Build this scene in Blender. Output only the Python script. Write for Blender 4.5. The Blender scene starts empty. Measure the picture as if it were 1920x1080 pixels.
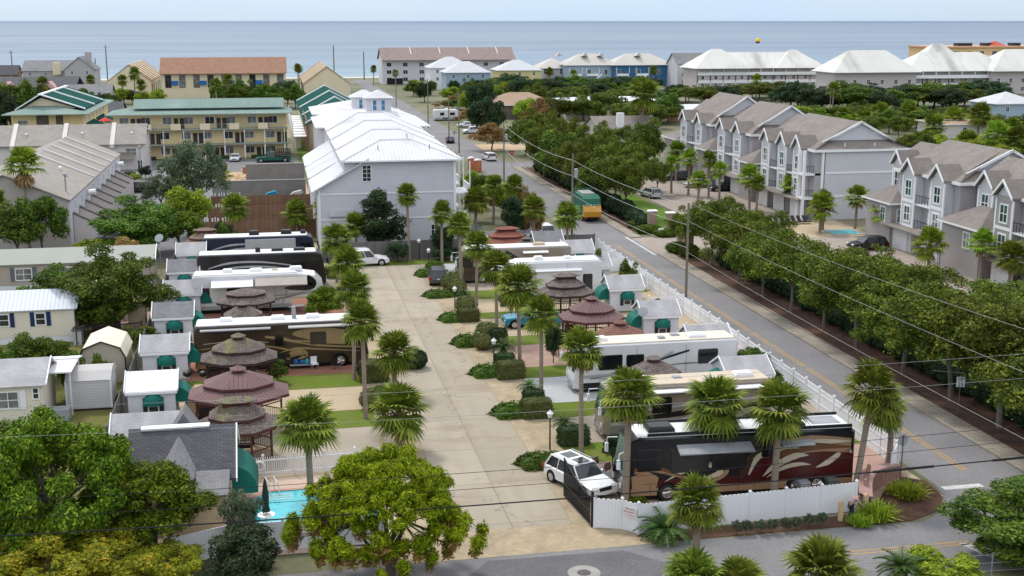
import bpy, math, random
import numpy as np
from mathutils import Vector, Matrix
R = math.radians
scene = bpy.context.scene
COL = scene.collection
# ---------------------------------------------------------------- camera (world X = across the drive, Y = along it to the sea)
F = 2300.0; PITCH = math.atan(502/F); H = 27.6; YAW = R(11.06)
cam_d = bpy.data.cameras.new('camera'); cam = bpy.data.objects.new('camera', cam_d); COL.objects.link(cam)
cam_d.sensor_width = 36; cam_d.lens = 36*F/1920
cam_d.clip_start = 0.5; cam_d.clip_end = 90000
cam.location = (0, 0, H); cam.rotation_euler = (R(90)-PITCH, 0, -YAW)
scene.camera = cam
# ---------------------------------------------------------------- sky and sun: bright thin overcast, sun high ahead over the sea
SUN_EL, SUN_AZ = R(56), R(-22)
w = bpy.data.worlds.new('World'); scene.world = w; w.use_nodes = True
nt = w.node_tree; nt.nodes.clear()
out = nt.nodes.new('ShaderNodeOutputWorld'); bg = nt.nodes.new('ShaderNodeBackground')
sky = nt.nodes.new('ShaderNodeTexSky'); sky.sky_type = 'NISHITA'; sky.sun_disc = False
sky.sun_elevation = SUN_EL; sky.sun_rotation = SUN_AZ; sky.air_density = 1.0; sky.dust_density = 0.6; sky.ozone_density = 1.5
tc = nt.nodes.new('ShaderNodeTexCoord'); mp = nt.nodes.new('ShaderNodeMapping'); mp.inputs['Scale'].default_value = (2, 2, 9)
nz = nt.nodes.new('ShaderNodeTexNoise'); nz.inputs['Scale'].default_value = 2.2; nz.inputs['Detail'].default_value = 6
cr = nt.nodes.new('ShaderNodeValToRGB'); cr.color_ramp.elements[0].position = 0.35; cr.color_ramp.elements[1].position = 0.7
cr.color_ramp.elements[0].color = (.80, .80, .80, 1); cr.color_ramp.elements[1].color = (.97, .97, .97, 1)
mx = nt.nodes.new('ShaderNodeMix'); mx.data_type = 'RGBA'
nt.links.new(tc.outputs['Generated'], mp.inputs['Vector']); nt.links.new(mp.outputs['Vector'], nz.inputs['Vector'])
nt.links.new(nz.outputs['Fac'], cr.inputs['Fac']); nt.links.new(cr.outputs['Color'], mx.inputs['Factor'])
nt.links.new(sky.outputs['Color'], mx.inputs[6]); ov = nt.nodes.new('ShaderNodeSeparateXYZ'); orr = nt.nodes.new('ShaderNodeValToRGB'); oe = orr.color_ramp.elements
oe[0].position = 0; oe[0].color = (.375,.49,.625,1); oe[1].position = .32; oe[1].color = (.88,.93,1,1)
osc = nt.nodes.new('ShaderNodeVectorMath'); osc.operation = 'SCALE'; osc.inputs['Scale'].default_value = 10.6
nt.links.new(tc.outputs['Generated'], ov.inputs[0]); nt.links.new(ov.outputs['Z'], orr.inputs['Fac']); nt.links.new(orr.outputs['Color'], osc.inputs[0]); nt.links.new(osc.outputs[0], mx.inputs[7])
nt.links.new(mx.outputs[2], bg.inputs['Color']); bg.inputs['Strength'].default_value = 0.12
nt.links.new(bg.outputs['Background'], out.inputs['Surface'])
sd = bpy.data.lights.new('sun', 'SUN'); sun = bpy.data.objects.new('sun', sd); COL.objects.link(sun)
sd.energy = 1.95; sd.angle = R(10); sd.color = (1, .95, .88)
dv = Vector((math.sin(SUN_AZ)*math.cos(SUN_EL), math.cos(SUN_AZ)*math.cos(SUN_EL), math.sin(SUN_EL)))
sun.rotation_euler = dv.to_track_quat('Z', 'Y').to_euler(); sun.location = (0, 100, 120)
scene.view_settings.view_transform = 'Standard'; scene.view_settings.look = 'None'
scene.view_settings.exposure = 0.30; scene.view_settings.gamma = 1
scene.cycles.max_bounces = 5; scene.cycles.diffuse_bounces = 3; scene.cycles.transparent_max_bounces = 6

# ---------------------------------------------------------------- surveying: photo bearings -> real ground points
def G(px, py, z=0.0):
    a = (px-960)/F; b = (540-py)/F
    cp, sp = math.cos(PITCH), math.sin(PITCH)
    d = (a, cp+b*sp, -sp+b*cp); t = (z-H)/d[2]
    x, y = d[0]*t, d[1]*t
    return (math.cos(YAW)*x+math.sin(YAW)*y, -math.sin(YAW)*x+math.cos(YAW)*y)
def ZAT(X, Y, py):
    y = -0.0 + (-0.0); cp, sp = math.cos(PITCH), math.sin(PITCH)
    fy = math.sin(YAW)*X+math.cos(YAW)*Y; b = (540-py)/F
    return H + fy*(b*cp-sp)/(cp+b*sp)

# ---------------------------------------------------------------- mesh builder
class MB:
    def __init__(s): s.v = []; s.f = []; s.m = []
    def add(s, vs, fs, mi=0):
        o = len(s.v); s.v += [tuple(v) for v in vs]; s.f += [tuple(i+o for i in f) for f in fs]; s.m += [mi]*len(fs); return s
    def box(s, x0, x1, y0, y1, z0, z1, mi=0):
        return s.add([(x0,y0,z0),(x1,y0,z0),(x1,y1,z0),(x0,y1,z0),(x0,y0,z1),(x1,y0,z1),(x1,y1,z1),(x0,y1,z1)],
                     [(0,3,2,1),(4,5,6,7),(0,1,5,4),(1,2,6,5),(2,3,7,6),(3,0,4,7)], mi)
    def poly(s, pts, mi=0): return s.add(pts, [tuple(range(len(pts)))], mi)
    def prism(s, pts, axis, a0, a1, mi=0):
        """extrude a 2D outline; axis 0: pts=(y,z), axis 1: pts=(x,z), axis 2: pts=(x,y)"""
        f = {0: lambda p, a: (a,p[0],p[1]), 1: lambda p, a: (p[0],a,p[1]), 2: lambda p, a: (p[0],p[1],a)}[axis]
        n = len(pts); vs = [f(p,a0) for p in pts]+[f(p,a1) for p in pts]
        return s.add(vs, [tuple(range(n))[::-1], tuple(range(n,2*n))]+[(i,(i+1)%n,n+(i+1)%n,n+i) for i in range(n)], mi)
    def loft(s, rings, mi=0, cap=True, closed=True):
        n = len(rings[0]); vs = [p for r in rings for p in r]; fs = []
        for k in range(len(rings)-1):
            for i in range(n if closed else n-1):
                j = (i+1) % n; fs.append((k*n+i, k*n+j, (k+1)*n+j, (k+1)*n+i))
        if cap: fs += [tuple(range(n))[::-1], tuple(range((len(rings)-1)*n, len(rings)*n))]
        return s.add(vs, fs, mi)
    def tube(s, pts, rads, n=6, mi=0, cap=True):
        if not hasattr(rads, '__len__'): rads = [rads]*len(pts)
        pts = [Vector(p) for p in pts]; rings = []
        for i, p in enumerate(pts):
            d = (pts[min(i+1,len(pts)-1)]-pts[max(i-1,0)]); d = d.normalized() if d.length > 1e-9 else Vector((0,0,1))
            a = d.cross(Vector((0,0,1)) if abs(d.z) < .95 else Vector((1,0,0))).normalized(); b = d.cross(a)
            rings.append([tuple(p+(a*math.cos(2*math.pi*k/n)+b*math.sin(2*math.pi*k/n))*rads[i]) for k in range(n)])
        return s.loft(rings, mi, cap)
    def lathe(s, prof, cx=0, cy=0, n=12, mi=0, cap=True):
        return s.loft([[(cx+r*math.cos(2*math.pi*k/n), cy+r*math.sin(2*math.pi*k/n), z) for k in range(n)] for r, z in prof], mi, cap)
    def slab(s, prof, y0, y1, bev=.06, mi=0):
        """side outline (x,z) extruded across y with softened side edges"""
        cx = sum(p[0] for p in prof)/len(prof); cz = sum(p[1] for p in prof)/len(prof)
        ex = max(abs(p[0]-cx) for p in prof); ez = max(abs(p[1]-cz) for p in prof)
        sh = [(cx+(p[0]-cx)*(1-bev/ex), cz+(p[1]-cz)*(1-bev/ez)) for p in prof]
        rr = [[(p[0],y,p[1]) for p in q] for q, y in ((sh,y0),(prof,y0+bev),(prof,y1-bev),(sh,y1))]
        return s.loft(rr, mi)
    def build(s, name, mats, parent=None, smooth=False, local=False):
        me = bpy.data.meshes.new(name)
        off = Vector((0,0,0)) if (parent is None or local) else wloc(parent)
        v = np.array(s.v, dtype=float)-np.array(off)
        me.from_pydata(v.tolist(), [], s.f)
        return finish(name, me, mats, parent, s.m, smooth)
def wloc(o):
    v = Vector(o.location)
    return v if o.parent is None else v+wloc(o.parent)
def finish(name, me, mats, parent, mi=None, smooth=False, uv=True):
    if not isinstance(mats, (list, tuple)): mats = [mats]
    for m in mats: me.materials.append(m)
    if mi is not None and len(mats) > 1: me.polygons.foreach_set('material_index', np.array(mi, dtype=np.int32))
    if smooth: me.polygons.foreach_set('use_smooth', [True]*len(me.polygons))
    if uv:
        bm = __import__('bmesh').new(); bm.from_mesh(me); bmm = __import__('bmesh')
        bmm.ops.recalc_face_normals(bm, faces=bm.faces)
        lay = bm.loops.layers.uv.new('uv')
        for f in bm.faces:
            n = f.normal
            t = Vector((0,0,1)).cross(n) if abs(n.z) < .985 else Vector((1,0,0))
            t = t.normalized() if t.length > 1e-6 else Vector((1,0,0)); b = n.cross(t)
            for l in f.loops: l[lay].uv = (l.vert.co.dot(t), l.vert.co.dot(b))
        bm.to_mesh(me); bm.free()
    o = bpy.data.objects.new(name, me); COL.objects.link(o)
    if parent is not None: o.parent = parent
    return o
LABELS = {}
def tag(o, label=None, cat=None, group=None, kind=None):
    if label: o['label'] = label
    if cat: o['category'] = cat
    if group: o['group'] = group
    if kind: o['kind'] = kind
    return o
def thing(name, label, cat, loc=(0,0,0), rz=0, group=None):
    o = bpy.data.objects.new(name, None); COL.objects.link(o); o.empty_display_size = .3
    o.location = loc if len(loc) == 3 else (loc[0], loc[1], 0); o.rotation_euler = (0,0,rz)
    return tag(o, label, cat, group)
def dup(root, loc, rz=None, label=None, group=None, sc=None):
    r = root.copy(); COL.objects.link(r); r.location = loc if len(loc) == 3 else (loc[0], loc[1], 0)
    if rz is not None: r.rotation_euler = (0,0,rz)
    if sc is not None: r.scale = sc if hasattr(sc,'__len__') else (sc,sc,sc)
    if label: r['label'] = label
    if group: r['group'] = group
    for ch in list(root.children):
        c = ch.copy(); COL.objects.link(c); c.parent = r
        for g in ch.children:
            d = g.copy(); COL.objects.link(d); d.parent = c
    return r
def struct(name, mb, m, kind='structure'): return tag(mb.build(name, m), kind=kind)
ORD = ['first','second','third','fourth','fifth','sixth','seventh','eighth','ninth','tenth','eleventh','twelfth','thirteenth','fourteenth','fifteenth','sixteenth','seventeenth','eighteenth','nineteenth','twentieth']

# ---------------------------------------------------------------- materials
def N(nt, t, **kw):
    n = nt.nodes.new(t)
    for k, v in kw.items():
        if k in n.inputs: n.inputs[k].default_value = v
        else: setattr(n, k, v)
    return n
def rgba(c): return (c[0], c[1], c[2], 1)
def base(name, rough=.7, metal=0, spec=.3):
    m = bpy.data.materials.new(name); m.use_nodes = True; t = m.node_tree; p = t.nodes['Principled BSDF']
    p.inputs['Roughness'].default_value = rough; p.inputs['Metallic'].default_value = metal
    p.inputs['Specular IOR Level'].default_value = spec
    return m, t, p
def mixc(t, fac, a, b):
    n = t.nodes.new('ShaderNodeMix'); n.data_type = 'RGBA'
    if isinstance(fac, (int,float)): n.inputs['Factor'].default_value = fac
    else: t.links.new(fac, n.inputs['Factor'])
    for s, c in ((6,a),(7,b)):
        if isinstance(c, tuple): n.inputs[s].default_value = rgba(c)
        else: t.links.new(c, n.inputs[s])
    return n.outputs[2]
def noise(t, scale, detail=4, coord='Object', stretch=None, rough=.55):
    c = t.nodes.new('ShaderNodeTexCoord'); src = c.outputs[coord]
    if stretch:
        m = t.nodes.new('ShaderNodeMapping'); m.inputs['Scale'].default_value = stretch; t.links.new(src, m.inputs['Vector']); src = m.outputs['Vector']
    n = t.nodes.new('ShaderNodeTexNoise'); n.inputs['Scale'].default_value = scale; n.inputs['Detail'].default_value = detail; n.inputs['Roughness'].default_value = rough
    t.links.new(src, n.inputs['Vector']); return n.outputs['Fac']
def ramp(t, v, a, b):
    n = t.nodes.new('ShaderNodeMapRange'); n.inputs['From Min'].default_value = a; n.inputs['From Max'].default_value = b; t.links.new(v, n.inputs['Value']); return n.outputs['Result']
def mth(t, op, a, b=None):
    n = t.nodes.new('ShaderNodeMath'); n.operation = op
    for i, v in enumerate((a,b)):
        if v is None: continue
        if isinstance(v, (int,float)): n.inputs[i].default_value = v
        else: t.links.new(v, n.inputs[i])
    return n.outputs[0]
def bumpn(t, p, h, strength=.4, dist=.02):
    b = t.nodes.new('ShaderNodeBump'); b.inputs['Strength'].default_value = strength; b.inputs['Distance'].default_value = dist
    t.links.new(h, b.inputs['Height']); t.links.new(b.outputs['Normal'], p.inputs['Normal'])
def uvlines(t, axis, spacing, width):
    """1 inside thin lines every `spacing` metres along uv axis, else 0; also returns cell index"""
    c = t.nodes.new('ShaderNodeTexCoord'); s = t.nodes.new('ShaderNodeSeparateXYZ'); t.links.new(c.outputs['UV'], s.inputs[0])
    q = mth(t, 'DIVIDE', s.outputs[axis], spacing)
    fr = mth(t, 'FRACT', q); return mth(t, 'LESS_THAN', fr, width/spacing), mth(t, 'FLOOR', q), fr
MATS = {}
def mat(name, c1, c2=None, scale=.8, rough=.75, metal=0, spec=.3, fine=.12, fscale=9, bump=.0, stain=None, stretch=None, lohi=(.35,.65)):
    if name in MATS: return MATS[name]
    m, t, p = base(name, rough, metal, spec)
    c2 = c2 or tuple(x*.82 for x in c1)
    col = mixc(t, ramp(t, noise(t, scale, 5, stretch=stretch), *lohi), c1, c2)
    if fine:
        f = noise(t, fscale, 3)
        col = mixc(t, ramp(t, f, .3, .75), col, mixc(t, fine, col, (0,0,0)))
        if bump: bumpn(t, p, f, bump, .03)
    if stain:
        s = noise(t, stain[1], 6, stretch=stain[2] if len(stain) > 2 else None, rough=.65)
        col = mixc(t, mth(t, 'MULTIPLY', ramp(t, s, .52, .72), stain[3] if len(stain) > 3 else .6), col, stain[0])
    t.links.new(col, p.inputs['Base Color']); MATS[name] = m; return m
def lined(name, c1, c2, spacing, width, axis=1, linecol=None, rough=.7, metal=0, bump=.5, vary=.0, stain=None, spec=.3, scale=.6):
    """boards / seams / courses: lines every `spacing` m along uv axis, tone varying per board"""
    if name in MATS: return MATS[name]
    m, t, p = base(name, rough, metal, spec)
    ln, cell, fr = uvlines(t, axis, spacing, width)
    col = mixc(t, ramp(t, noise(t, scale, 5), .35, .65), c1, c2)
    if vary:
        wn = t.nodes.new('ShaderNodeTexWhiteNoise'); wn.noise_dimensions = '1D'; t.links.new(cell, wn.inputs['W'])
        col = mixc(t, mth(t, 'MULTIPLY', wn.outputs['Value'], vary), col, tuple(x*.45 for x in c1))
    if stain:
        s = noise(t, stain[1], 6, stretch=stain[2] if len(stain) > 2 else None)
        col = mixc(t, mth(t, 'MULTIPLY', ramp(t, s, .5, .7), stain[3] if len(stain) > 3 else .6), col, stain[0])
    col = mixc(t, ln, col, linecol or tuple(x*.6 for x in c1))
    t.links.new(col, p.inputs['Base Color'])
    if bump: bumpn(t, p, mth(t, 'SUBTRACT', 1, ln), bump, .02)
    MATS[name] = m; return m
def bricky(name, c1, c2, mortar, bw, bh, msize=.012, rough=.85, stain=None, bump=.4, bias=0, coord='UV'):
    if name in MATS: return MATS[name]
    m, t, p = base(name, rough, 0, .2)
    c = t.nodes.new('ShaderNodeTexCoord'); b = t.nodes.new('ShaderNodeTexBrick')
    b.inputs['Scale'].default_value = 1; b.inputs['Brick Width'].default_value = bw; b.inputs['Row Height'].default_value = bh
    b.inputs['Mortar Size'].default_value = msize; b.inputs['Bias'].default_value = bias
    b.inputs['Color1'].default_value = rgba(c1); b.inputs['Color2'].default_value = rgba(c2); b.inputs['Mortar'].default_value = rgba(mortar)
    t.links.new(c.outputs[coord], b.inputs['Vector']); col = b.outputs['Color']
    col = mixc(t, ramp(t, noise(t, .7, 5), .3, .7), col, mixc(t, .22, col, (0,0,0)))
    if stain:
        s = noise(t, stain[1], 6, stretch=stain[2] if len(stain) > 2 else None)
        col = mixc(t, mth(t, 'MULTIPLY', ramp(t, s, .5, .7), stain[3] if len(stain) > 3 else .6), col, stain[0])
    t.links.new(col, p.inputs['Base Color'])
    if bump: bumpn(t, p, mth(t, 'SUBTRACT', 1, b.outputs['Fac']), bump, .015)
    MATS[name] = m; return m
def leafmat(name, dark, mid, light, trans=.25, rough=.6, nscale=.5):
    if name in MATS: return MATS[name]
    m, t, p = base(name, rough, 0, .10)
    g = t.nodes.new('ShaderNodeNewGeometry'); oi = t.nodes.new('ShaderNodeObjectInfo')
    cr = t.nodes.new('ShaderNodeValToRGB'); e = cr.color_ramp.elements
    e[0].position = .1; e[0].color = rgba(dark); e[1].position = .95; e[1].color = rgba(light); k = e.new(.55); k.color = rgba(mid)
    v = mth(t, 'ADD', mth(t, 'MULTIPLY', g.outputs['Random Per Island'], .55), mth(t, 'MULTIPLY', ramp(t, noise(t, nscale, 3), .3, .7), .45))
    t.links.new(v, cr.inputs['Fac'])
    hs = t.nodes.new('ShaderNodeHueSaturation'); t.links.new(cr.outputs['Color'], hs.inputs['Color'])
    t.links.new(mth(t, 'ADD', .478, mth(t, 'MULTIPLY', oi.outputs['Random'], .034)), hs.inputs['Hue'])
    t.links.new(mth(t, 'ADD', .80, mth(t, 'MULTIPLY', oi.outputs['Random'], .45)), hs.inputs['Value'])
    t.links.new(hs.outputs['Color'], p.inputs['Base Color'])
    tr = t.nodes.new('ShaderNodeBsdfTranslucent'); t.links.new(hs.outputs['Color'], tr.inputs['Color'])
    ms = t.nodes.new('ShaderNodeMixShader'); ms.inputs[0].default_value = trans
    o = t.nodes['Material Output']; t.links.new(p.outputs[0], ms.inputs[1]); t.links.new(tr.outputs[0], ms.inputs[2]); t.links.new(ms.outputs[0], o.inputs['Surface'])
    MATS[name] = m; return m
def gloss(name, c, rough=.18, metal=0, spec=.5):
    return mat(name, c, tuple(x*.92 for x in c), rough=rough, metal=metal, spec=spec, fine=.03)
# ================================================================ the setting: ground, sea, streets, paving
M_ground = mat('ground_mix', (.075,.095,.030), (.19,.17,.10), scale=.05, fine=.35, fscale=1.3, stain=((.3,.26,.18),.02,None,.6))
M_sand = mat('beach_sand', (.62,.57,.48), (.5,.46,.38), scale=.05)
M_asphalt = mat('old_asphalt', (.225,.215,.218), (.18,.174,.178), scale=.16, fine=.22, fscale=3.5, bump=.15, stain=((.11,.108,.115),.09,(1,.35,1),.55), rough=.9)
M_asphalt2 = mat('cross_asphalt', (.225,.215,.218), (.175,.17,.173), scale=.12, fine=.22, fscale=3.5, bump=.15, stain=((.10,.098,.105),.14,(.3,1,1),.5), rough=.9)
M_patch = mat('asphalt_patch', (.15,.145,.15), (.115,.11,.115), scale=.35, fine=.3, fscale=5, rough=.9)
M_walk = bricky('sidewalk_slabs', (.34,.30,.245), (.30,.265,.215), (.17,.14,.11), 1.9, 1.5, .03, stain=((.2,.15,.10),.35,None,.55))
M_mulch = mat('pine_straw', (.13,.066,.04), (.085,.042,.028), scale=.6, fine=.6, fscale=7, bump=.6, stain=((.2,.12,.07),.5,None,.4), rough=1)
M_lawn = mat('bright_lawn', (.115,.21,.012), (.085,.15,.012), scale=.35, fine=.35, fscale=6, bump=.5, rough=1)
M_grass = mat('strip_grass', (.11,.175,.012), (.14,.17,.022), scale=.5, fine=.4, fscale=8, bump=.5, rough=1, stain=((.16,.13,.05),.5,None,.45))
M_yard = mat('yard_grass', (.14,.155,.03), (.19,.165,.06), scale=.35, fine=.4, fscale=6, bump=.5, rough=1)
M_cobble = bricky('cobble_apron', (.47,.375,.245), (.37,.29,.185), (.33,.27,.18), .3, .16, .02, stain=((.2,.165,.12),.7,(1,.5,1),.55))
M_pink = bricky('pink_pavers', (.46,.30,.245), (.40,.255,.205), (.32,.22,.18), .22, .11, .008, stain=((.36,.28,.22),.3,None,.5))
M_redbrick = bricky('red_pavers', (.34,.15,.10), (.28,.125,.085), (.24,.14,.1), .22, .11, .008, stain=((.3,.2,.14),.3,None,.4))
M_tan = mat('tan_concrete', (.45,.36,.235), (.40,.315,.215), scale=.3, stain=((.30,.24,.17),.3,None,.5), rough=.9)
M_taupe = mat('taupe_concrete', (.36,.305,.24), (.31,.265,.21), scale=.3, stain=((.25,.2,.15),.25,None,.5), rough=.9)
M_bluepad = mat('pale_concrete', (.42,.43,.43), (.37,.38,.38), scale=.3, stain=((.28,.27,.25),.25,None,.4), rough=.9)
M_pooldeck = mat('pool_deck', (.58,.43,.34), (.52,.39,.31), scale=.4, rough=.9)
M_yellowline = mat('yellow_paint', (.50,.29,.08), (.33,.25,.15), scale=.9, fine=.3, fscale=6)
M_whiteline = mat('white_line_paint', (.6,.6,.58), (.42,.41,.4), scale=1.2, fine=.3, fscale=6)

def driveway_mat():
    m, t, p = base('drive_concrete', .9, 0, .25)
    col = mixc(t, ramp(t, noise(t, .12, 5, stretch=(1,.45,1)), .35, .65), (.375,.325,.25), (.33,.287,.225))
    c = t.nodes.new('ShaderNodeTexCoord'); b = t.nodes.new('ShaderNodeTexBrick'); b.inputs['Scale'].default_value = 1
    b.inputs['Brick Width'].default_value = 3.4; b.inputs['Row Height'].default_value = 6.2; b.inputs['Mortar Size'].default_value = .05; b.offset = 0
    mp = t.nodes.new('ShaderNodeMapping'); mp.inputs['Location'].default_value = (-8.9, -1.3, 0); t.links.new(c.outputs['Object'], mp.inputs['Vector'])
    b.inputs['Color1'].default_value = (1,1,1,1); b.inputs['Color2'].default_value = (.86,.85,.84,1); b.inputs['Mortar'].default_value = (.72,.69,.66,1)
    t.links.new(mp.outputs['Vector'], b.inputs['Vector'])
    ml = t.nodes.new('ShaderNodeMix'); ml.data_type = 'RGBA'; ml.blend_type = 'MULTIPLY'; ml.inputs['Factor'].default_value = 1
    t.links.new(col, ml.inputs[6]); t.links.new(b.outputs['Color'], ml.inputs[7]); col = ml.outputs[2]
    s = noise(t, .22, 6, stretch=(1,1.8,1)); col = mixc(t, mth(t,'MULTIPLY',ramp(t, s, .54, .74), .6), col, (.23,.165,.10))
    s = noise(t, .5, 7, rough=.7); col = mixc(t, mth(t,'MULTIPLY',ramp(t, s, .56, .74), .5), col, (.21,.19,.16))
    sx = t.nodes.new('ShaderNodeSeparateXYZ'); t.links.new(c.outputs['Object'], sx.inputs[0])
    for xc in (10.9, 12.5, 13.6):      # worn wheel tracks and old drips
        dd_ = mth(t,'ABSOLUTE', mth(t,'SUBTRACT', sx.outputs['X'], xc)); tr_ = mth(t,'MULTIPLY', ramp(t, dd_, .5, .05), ramp(t, noise(t, .18, 5, stretch=(1,.6,1)), .42, .7))
        col = mixc(t, mth(t,'MULTIPLY', tr_, .34), col, (.20,.17,.135))
    vo = t.nodes.new('ShaderNodeTexVoronoi'); vo.feature = 'DISTANCE_TO_EDGE'; vo.inputs['Scale'].default_value = .11
    wn = t.nodes.new('ShaderNodeTexNoise'); wn.inputs['Scale'].default_value = .6; wn.inputs['Detail'].default_value = 6
    av = t.nodes.new('ShaderNodeVectorMath'); av.operation = 'ADD'; t.links.new(c.outputs['Object'], wn.inputs['Vector'])
    sv = t.nodes.new('ShaderNodeVectorMath'); sv.operation = 'SCALE'; sv.inputs['Scale'].default_value = 3.5; t.links.new(wn.outputs['Color'], sv.inputs[0])
    t.links.new(c.outputs['Object'], av.inputs[0]); t.links.new(sv.outputs[0], av.inputs[1]); t.links.new(av.outputs[0], vo.inputs['Vector'])
    col = mixc(t, mth(t,'MULTIPLY',mth(t,'LESS_THAN', vo.outputs['Distance'], .0045), .55), col, (.14,.12,.10))
    t.links.new(col, p.inputs['Base Color']); return m
M_drive = driveway_mat()

def sheet(name, pts, m, z):
    b = MB(); b.poly([(x,y,z) for x, y in pts]); return struct(name, b, m)
def rect(name, x0, x1, y0, y1, m, z): return sheet(name, [(x0,y0),(x1,y0),(x1,y1),(x0,y1)], m, z)

# terrain sheet up to the shore, beach, sea
rect('ground', -900, 1100, -60, 612, M_ground, 0)
b = MB(); b.add([(-900,612,0),(1100,612,0),(1100,655,-1.2),(-900,655,-1.2)], [(0,1,2,3)]); struct('beach', b, M_sand)
def sea_mat():
    m, t, p = base('sea_water', .55, 0, .25)
    c = t.nodes.new('ShaderNodeTexCoord'); s = t.nodes.new('ShaderNodeSeparateXYZ'); t.links.new(c.outputs['Object'], s.inputs[0])
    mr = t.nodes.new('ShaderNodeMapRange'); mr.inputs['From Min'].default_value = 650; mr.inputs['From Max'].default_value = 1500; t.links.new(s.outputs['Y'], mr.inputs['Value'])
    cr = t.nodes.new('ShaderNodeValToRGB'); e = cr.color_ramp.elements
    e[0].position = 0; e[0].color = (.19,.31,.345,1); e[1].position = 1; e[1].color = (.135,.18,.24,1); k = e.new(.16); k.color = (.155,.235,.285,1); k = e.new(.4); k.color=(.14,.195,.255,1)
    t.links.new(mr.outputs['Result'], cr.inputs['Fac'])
    n1 = noise(t, .035, 8, stretch=(.22,1,1), rough=.68); n2 = noise(t, .0035, 7, stretch=(.14,1,1), rough=.72)
    n3 = noise(t, .012, 7, stretch=(.10,1,1), rough=.7)
    col = mixc(t, mth(t,'MULTIPLY',ramp(t, n1, .47, .62), .6), cr.outputs['Color'], (.085,.125,.185))
    col = mixc(t, mth(t,'MULTIPLY',ramp(t, n3, .50, .62), .5), col, (.095,.135,.195))
    col = mixc(t, mth(t,'MULTIPLY',ramp(t, n2, .42, .62), .6), col, (.21,.26,.33))
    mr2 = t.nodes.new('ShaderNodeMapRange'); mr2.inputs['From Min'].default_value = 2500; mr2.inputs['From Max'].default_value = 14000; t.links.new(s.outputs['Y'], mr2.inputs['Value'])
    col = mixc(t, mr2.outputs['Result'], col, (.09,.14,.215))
    t.links.new(col, p.inputs['Base Color']); bumpn(t, p, n1, .5, .8); return m
M_sea = sea_mat()
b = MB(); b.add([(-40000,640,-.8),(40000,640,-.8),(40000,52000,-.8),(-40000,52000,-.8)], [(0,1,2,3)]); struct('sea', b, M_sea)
# surf line
M_foam = mat('surf_foam', (.75,.8,.8), (.5,.6,.62), scale=.03, stretch=(.2,1,1))
b = MB()
for k, yy in enumerate((644, 652)):
    xs = [-220+i*14 for i in range(46)]; rr = random.Random(k)
    pt = [(x, yy+rr.uniform(-1.6,1.6), rr.uniform(.3,1.3)) for x in xs]
    b.add([(x,y-w_,-.76) for x,y,w_ in pt]+[(x,y+w_,-.76) for x,y,w_ in pt], [(i,i+1,len(pt)+i+1,len(pt)+i) for i in range(len(pt)-1)])
struct('surf', b, M_foam)

# streets
rect('street', 38.75, 45.2, 59.1, 590, M_asphalt, .004)
sheet('cross_street', [(-70,52.6),(110,52.6),(110,59.1),(45.2,59.1),(38.75,59.1),(-70,59.1)], M_asphalt2, .004)
rect('beach_road', -260, 420, 566, 574, M_asphalt, .008)
sheet('side_street', [(45.2,231),(75,232),(75,240),(45.2,240)], M_asphalt, .004)
sheet('street_patch', [(5.5,52.7),(16.5,52.7),(19.5,56.5),(17.5,58.6),(10.2,58.7)], M_patch, .008)
sheet('corner_asphalt', [(35.2,59.1),(38.75,59.1),(38.75,64.2),(38.3,62.3),(37.3,60.4)], M_asphalt2, .006)
b = MB()
for yc in (41.75, 42.05):
    for y0 in range(66, 150, 12): b.poly([(yc-.07,y0,.009),(yc+.07,y0,.009),(yc+.07,y0+11.4 if y0 < 130 else y0+8,.009),(yc-.07,y0+11.4 if y0 < 130 else y0+8,.009)])
for yy in (55.75, 56.1): b.poly([(27.2,yy,.009),(36.2,yy,.009),(36.2,yy+.13,.009),(27.2,yy+.13,.009)])
struct('yellow_road_line', b, M_yellowline)
b = MB(); b.poly([(38.9,63.2,.009),(41.5,63.2,.009),(41.5,63.75,.009),(38.9,63.75,.009)]); b.poly([(36.4,53.4,.009),(36.9,53.4,.009),(36.0,56.0,.009),(35.5,56.0,.009)])
b.poly([(44.6,139,.009),(44.95,139,.009),(44.95,152,.009),(44.6,152,.009)])
struct('white_road_line', b, M_whiteline)
# sidewalk with a real step, mulch bed, lawn beyond
def kerb(name, x0, x1, y0, y1, m, h=.12):
    b = MB(); b.box(x0,x1,y0,y1,-.1,h); return struct(name, b, m)
kerb('sidewalk', 45.2, 46.9, 62, 139.5, M_walk); kerb('sidewalk_upper', 45.2, 46.7, 151, 231, M_walk)
kerb('mulch_bed', 46.9, 51.3, 61, 139.5, M_mulch, .10); kerb('mulch_bed_upper', 46.7, 49.4, 156, 229, M_mulch, .10)
rect('lawn', 51.3, 66, 61, 136, M_lawn, .05); rect('lawn_upper', 49.4, 57, 156, 190, M_lawn, .05)
sheet('entrance_paving', [(45.2,139.5),(60,140),(74,141),(74,235),(58,235),(58,152),(45.2,151)], bricky('drive_pavers', (.40,.335,.29), (.35,.29,.25), (.26,.22,.19), .4, .2, .02, stain=((.27,.24,.21),.2,None,.5)), .012)
rect('townhouse_paving', 66, 78, 100, 141, MATS['drive_pavers'], .014)
sheet('corner_mulch', [(18.7,60.2),(20.5,59.25),(34.6,59.25),(37.2,60.5),(38.2,62.4),(38.5,64.8),(36.9,66),(33.6,61.6),(32,60.7),(19.2,60.5)], M_mulch, .03)
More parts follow.
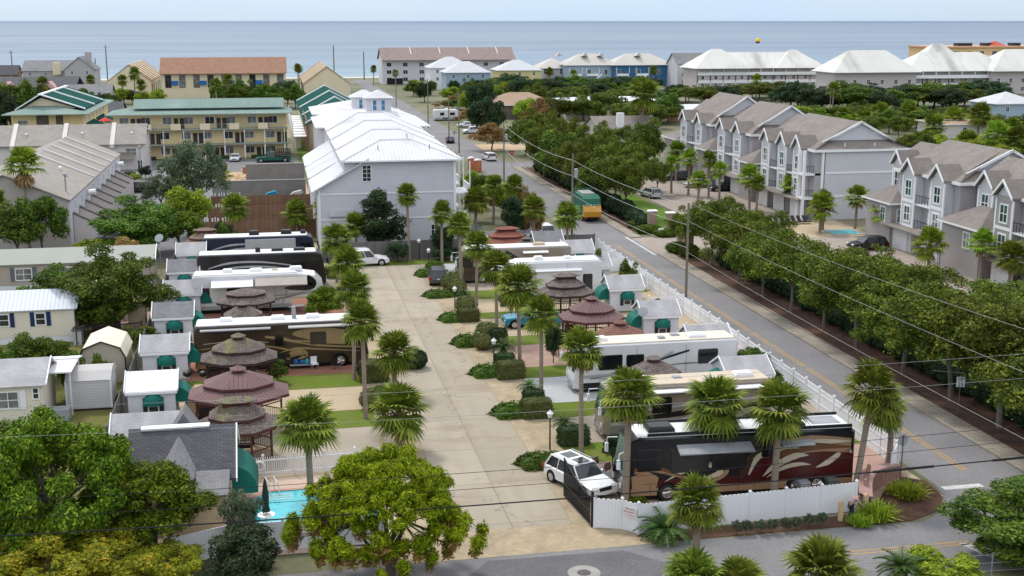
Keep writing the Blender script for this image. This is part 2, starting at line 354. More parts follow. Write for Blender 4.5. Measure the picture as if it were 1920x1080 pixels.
# the park
rect('park_paving', -8, 38.3, 62.3, 141.4, M_tan, .008)
sheet('entrance_apron', [(5.6,59.1),(19.2,59.1),(20.2,59.8),(18.8,60.9),(16.9,62.0),(16.4,62.6),(6.2,62.6)], M_cobble, .013)
rect('drive', 8.9, 15.7, 62.6, 134, M_drive, .014); rect('drive_end', 4.5, 19.5, 134, 141, M_drive, .014)
rect('cobble_edge_right', 15.7, 18.7, 62.6, 134, M_cobble, .016); rect('cobble_edge_left', 6.2, 8.9, 62.6, 134, M_cobble, .016)
GR = [(71.8,75.4),(81.0,84.4),(91.0,94.1),(101.0,104.2),(111.0,113.6),(119.4,123.4),(131.2,133.6)]
PR = [(62.8,71.8,M_pink),(75.4,81.0,M_taupe),(84.4,91.0,M_bluepad),(94.1,101.0,M_pink),(104.2,111.0,M_tan),(113.6,119.4,M_tan),(123.4,131.2,M_taupe),(133.6,140.8,M_bluepad)]
for k, (y0, y1) in enumerate(GR):
    sheet('grass_strip', [(18.0,y0+.7),(18.9,y0+.15),(20,y0),(37.8,y0),(37.8,y1),(18.9,y1),(18.0,y1-.6)], M_grass, .03)
for y0, y1, m in PR: rect('site_pad', 18.7, 37.8, y0, y1, m, .02)
GL = [(81.6,85.6),(91.4,95.2),(102.6,105.6),(113.4,115.6),(123.6,126)]
PL = [(73.4,81.6,M_taupe),(85.6,91.4,M_tan),(95.2,102.6,M_redbrick),(105.6,113.4,M_tan),(115.6,123.6,M_redbrick),(126,134,M_taupe)]
for y0, y1 in GL: rect('grass_strip', -7.6, 6.4, y0, y1, M_grass, .03)
for y0, y1, m in PL: rect('site_pad', -7.8, 6.2, y0, y1, m, .02)
rect('back_lawn', 9, 37, 138.6, 141.3, M_grass, .034)
# pool terrace
sheet('pool_terrace', [(-3.4,61.5),(5.6,61.5),(6,62.6),(6,73),(-3.4,72.6)], M_pooldeck, .026)
rect('left_yard', -60, -11.4, 60, 127, M_yard, .006)
# lots behind the park
M_lot = mat('lot_asphalt', (.19,.185,.19), (.15,.148,.155), scale=.15, fine=.2)
M_dirt = mat('site_sand', (.52,.36,.22), (.44,.31,.19), scale=.4, fine=.3, fscale=2, bump=.4)
rect('townhouse_lot', -24, -8.4, 146, 232, M_lot, .006); rect('motel_lot', -34, 6, 232, 256, M_lot, .010)
rect('building_plot', -9.5, 5.6, 197, 233, M_dirt, .012); rect('back_yards', -9.5, 5.4, 142, 197, mat('yard_sand', (.36,.30,.2),(.22,.2,.09), scale=.2), .009)
sheet('motel_grass', [(5,232),(8,232),(9.5,290),(5.5,290)], M_lawn, .015)
rect('townhouse_green', -18, -13, 214, 230, M_lawn, .016)
rect('sand_lot', -20, 12, 300, 340, mat('dry_grass', (.33,.27,.12),(.25,.2,.1), scale=.1), .006)
sheet('east_driveway', [(45.2,262),(56,262),(58,275),(45.2,276)], M_dirt, .007)
rect('garage_drive', 22.5, 38.7, 142, 160, M_lot, .007)
b = MB()
for k in range(7): b.poly([(-18+k*3.0,236,.016),(-17.85+k*3,236,.016),(-17.2+k*3,241,.016),(-17.35+k*3,241,.016)])
struct('parking_line', b, M_whiteline)
# ================================================================ vegetation prototypes (parked meshes; every plant placed is its own object)
rng = np.random.default_rng(7)
def leafcloud(centers, n, size, rng, flat=.35, aspect=1.6, droop=0.0, shell=.55):
    """n leaf cards spread through ellipsoid clumps (x,y,z,rx,rz,weight) -> verts, faces"""
    c = np.array(centers, dtype=float); wt = c[:,5]/c[:,5].sum()
    k = rng.choice(len(c), n, p=wt)
    d = rng.normal(size=(n,3)); d /= np.linalg.norm(d, axis=1)[:,None]
    rad = (shell+(1-shell)*rng.random(n)**.7)*(1+.10*rng.normal(size=n)); rad[rng.random(n) < .05] *= 1.22
    d[:,2] = np.where((d[:,2] < -.2) & (rng.random(n) < .5), -d[:,2], d[:,2])
    p = c[k,:3]+d*np.stack([c[k,3],c[k,3],c[k,4]],1)*rad[:,None]
    nr = d+rng.normal(size=(n,3))*.7; nr[:,2] += flat; nr /= np.linalg.norm(nr, axis=1)[:,None]
    t = np.cross(nr, rng.normal(size=(n,3))); t /= np.linalg.norm(t, axis=1)[:,None]+1e-9
    t[:,2] -= droop; b = np.cross(nr, t)
    s = size*(.6+.8*rng.random(n))[:,None]
    t = t*s*aspect*.5; b = b*s*.5
    v = np.stack([p-t, p+b*.9-t*.1, p+t, p-b*.9-t*.1], 1).reshape(-1,3)
    f = np.arange(n*4).reshape(n,4)
    return v.tolist(), f.tolist()
def crown_mesh(name, m, centers, n, size, seed, **kw):
    v, f = leafcloud(centers, n, size, np.random.default_rng(seed), **kw)
    me = bpy.data.meshes.new(name); me.from_pydata(v, [], f); me.materials.append(m); return me
def clumps(rx, rz, zc, ncl, cr, seed, flatbase=.45, lump=.25):
    r = random.Random(seed); out = []
    for i in range(ncl):
        while True:
            x, y, z = r.uniform(-1,1), r.uniform(-1,1), r.uniform(-flatbase,1)
            q = x*x+y*y+z*z
            if .3 < q < 1: break
        k = 1+r.uniform(-lump, lump); cc = cr*r.uniform(.65,1.35)
        out.append((x*rx*k, y*rx*k, zc+z*rz*k, cc, cc*.8, cc*cc))
    return out
def trunk_mesh(name, m, h, r0, limbs, seed, reach, ztop, nl=7):
    r = random.Random(seed); b = MB()
    lean = (r.uniform(-.2,.2), r.uniform(-.2,.2))
    b.tube([(0,0,-.1),(lean[0]*.3,lean[1]*.3,h*.5),(lean[0],lean[1],h)], [r0*1.25,r0,r0*.85], 8)
    for i in range(limbs):
        a = i*2*math.pi/limbs+r.uniform(-.4,.4); rr = reach*r.uniform(.5,.95); zt = ztop*r.uniform(.75,1.05)
        p1 = (lean[0]+math.cos(a)*rr*.35, lean[1]+math.sin(a)*rr*.35, h+(zt-h)*.45); p2 = (math.cos(a)*rr, math.sin(a)*rr, zt)
        b.tube([(lean[0],lean[1],h*.93),p1,p2], [r0*.6,r0*.38,r0*.1], 6)
        for j in range(2):
            aa = a+r.uniform(-.9,.9); b.tube([p1,(p1[0]+math.cos(aa)*rr*.4,p1[1]+math.sin(aa)*rr*.4,p1[2]+(zt-h)*.4)], [r0*.28,r0*.07], 5)
    me = bpy.data.meshes.new(name); me.from_pydata([list(v) for v in b.v], [], b.f); me.materials.append(m); return me
M_bark = mat('bark', (.16,.125,.095), (.10,.08,.062), scale=3, fine=.5, fscale=14, bump=.6, stretch=(1,1,.2), rough=1)
M_graybark = mat('gray_bark', (.24,.21,.175), (.15,.13,.11), scale=3, fine=.5, fscale=14, bump=.6, stretch=(1,1,.2), rough=1)
L_oak = leafmat('oak_leaf', (.026,.044,.008), (.090,.130,.016), (.29,.33,.04), trans=.25, nscale=.8)
L_dark = leafmat('dark_leaf', (0.016,0.033,0.018), (0.038,0.070,0.030), (0.088,0.131,0.044))
L_bright = leafmat('bright_leaf', (.024,.052,.005), (.090,.160,.010), (.33,.41,.03), trans=.22, nscale=.9)
L_mid = leafmat('mid_leaf', (.024,.055,.010), (.078,.138,.018), (.23,.31,.04), trans=.25)
L_lime = leafmat('lime_leaf', (0.079,0.131,0.014), (0.210,0.298,0.021), (0.455,0.525,0.044))
L_yellow = leafmat('yellow_flower_leaf', (.09,.14,.012), (.26,.30,.02), (.62,.48,.04), trans=.35, nscale=1.2)
L_rust = leafmat('rust_leaf', (0.123,0.096,0.035), (0.280,0.184,0.061), (0.455,0.280,0.088))
L_gray = leafmat('gray_leaf', (0.038,0.058,0.032), (0.088,0.119,0.067), (0.193,0.228,0.131))
L_pine = leafmat('pine_needle', (.045,.085,.004), (.20,.32,.008), (.50,.60,.02), trans=.28, nscale=1.3)
L_palm = leafmat('palm_leaf', (.042,.070,.008), (.125,.170,.018), (.29,.32,.05), trans=.2, rough=.7)
L_palm_b = leafmat('bright_palm_leaf', (.065,.12,.012), (.17,.26,.022), (.38,.43,.06), trans=.25, rough=.7)
L_deadpalm = leafmat('dead_frond', (0.175,0.105,0.052), (0.350,0.219,0.114), (0.560,0.385,0.210), trans=.1)
L_sago = leafmat('sago_leaf', (0.026,0.061,0.018), (0.061,0.123,0.026), (0.140,0.210,0.052), trans=.1, rough=.45)
L_moundg = leafmat('mound_leaf', (0.032,0.070,0.011), (0.070,0.131,0.018), (0.158,0.245,0.035))
L_hedge = leafmat('hedge_leaf', (0.052,0.074,0.021), (0.114,0.131,0.045), (0.228,0.228,0.079))

TREES = {}
def tree_proto(key, leaf, bark, rx, rz, zc, ncl, cr, n, size, th, tr, seed, limbs=6, **kw):
    fb = kw.pop('flatbase', .45); lp = kw.pop('lump', .25)
    TREES.setdefault(key, []).append((trunk_mesh(key+'_trunk', bark, th, tr, limbs, seed, rx*.75, zc+rz*.5), crown_mesh(key+'_crown', leaf, clumps(rx, rz, zc, ncl, cr, seed, fb, lp), n, size, seed, **kw)))
for s in (1,2,3,4): tree_proto('oak', L_oak, M_graybark, 3.3, 2.4, 4.5, 68, .8, 19000, .14, 2.4, .14, s, flatbase=.5, lump=.36)
for s in (11,12,13): tree_proto('dark', L_dark, M_bark, 3.0, 2.5, 3.4, 44, .95, 9000, .22, 1.4, .18, s)
for s in (21,22,23): tree_proto('mid', L_mid, M_bark, 3.0, 2.6, 3.6, 44, .9, 9000, .21, 1.5, .16, s)
for s in (31,): tree_proto('lime', L_lime, M_bark, 2.6, 2.4, 3.2, 34, .85, 8000, .2, 1.5, .13, s)
for s in (41,): tree_proto('rust', L_rust, M_bark, 2.6, 2.0, 3.0, 34, .7, 6500, .16, 1.6, .11, s)
for s in (51,): tree_proto('gray', L_gray, M_bark, 3.0, 2.7, 4.2, 46, .75, 9000, .16, 2.2, .16, s)
for s in (61,): tree_proto('cone', L_dark, M_bark, 1.9, 3.4, 3.6, 50, .7, 11000, .17, .8, .16, s, flatbase=.9)
for s in (71,): tree_proto('bigbright', L_bright, M_bark, 5.6, 3.3, 4.3, 120, .82, 62000, .15, 2.6, .26, s, flatbase=.75, limbs=9)
for s in (76,): tree_proto('bigdark', L_mid, M_bark, 3.6, 3.6, 4.4, 84, .8, 36000, .15, 2.0, .22, s, flatbase=.8)
for s in (81,): tree_proto('yellow', L_yellow, M_bark, 4.0, 1.3, 2.7, 80, .6, 24000, .13, 1.4, .12, s, flatbase=.5)
for s in (86,): tree_proto('medbright', L_bright, M_bark, 3.4, 3.2, 4.8, 70, .8, 30000, .155, 2.4, .20, s, flatbase=.5)

USED = {}
def tree(key, name, label, x, y, sc=1.0, szz=None, rz=0, group=None, cat='tree', var=None):
    i = USED.get(key, 0); USED[key] = i+1
    tm, cm = TREES[key][(i if var is None else var) % len(TREES[key])]
    t = thing(name, label, cat, (x,y,0), rz, group); t.scale = (sc,sc,szz or sc)
    for nm, me in (('trunk',tm),('crown',cm)):
        o = bpy.data.objects.new(nm, me); COL.objects.link(o); o.parent = t
    return t

# ---- palms
def fan_leaf(b, org, d, up, pet, rad, nseg=15, droop=.25, mi=0, wid=.075):
    d = d.normalized(); s = d.cross(up).normalized(); u = s.cross(d)
    h = org+d*pet; b.tube([tuple(org), tuple(h+u*(-.04))], [.022,.012], 3, mi, cap=False)
    for k in range(nseg):
        a = (k/(nseg-1)-.5)*R(225); dd = d*math.cos(a)+s*math.sin(a)
        fold = u*(.18*(1-abs(a)/2.2)); L = rad*(1-.28*(abs(a)/2)**2)
        m_ = h+dd*L*.55+fold*.3; tip = h+dd*L-Vector((0,0,1))*droop*L*(.6+.7*abs(math.sin(k*1.7)))-u*.0
        side = dd.cross(u).normalized()*wid*rad
        b.add([h, m_-side, tip, m_+side], [(0,1,2,3)], mi)
def palm_crown(seed, nl, pet, rad, leaf, lo=-55, hi=85, droop=.25, dead=0):
    r = random.Random(seed); b = MB(); bd = MB(); ga = math.pi*(3-math.sqrt(5))
    for i in range(nl):
        q = (i+.5)/nl; el = R(hi-(hi-lo)*q**1.05+r.uniform(-9,9)); az = i*ga+r.uniform(-.25,.25)
        d = Vector((math.cos(az)*math.cos(el), math.sin(az)*math.cos(el), math.sin(el)))
        up = Vector((-math.cos(az)*math.sin(el), -math.sin(az)*math.sin(el), math.cos(el)))
        k = r.uniform(.82,1.15); fan_leaf(b, Vector((0,0,.1)), d, up, pet*k, rad*k, droop=droop+.16*max(0,q-.5))
    for i in range(dead):
        az = i*ga*1.3; el = R(r.uniform(-80,-50))
        d = Vector((math.cos(az)*math.cos(el), math.sin(az)*math.cos(el), math.sin(el))); up = Vector((-math.cos(az)*math.sin(el), -math.sin(az)*math.sin(el), math.cos(el)))
        fan_leaf(bd, Vector((0,0,-.15)), d, up, pet*.75, rad*r.uniform(.6,.9), nseg=9, droop=.1)
    res = []
    for nm, bb, m in (('crown',b,leaf),('dead_fronds',bd,L_deadpalm)):
        if not bb.f: continue
        me = bpy.data.meshes.new('palm_'+nm); me.from_pydata([list(v) for v in bb.v], [], bb.f); me.materials.append(m); res.append((nm, me))
    return res
M_palmtrunk = lined('palm_trunk', (.36,.29,.235), (.27,.215,.17), .11, .03, 1, (.17,.13,.10), rough=.95, bump=.6, vary=.3)
M_boots = mat('palm_boots', (.20,.12,.07), (.10,.06,.04), scale=6, fine=.5, fscale=20, rough=1)
def trunk_unit(seed, boots=True):
    b = MB(); r = random.Random(seed)
    b.tube([(0,0,-.02),(.0,0,.05),(0,0,.5),(0,0,1)], [.21,.165,.15,.145], 9)
    me = bpy.data.meshes.new('palm_trunk'); finish_mesh(me, b, M_palmtrunk); return me
def finish_mesh(me, b, m):
    me.from_pydata([list(v) for v in b.v], [], b.f); me.materials.append(m); me.uv_layers.new(name='uv')
    uv = []
    for f in me.polygons:
        for li in f.loop_indices:
            c = me.vertices[me.loops[li].vertex_index].co; uv += [math.atan2(c.y,c.x)*.15, c.z*6]
    me.uv_layers[0].data.foreach_set('uv', uv)
def boots_mesh(seed, h=.75):
    b = MB(); r = random.Random(seed)
    b.tube([(0,0,-h),(0,0,-h*.55),(0,0,-.1),(0,0,.15)], [.16,.27,.29,.12], 9)
    for k in range(46):
        a = k*2.4; z = -h+.1+(k/46)*h; d = Vector((math.cos(a), math.sin(a), .9)).normalized()
        p = Vector((math.cos(a)*.22, math.sin(a)*.22, z)); q = p+d*r.uniform(.16,.34); s = Vector((-math.sin(a), math.cos(a), 0))*.05
        b.add([p-s, p+s, q], [(0,1,2)])
    me = bpy.data.meshes.new('boots'); me.from_pydata([list(v) for v in b.v], [], b.f); me.materials.append(M_boots); return me
PC = {'sabal': [palm_crown(s, 46, .85, 1.0, L_palm, -52, 88, .16, d) for s, d in ((1,3),(2,9),(3,5),(4,2),(7,12))],
      'bright': [palm_crown(s, 34, 1.0, 1.0, L_palm_b, -35, 84, .16, d) for s, d in ((5,3),(6,6))],
      'wash': [palm_crown(9, 36, 1.0, 1.05, L_palm_b, -20, 84, .22, 60)]}
TU = trunk_unit(1); BO = [boots_mesh(1), boots_mesh(2)]
def palm(label, bx, by, px, py, rad_px, kind='sabal', group=None, dist=None, name='palm_tree', boots=True, thick=1.0, lean=None, base_xy=None):
    """trunk foot at photo bearing (bx,by); crown centre seen at py; rad_px = crown half width in photo pixels"""
    i = USED.get(kind+'p', 0); USED[kind+'p'] = i+1
    X, Y = base_xy or G(bx, by)
    D = math.hypot(X, Y); s = F/(D/math.cos(.1)); r = rad_px/s
    z = max(.5, ZAT(X, Y, py)); k = r/1.72
    t = thing(name, label, 'palm tree', (X,Y,0), 0, group)
    ca = (i*2.1) % 6.28
    def part(nm, me, z0, sc):
        o = bpy.data.objects.new(nm, me); COL.objects.link(o); o.parent = t; o.location = (0,0,z0); o.scale = sc; o.rotation_euler = (0,0,ca); return o
    part('trunk', TU, 0, (thick,thick,z-.15*k))
    if boots: part('boots', BO[i % 2], z-.1, (min(1.5,k*1.05)*thick,)*2+(min(1.6,k*1.1),))
    for nm, me in PC[kind][i % len(PC[kind])]: part(nm, me, z, (k,k,k))
    rl = random.Random(int(X*7+Y*3)); t.rotation_euler = lean or (R(rl.uniform(-2,2)),R(rl.uniform(-2,2)),0)
    return t
# ---- sago palms
def sago_mesh(seed, nf=34, L=1.0):
    r = random.Random(seed); b = MB()
    for i in range(nf):
        az = i*2.4+r.uniform(-.2,.2); e0 = R(80-78*(i/nf)**.8+r.uniform(-6,6)); LL = L*r.uniform(.85,1.1)
        pts = []; p = Vector((0,0,.05)); e = e0
        for k in range(8):
            pts.append(p.copy()); p = p+Vector((math.cos(az)*math.cos(e), math.sin(az)*math.cos(e), math.sin(e)))*LL/7; e -= R(12)
        sd_ = Vector((-math.sin(az), math.cos(az), 0))
        for k in range(1,8):
            tng = (pts[k]-pts[k-1]).normalized(); w_ = .24*L*math.sin(math.pi*min(.97,(k+.6)/8.2))
            for sg in (-1,1):
                for q in (0,.5):
                    p0 = pts[k-1].lerp(pts[k], q); tip = p0+sd_*sg*w_+tng*.14*L+Vector((0,0,.05))
                    b.add([p0, p0+tng*.055*L, tip], [(0,1,2)])
        b.tube([tuple(x) for x in pts], [.018*L]*8, 3, cap=False)
    me = bpy.data.meshes.new('sago_fronds'); me.from_pydata([list(v) for v in b.v], [], b.f); me.materials.append(L_sago); return me
SAGO = [sago_mesh(1), sago_mesh(2)]
def stump_mesh():
    b = MB(); b.tube([(0,0,-.5),(0,0,-.1),(0,0,.12)], [.2,.22,.14], 8); me = bpy.data.meshes.new('stump'); me.from_pydata([list(v) for v in b.v], [], b.f); me.materials.append(M_boots); return me
STUMP = stump_mesh()
def sago(label, x, y, r=1.0, z=.5, group=None):
    t = thing('sago_palm', label, 'sago palm', (x,y,0), (x*3+y) % 6, group); i = int(x+y)
    for nm, me, zz in (('fronds',SAGO[i % 2],z),('trunk',STUMP,z)):
        o = bpy.data.objects.new(nm, me); COL.objects.link(o); o.parent = t; o.location = (0,0,zz); o.scale = (r,r,r if nm == 'fronds' else max(1,z/.5))
    return t
# ---- clipped and mounded shrubs: solid twiggy core with leaf cards over it
def shrub_mesh(key, leaf, kind, n, size, seed):
    r = np.random.default_rng(seed)
    if kind == 'box':
        p = r.uniform(-1,1,(n,3)); ax = r.integers(0,3,n); sg = np.sign(r.uniform(-1,1,n)); nr = np.zeros((n,3))
        p[np.arange(n),ax] = sg; nr[np.arange(n),ax] = sg; p = np.sign(p)*np.abs(p)**1.0
        ln = np.linalg.norm(p, axis=1); p = p*(1-.16*np.clip(ln-1.25,0,1)[:,None]*1.6)
    else:
        d = r.normal(size=(n,3)); d /= np.linalg.norm(d, axis=1)[:,None]; p = d.copy(); nr = d
        if kind == 'mound':
            a = np.arctan2(d[:,1], d[:,0]); p[:,2] = np.abs(p[:,2]); nr[:,2] = np.abs(nr[:,2]); p *= (1+.13*np.sin(3*a+1)+.08*np.sin(5*a))[:,None]
    p = p*(1+.05*r.normal(size=n))[:,None]
    nn = nr+r.normal(size=(n,3))*.55; nn /= np.linalg.norm(nn, axis=1)[:,None]
    t = np.cross(nn, r.normal(size=(n,3))); t /= np.linalg.norm(t, axis=1)[:,None]; b_ = np.cross(nn, t)
    s = size*(.6+.8*r.random(n))[:,None]; t = t*s*.7; b_ = b_*s*.45
    v = np.stack([p-t, p+b_, p+t, p-b_], 1).reshape(-1,3).tolist(); f = np.arange(n*4).reshape(n,4).tolist()
    core = MB()
    if kind == 'box':
        core.prism([(-.8,-1),(.8,-1),(.93,-.8),(.93,.75),(.75,.93),(-.75,.93),(-.93,.75),(-.93,-.8)], 1, -.92, .92)
    else:
        rr = [(max(.02,.93*math.cos(a)), .93*math.sin(a)) for a in [R(-90+18*i) for i in range(11)]]
        core.lathe([(q, zz if kind != 'mound' else max(-.05,zz)) for q, zz in rr], n=12, cap=False)
    o = len(v); v += [list(q) for q in core.v]; f += [[i+o for i in q] for q in core.f]
    me = bpy.data.meshes.new(key); me.from_pydata(v, [], f); me.materials.append(leaf); return me
SH = {'mound': shrub_mesh('mound', L_moundg, 'mound', 1500, .13, 1), 'ball': shrub_mesh('ball', L_hedge, 'ball', 1400, .12, 2), 'box': shrub_mesh('box', L_hedge, 'box', 1800, .11, 3),
      'darkball': shrub_mesh('darkball', L_dark, 'ball', 1200, .17, 4), 'darkbox': shrub_mesh('darkbox', L_dark, 'box', 1500, .15, 5), 'greenball': shrub_mesh('greenball', L_mid, 'ball', 1300, .16, 6), 'limeball': shrub_mesh('limeball', L_lime, 'ball', 1300, .16, 7)}
def shrub(kind, name, label, x, y, rx, ry, rz_, group=None, z=None, rot=0, cat='shrub'):
    o = bpy.data.objects.new(name, SH[kind]); COL.objects.link(o)
    o.location = (x, y, z if z is not None else (0.02 if kind == 'mound' else rz_*.93)); o.scale = (rx,ry,rz_); o.rotation_euler = (0,0,rot)
    return tag(o, label, cat, group)
# ================================================================ buildings
M_white = mat('white_paint', (.72,.715,.72), (.66,.655,.67), scale=.4, rough=.6, fine=.06)
M_trim = mat('white_trim', (.78,.78,.79), (.74,.74,.75), scale=.6, rough=.55, fine=.04)
M_whitesiding = lined('white_siding', (.60,.59,.62), (.55,.545,.58), .16, .02, 1, (.42,.42,.46), bump=.4, stain=((.42,.40,.40),.12,(1,1,.3),.3))
M_lavender = lined('lavender_siding', (.585,.585,.625), (.555,.555,.595), .19, .02, 1, (.36,.36,.41), bump=.4, stain=((.36,.36,.39),.1,(1,1,.3),.3))
M_yellowwall = lined('yellow_siding', (.78,.62,.34), (.74,.58,.32), .2, .02, 1, (.60,.47,.25), bump=.3, stain=((.5,.4,.24),.15,(1,1,.3),.3))
M_cream = mat('cream_stucco', (.74,.64,.45), (.70,.60,.42), scale=.3)
M_taupewall = mat('taupe_stucco', (.52,.465,.435), (.48,.43,.40), scale=.3, stain=((.33,.29,.27),.2,(1,1,.3),.4))
M_taupelight = mat('pale_stucco', (.64,.585,.565), (.60,.55,.53), scale=.3, stain=((.42,.38,.36),.2,(1,1,.3),.3))
M_shingletaupe = bricky('taupe_shingle', (.275,.24,.215), (.225,.197,.178), (.155,.135,.12), .34, .15, .012, stain=((.16,.14,.13),.15,None,.5))
M_shinglebeige = bricky('beige_shingle', (.37,.335,.30), (.32,.29,.26), (.23,.205,.185), .34, .15, .012, stain=((.25,.225,.205),.15,None,.5))
M_shinglegray = bricky('gray_shingle', (.27,.265,.275), (.21,.205,.215), (.13,.128,.13), .36, .15, .014, stain=((.11,.11,.11),.2,None,.4))
M_shingledark = bricky('dark_shingle', (.115,.115,.125), (.085,.085,.095), (.05,.05,.055), .36, .16, .016)
M_shinglelight = bricky('pale_shingle', (.46,.45,.46), (.41,.40,.41), (.30,.29,.30), .34, .14, .01, stain=((.2,.19,.18),.3,None,.5))
M_shinglebrown = bricky('brown_shingle', (.23,.16,.125), (.185,.13,.10), (.12,.09,.07), .34, .15, .012)
M_whitemetal = lined('white_metal_roof', (.62,.615,.63), (.57,.565,.585), .45, .05, 0, (.43,.43,.46), rough=.7, bump=.7, spec=.1, stain=((.42,.40,.39),.22,(1,1,1),.5))
M_greenmetal = lined('pale_green_metal', (.20,.27,.24), (.17,.24,.215), .5, .05, 0, (.13,.185,.165), spec=.1, rough=.8, bump=.7, stain=((.33,.40,.37),.15,None,.5))
M_darkgreen = lined('dark_green_roof', (.008,.075,.06), (.006,.055,.046), .5, .04, 0, (.006,.04,.034), rough=.9, bump=.2, spec=.05, stain=((.03,.11,.09),.5,None,.25))
M_redroof = bricky('redbrown_shingle', (.35,.19,.125), (.30,.165,.11), (.24,.14,.1), .4, .2, .012)
M_bluewall = lined('blue_siding', (.045,.15,.27), (.04,.13,.24), .2, .02, 1, bump=.3)
M_paleblue = lined('pale_blue_siding', (.33,.42,.50), (.30,.39,.47), .2, .02, 1, bump=.3)
M_pinkwall = mat('pink_stucco', (.55,.33,.33), (.5,.3,.3))
M_graysiding = lined('gray_siding', (.43,.405,.42), (.40,.38,.39), .2, .02, 1, (.24,.225,.235), bump=.4)
M_palegray = lined('pale_gray_siding', (.57,.565,.60), (.54,.535,.565), .2, .02, 1, (.36,.355,.38), bump=.4)
M_brownsiding = lined('brown_siding', (.16,.125,.115), (.14,.11,.10), .2, .02, 1, bump=.4)
M_brick = bricky('red_brick', (.33,.14,.09), (.27,.115,.075), (.3,.22,.18), .24, .08, .012)
M_block = bricky('concrete_block', (.24,.235,.235), (.215,.21,.21), (.19,.185,.185), .4, .2, .012, stain=((.16,.155,.15),.3,None,.5))
def glassmat(name, c, rough=.08):
    m, t, p = base(name, rough, 0, .6); t.links.new(mixc(t, ramp(t, noise(t, .8, 3), .4, .6), c, tuple(x*.5 for x in c)), p.inputs['Base Color']); MATS[name] = m; return m
M_glass = glassmat('window_glass', (.035,.04,.045)); M_glassgreen = glassmat('green_glass', (.05,.12,.10)); M_glassblue = glassmat('blue_glass', (.04,.20,.34), .15)
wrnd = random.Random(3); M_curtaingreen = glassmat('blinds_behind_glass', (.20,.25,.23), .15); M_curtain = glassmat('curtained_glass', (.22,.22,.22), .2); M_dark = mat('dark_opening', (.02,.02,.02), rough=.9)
M_greenaw = mat('green_canvas', (.006,.145,.115), (.005,.115,.095), scale=1.2, rough=.75, fine=.1)
M_shutter = mat('shutter_green', (.02,.04,.035), rough=.6)
M_steel = mat('steel', (.4,.4,.42), rough=.4, metal=.7, fine=.1)
M_graymetal = mat('gray_metal', (.33,.34,.36), rough=.45, fine=.1)
M_blackmetal = mat('black_metal', (.018,.018,.02), rough=.45, fine=.05)

def bx(par, name, m, x0, x1, y0, y1, z0, z1):
    b = MB(); b.box(x0,x1,y0,y1,z0,z1); return b.build(name, m, par)
def face_box(b, face, plane, a0, a1, z0, z1, d0, d1, mi=0):
    """box lying on a wall: from d0 to d1 out of the wall plane"""
    if face == 'S': b.box(a0,a1,plane-d1,plane-d0,z0,z1,mi)
    elif face == 'N': b.box(a0,a1,plane+d0,plane+d1,z0,z1,mi)
    elif face == 'W': b.box(plane-d1,plane-d0,a0,a1,z0,z1,mi)
    else: b.box(plane+d0,plane+d1,a0,a1,z0,z1,mi)
def window(par, face, plane, a, z, w, h, frame=None, pane=None, nx=2, nz=2, fw=.09, name='window'):
    b = MB(); a0, a1, z0, z1 = a-w/2, a+w/2, z, z+h
    face_box(b,face,plane,a0,a1,z0,z0+fw,-.02,.07); face_box(b,face,plane,a0,a1,z1-fw,z1,-.02,.07)
    face_box(b,face,plane,a0,a0+fw,z0+fw,z1-fw,-.02,.07); face_box(b,face,plane,a1-fw,a1,z0+fw,z1-fw,-.02,.07)
    for i in range(1,nx): q = a0+w*i/nx; face_box(b,face,plane,q-fw*.28,q+fw*.28,z0+fw,z1-fw,-.02,.05)
    for i in range(1,nz): q = z0+h*i/nz; face_box(b,face,plane,a0+fw,a1-fw,q-fw*.28,q+fw*.28,-.02,.052)
    o = b.build(name, frame or M_trim, par)
    p = MB(); face_box(p,face,plane,a0+fw*.6,a1-fw*.6,z0+fw*.6,z1-fw*.6,-.01,.022)
    if pane is M_glassgreen and wrnd.random() < .3: pane = M_curtaingreen
    q = p.build('pane', pane or M_glass, par); q.parent = o
    return o
def gable(par, x0, x1, y0, y1, ze, zr, m, axis='x', over=.35, th=.14, name='roof', mid=None, drop=None):
    if axis == 'x': a0, a1, c0, c1 = y0, y1, x0-over, x1+over
    else: a0, a1, c0, c1 = x0, x1, y0-over, y1+over
    md = (a0+a1)/2 if mid is None else mid
    s0 = (zr-ze)/max(.01,(md-a0)); s1 = (zr-ze)/max(.01,(a1-md)); o0 = over if md-a0 > .05 else 0; o1 = over if a1-md > .05 else 0
    up = [(a0-o0, ze-s0*o0+th), (md, zr+th), (a1+o1, ze-s1*o1+th)]; lo = [(a1+o1, ze-s1*o1), (md, zr), (a0-o0, ze-s0*o0)]
    if md-a0 < .05: up = up[1:]; lo = lo[:2]
    if a1-md < .05: up = up[:2]; lo = lo[1:]
    b = MB(); b.prism(up+lo, 0 if axis == 'x' else 1, c0, c1); return b.build(name, m, par)
def rake(par, x, y0, y1, ze, zr, axis='x', m=None, name='rake_board', mid=None, w=.22, over=.35, t=.08):
    """white boards along a gable end at constant x (axis x) or constant y"""
    md = (y0+y1)/2 if mid is None else mid; s0 = (zr-ze)/(md-y0); s1 = (zr-ze)/(y1-md)
    pr = [(y0-over,ze-s0*over+.17),(md,zr+.17),(y1+over,ze-s1*over+.17),(y1+over,ze-s1*over+.17-w),(md,zr+.17-w),(y0-over,ze-s0*over+.17-w)]
    b = MB(); b.prism(pr, 0 if axis == 'x' else 1, x, x+t); return b.build(name, m or M_trim, par)
def gwall(par, x0, x1, y0, y1, z0, ze, zr, m, axis='x', name='wall', mid=None):
    a0, a1 = (y0,y1) if axis == 'x' else (x0,x1); md = (a0+a1)/2 if mid is None else mid
    b = MB(); pr = [(a0,z0),(a1,z0),(a1,ze),(md,zr),(a0,ze)]
    if axis == 'x': b.prism(pr, 0, x0, x1)
    else: b.prism(pr, 1, y0, y1)
    return b.build(name, m, par)
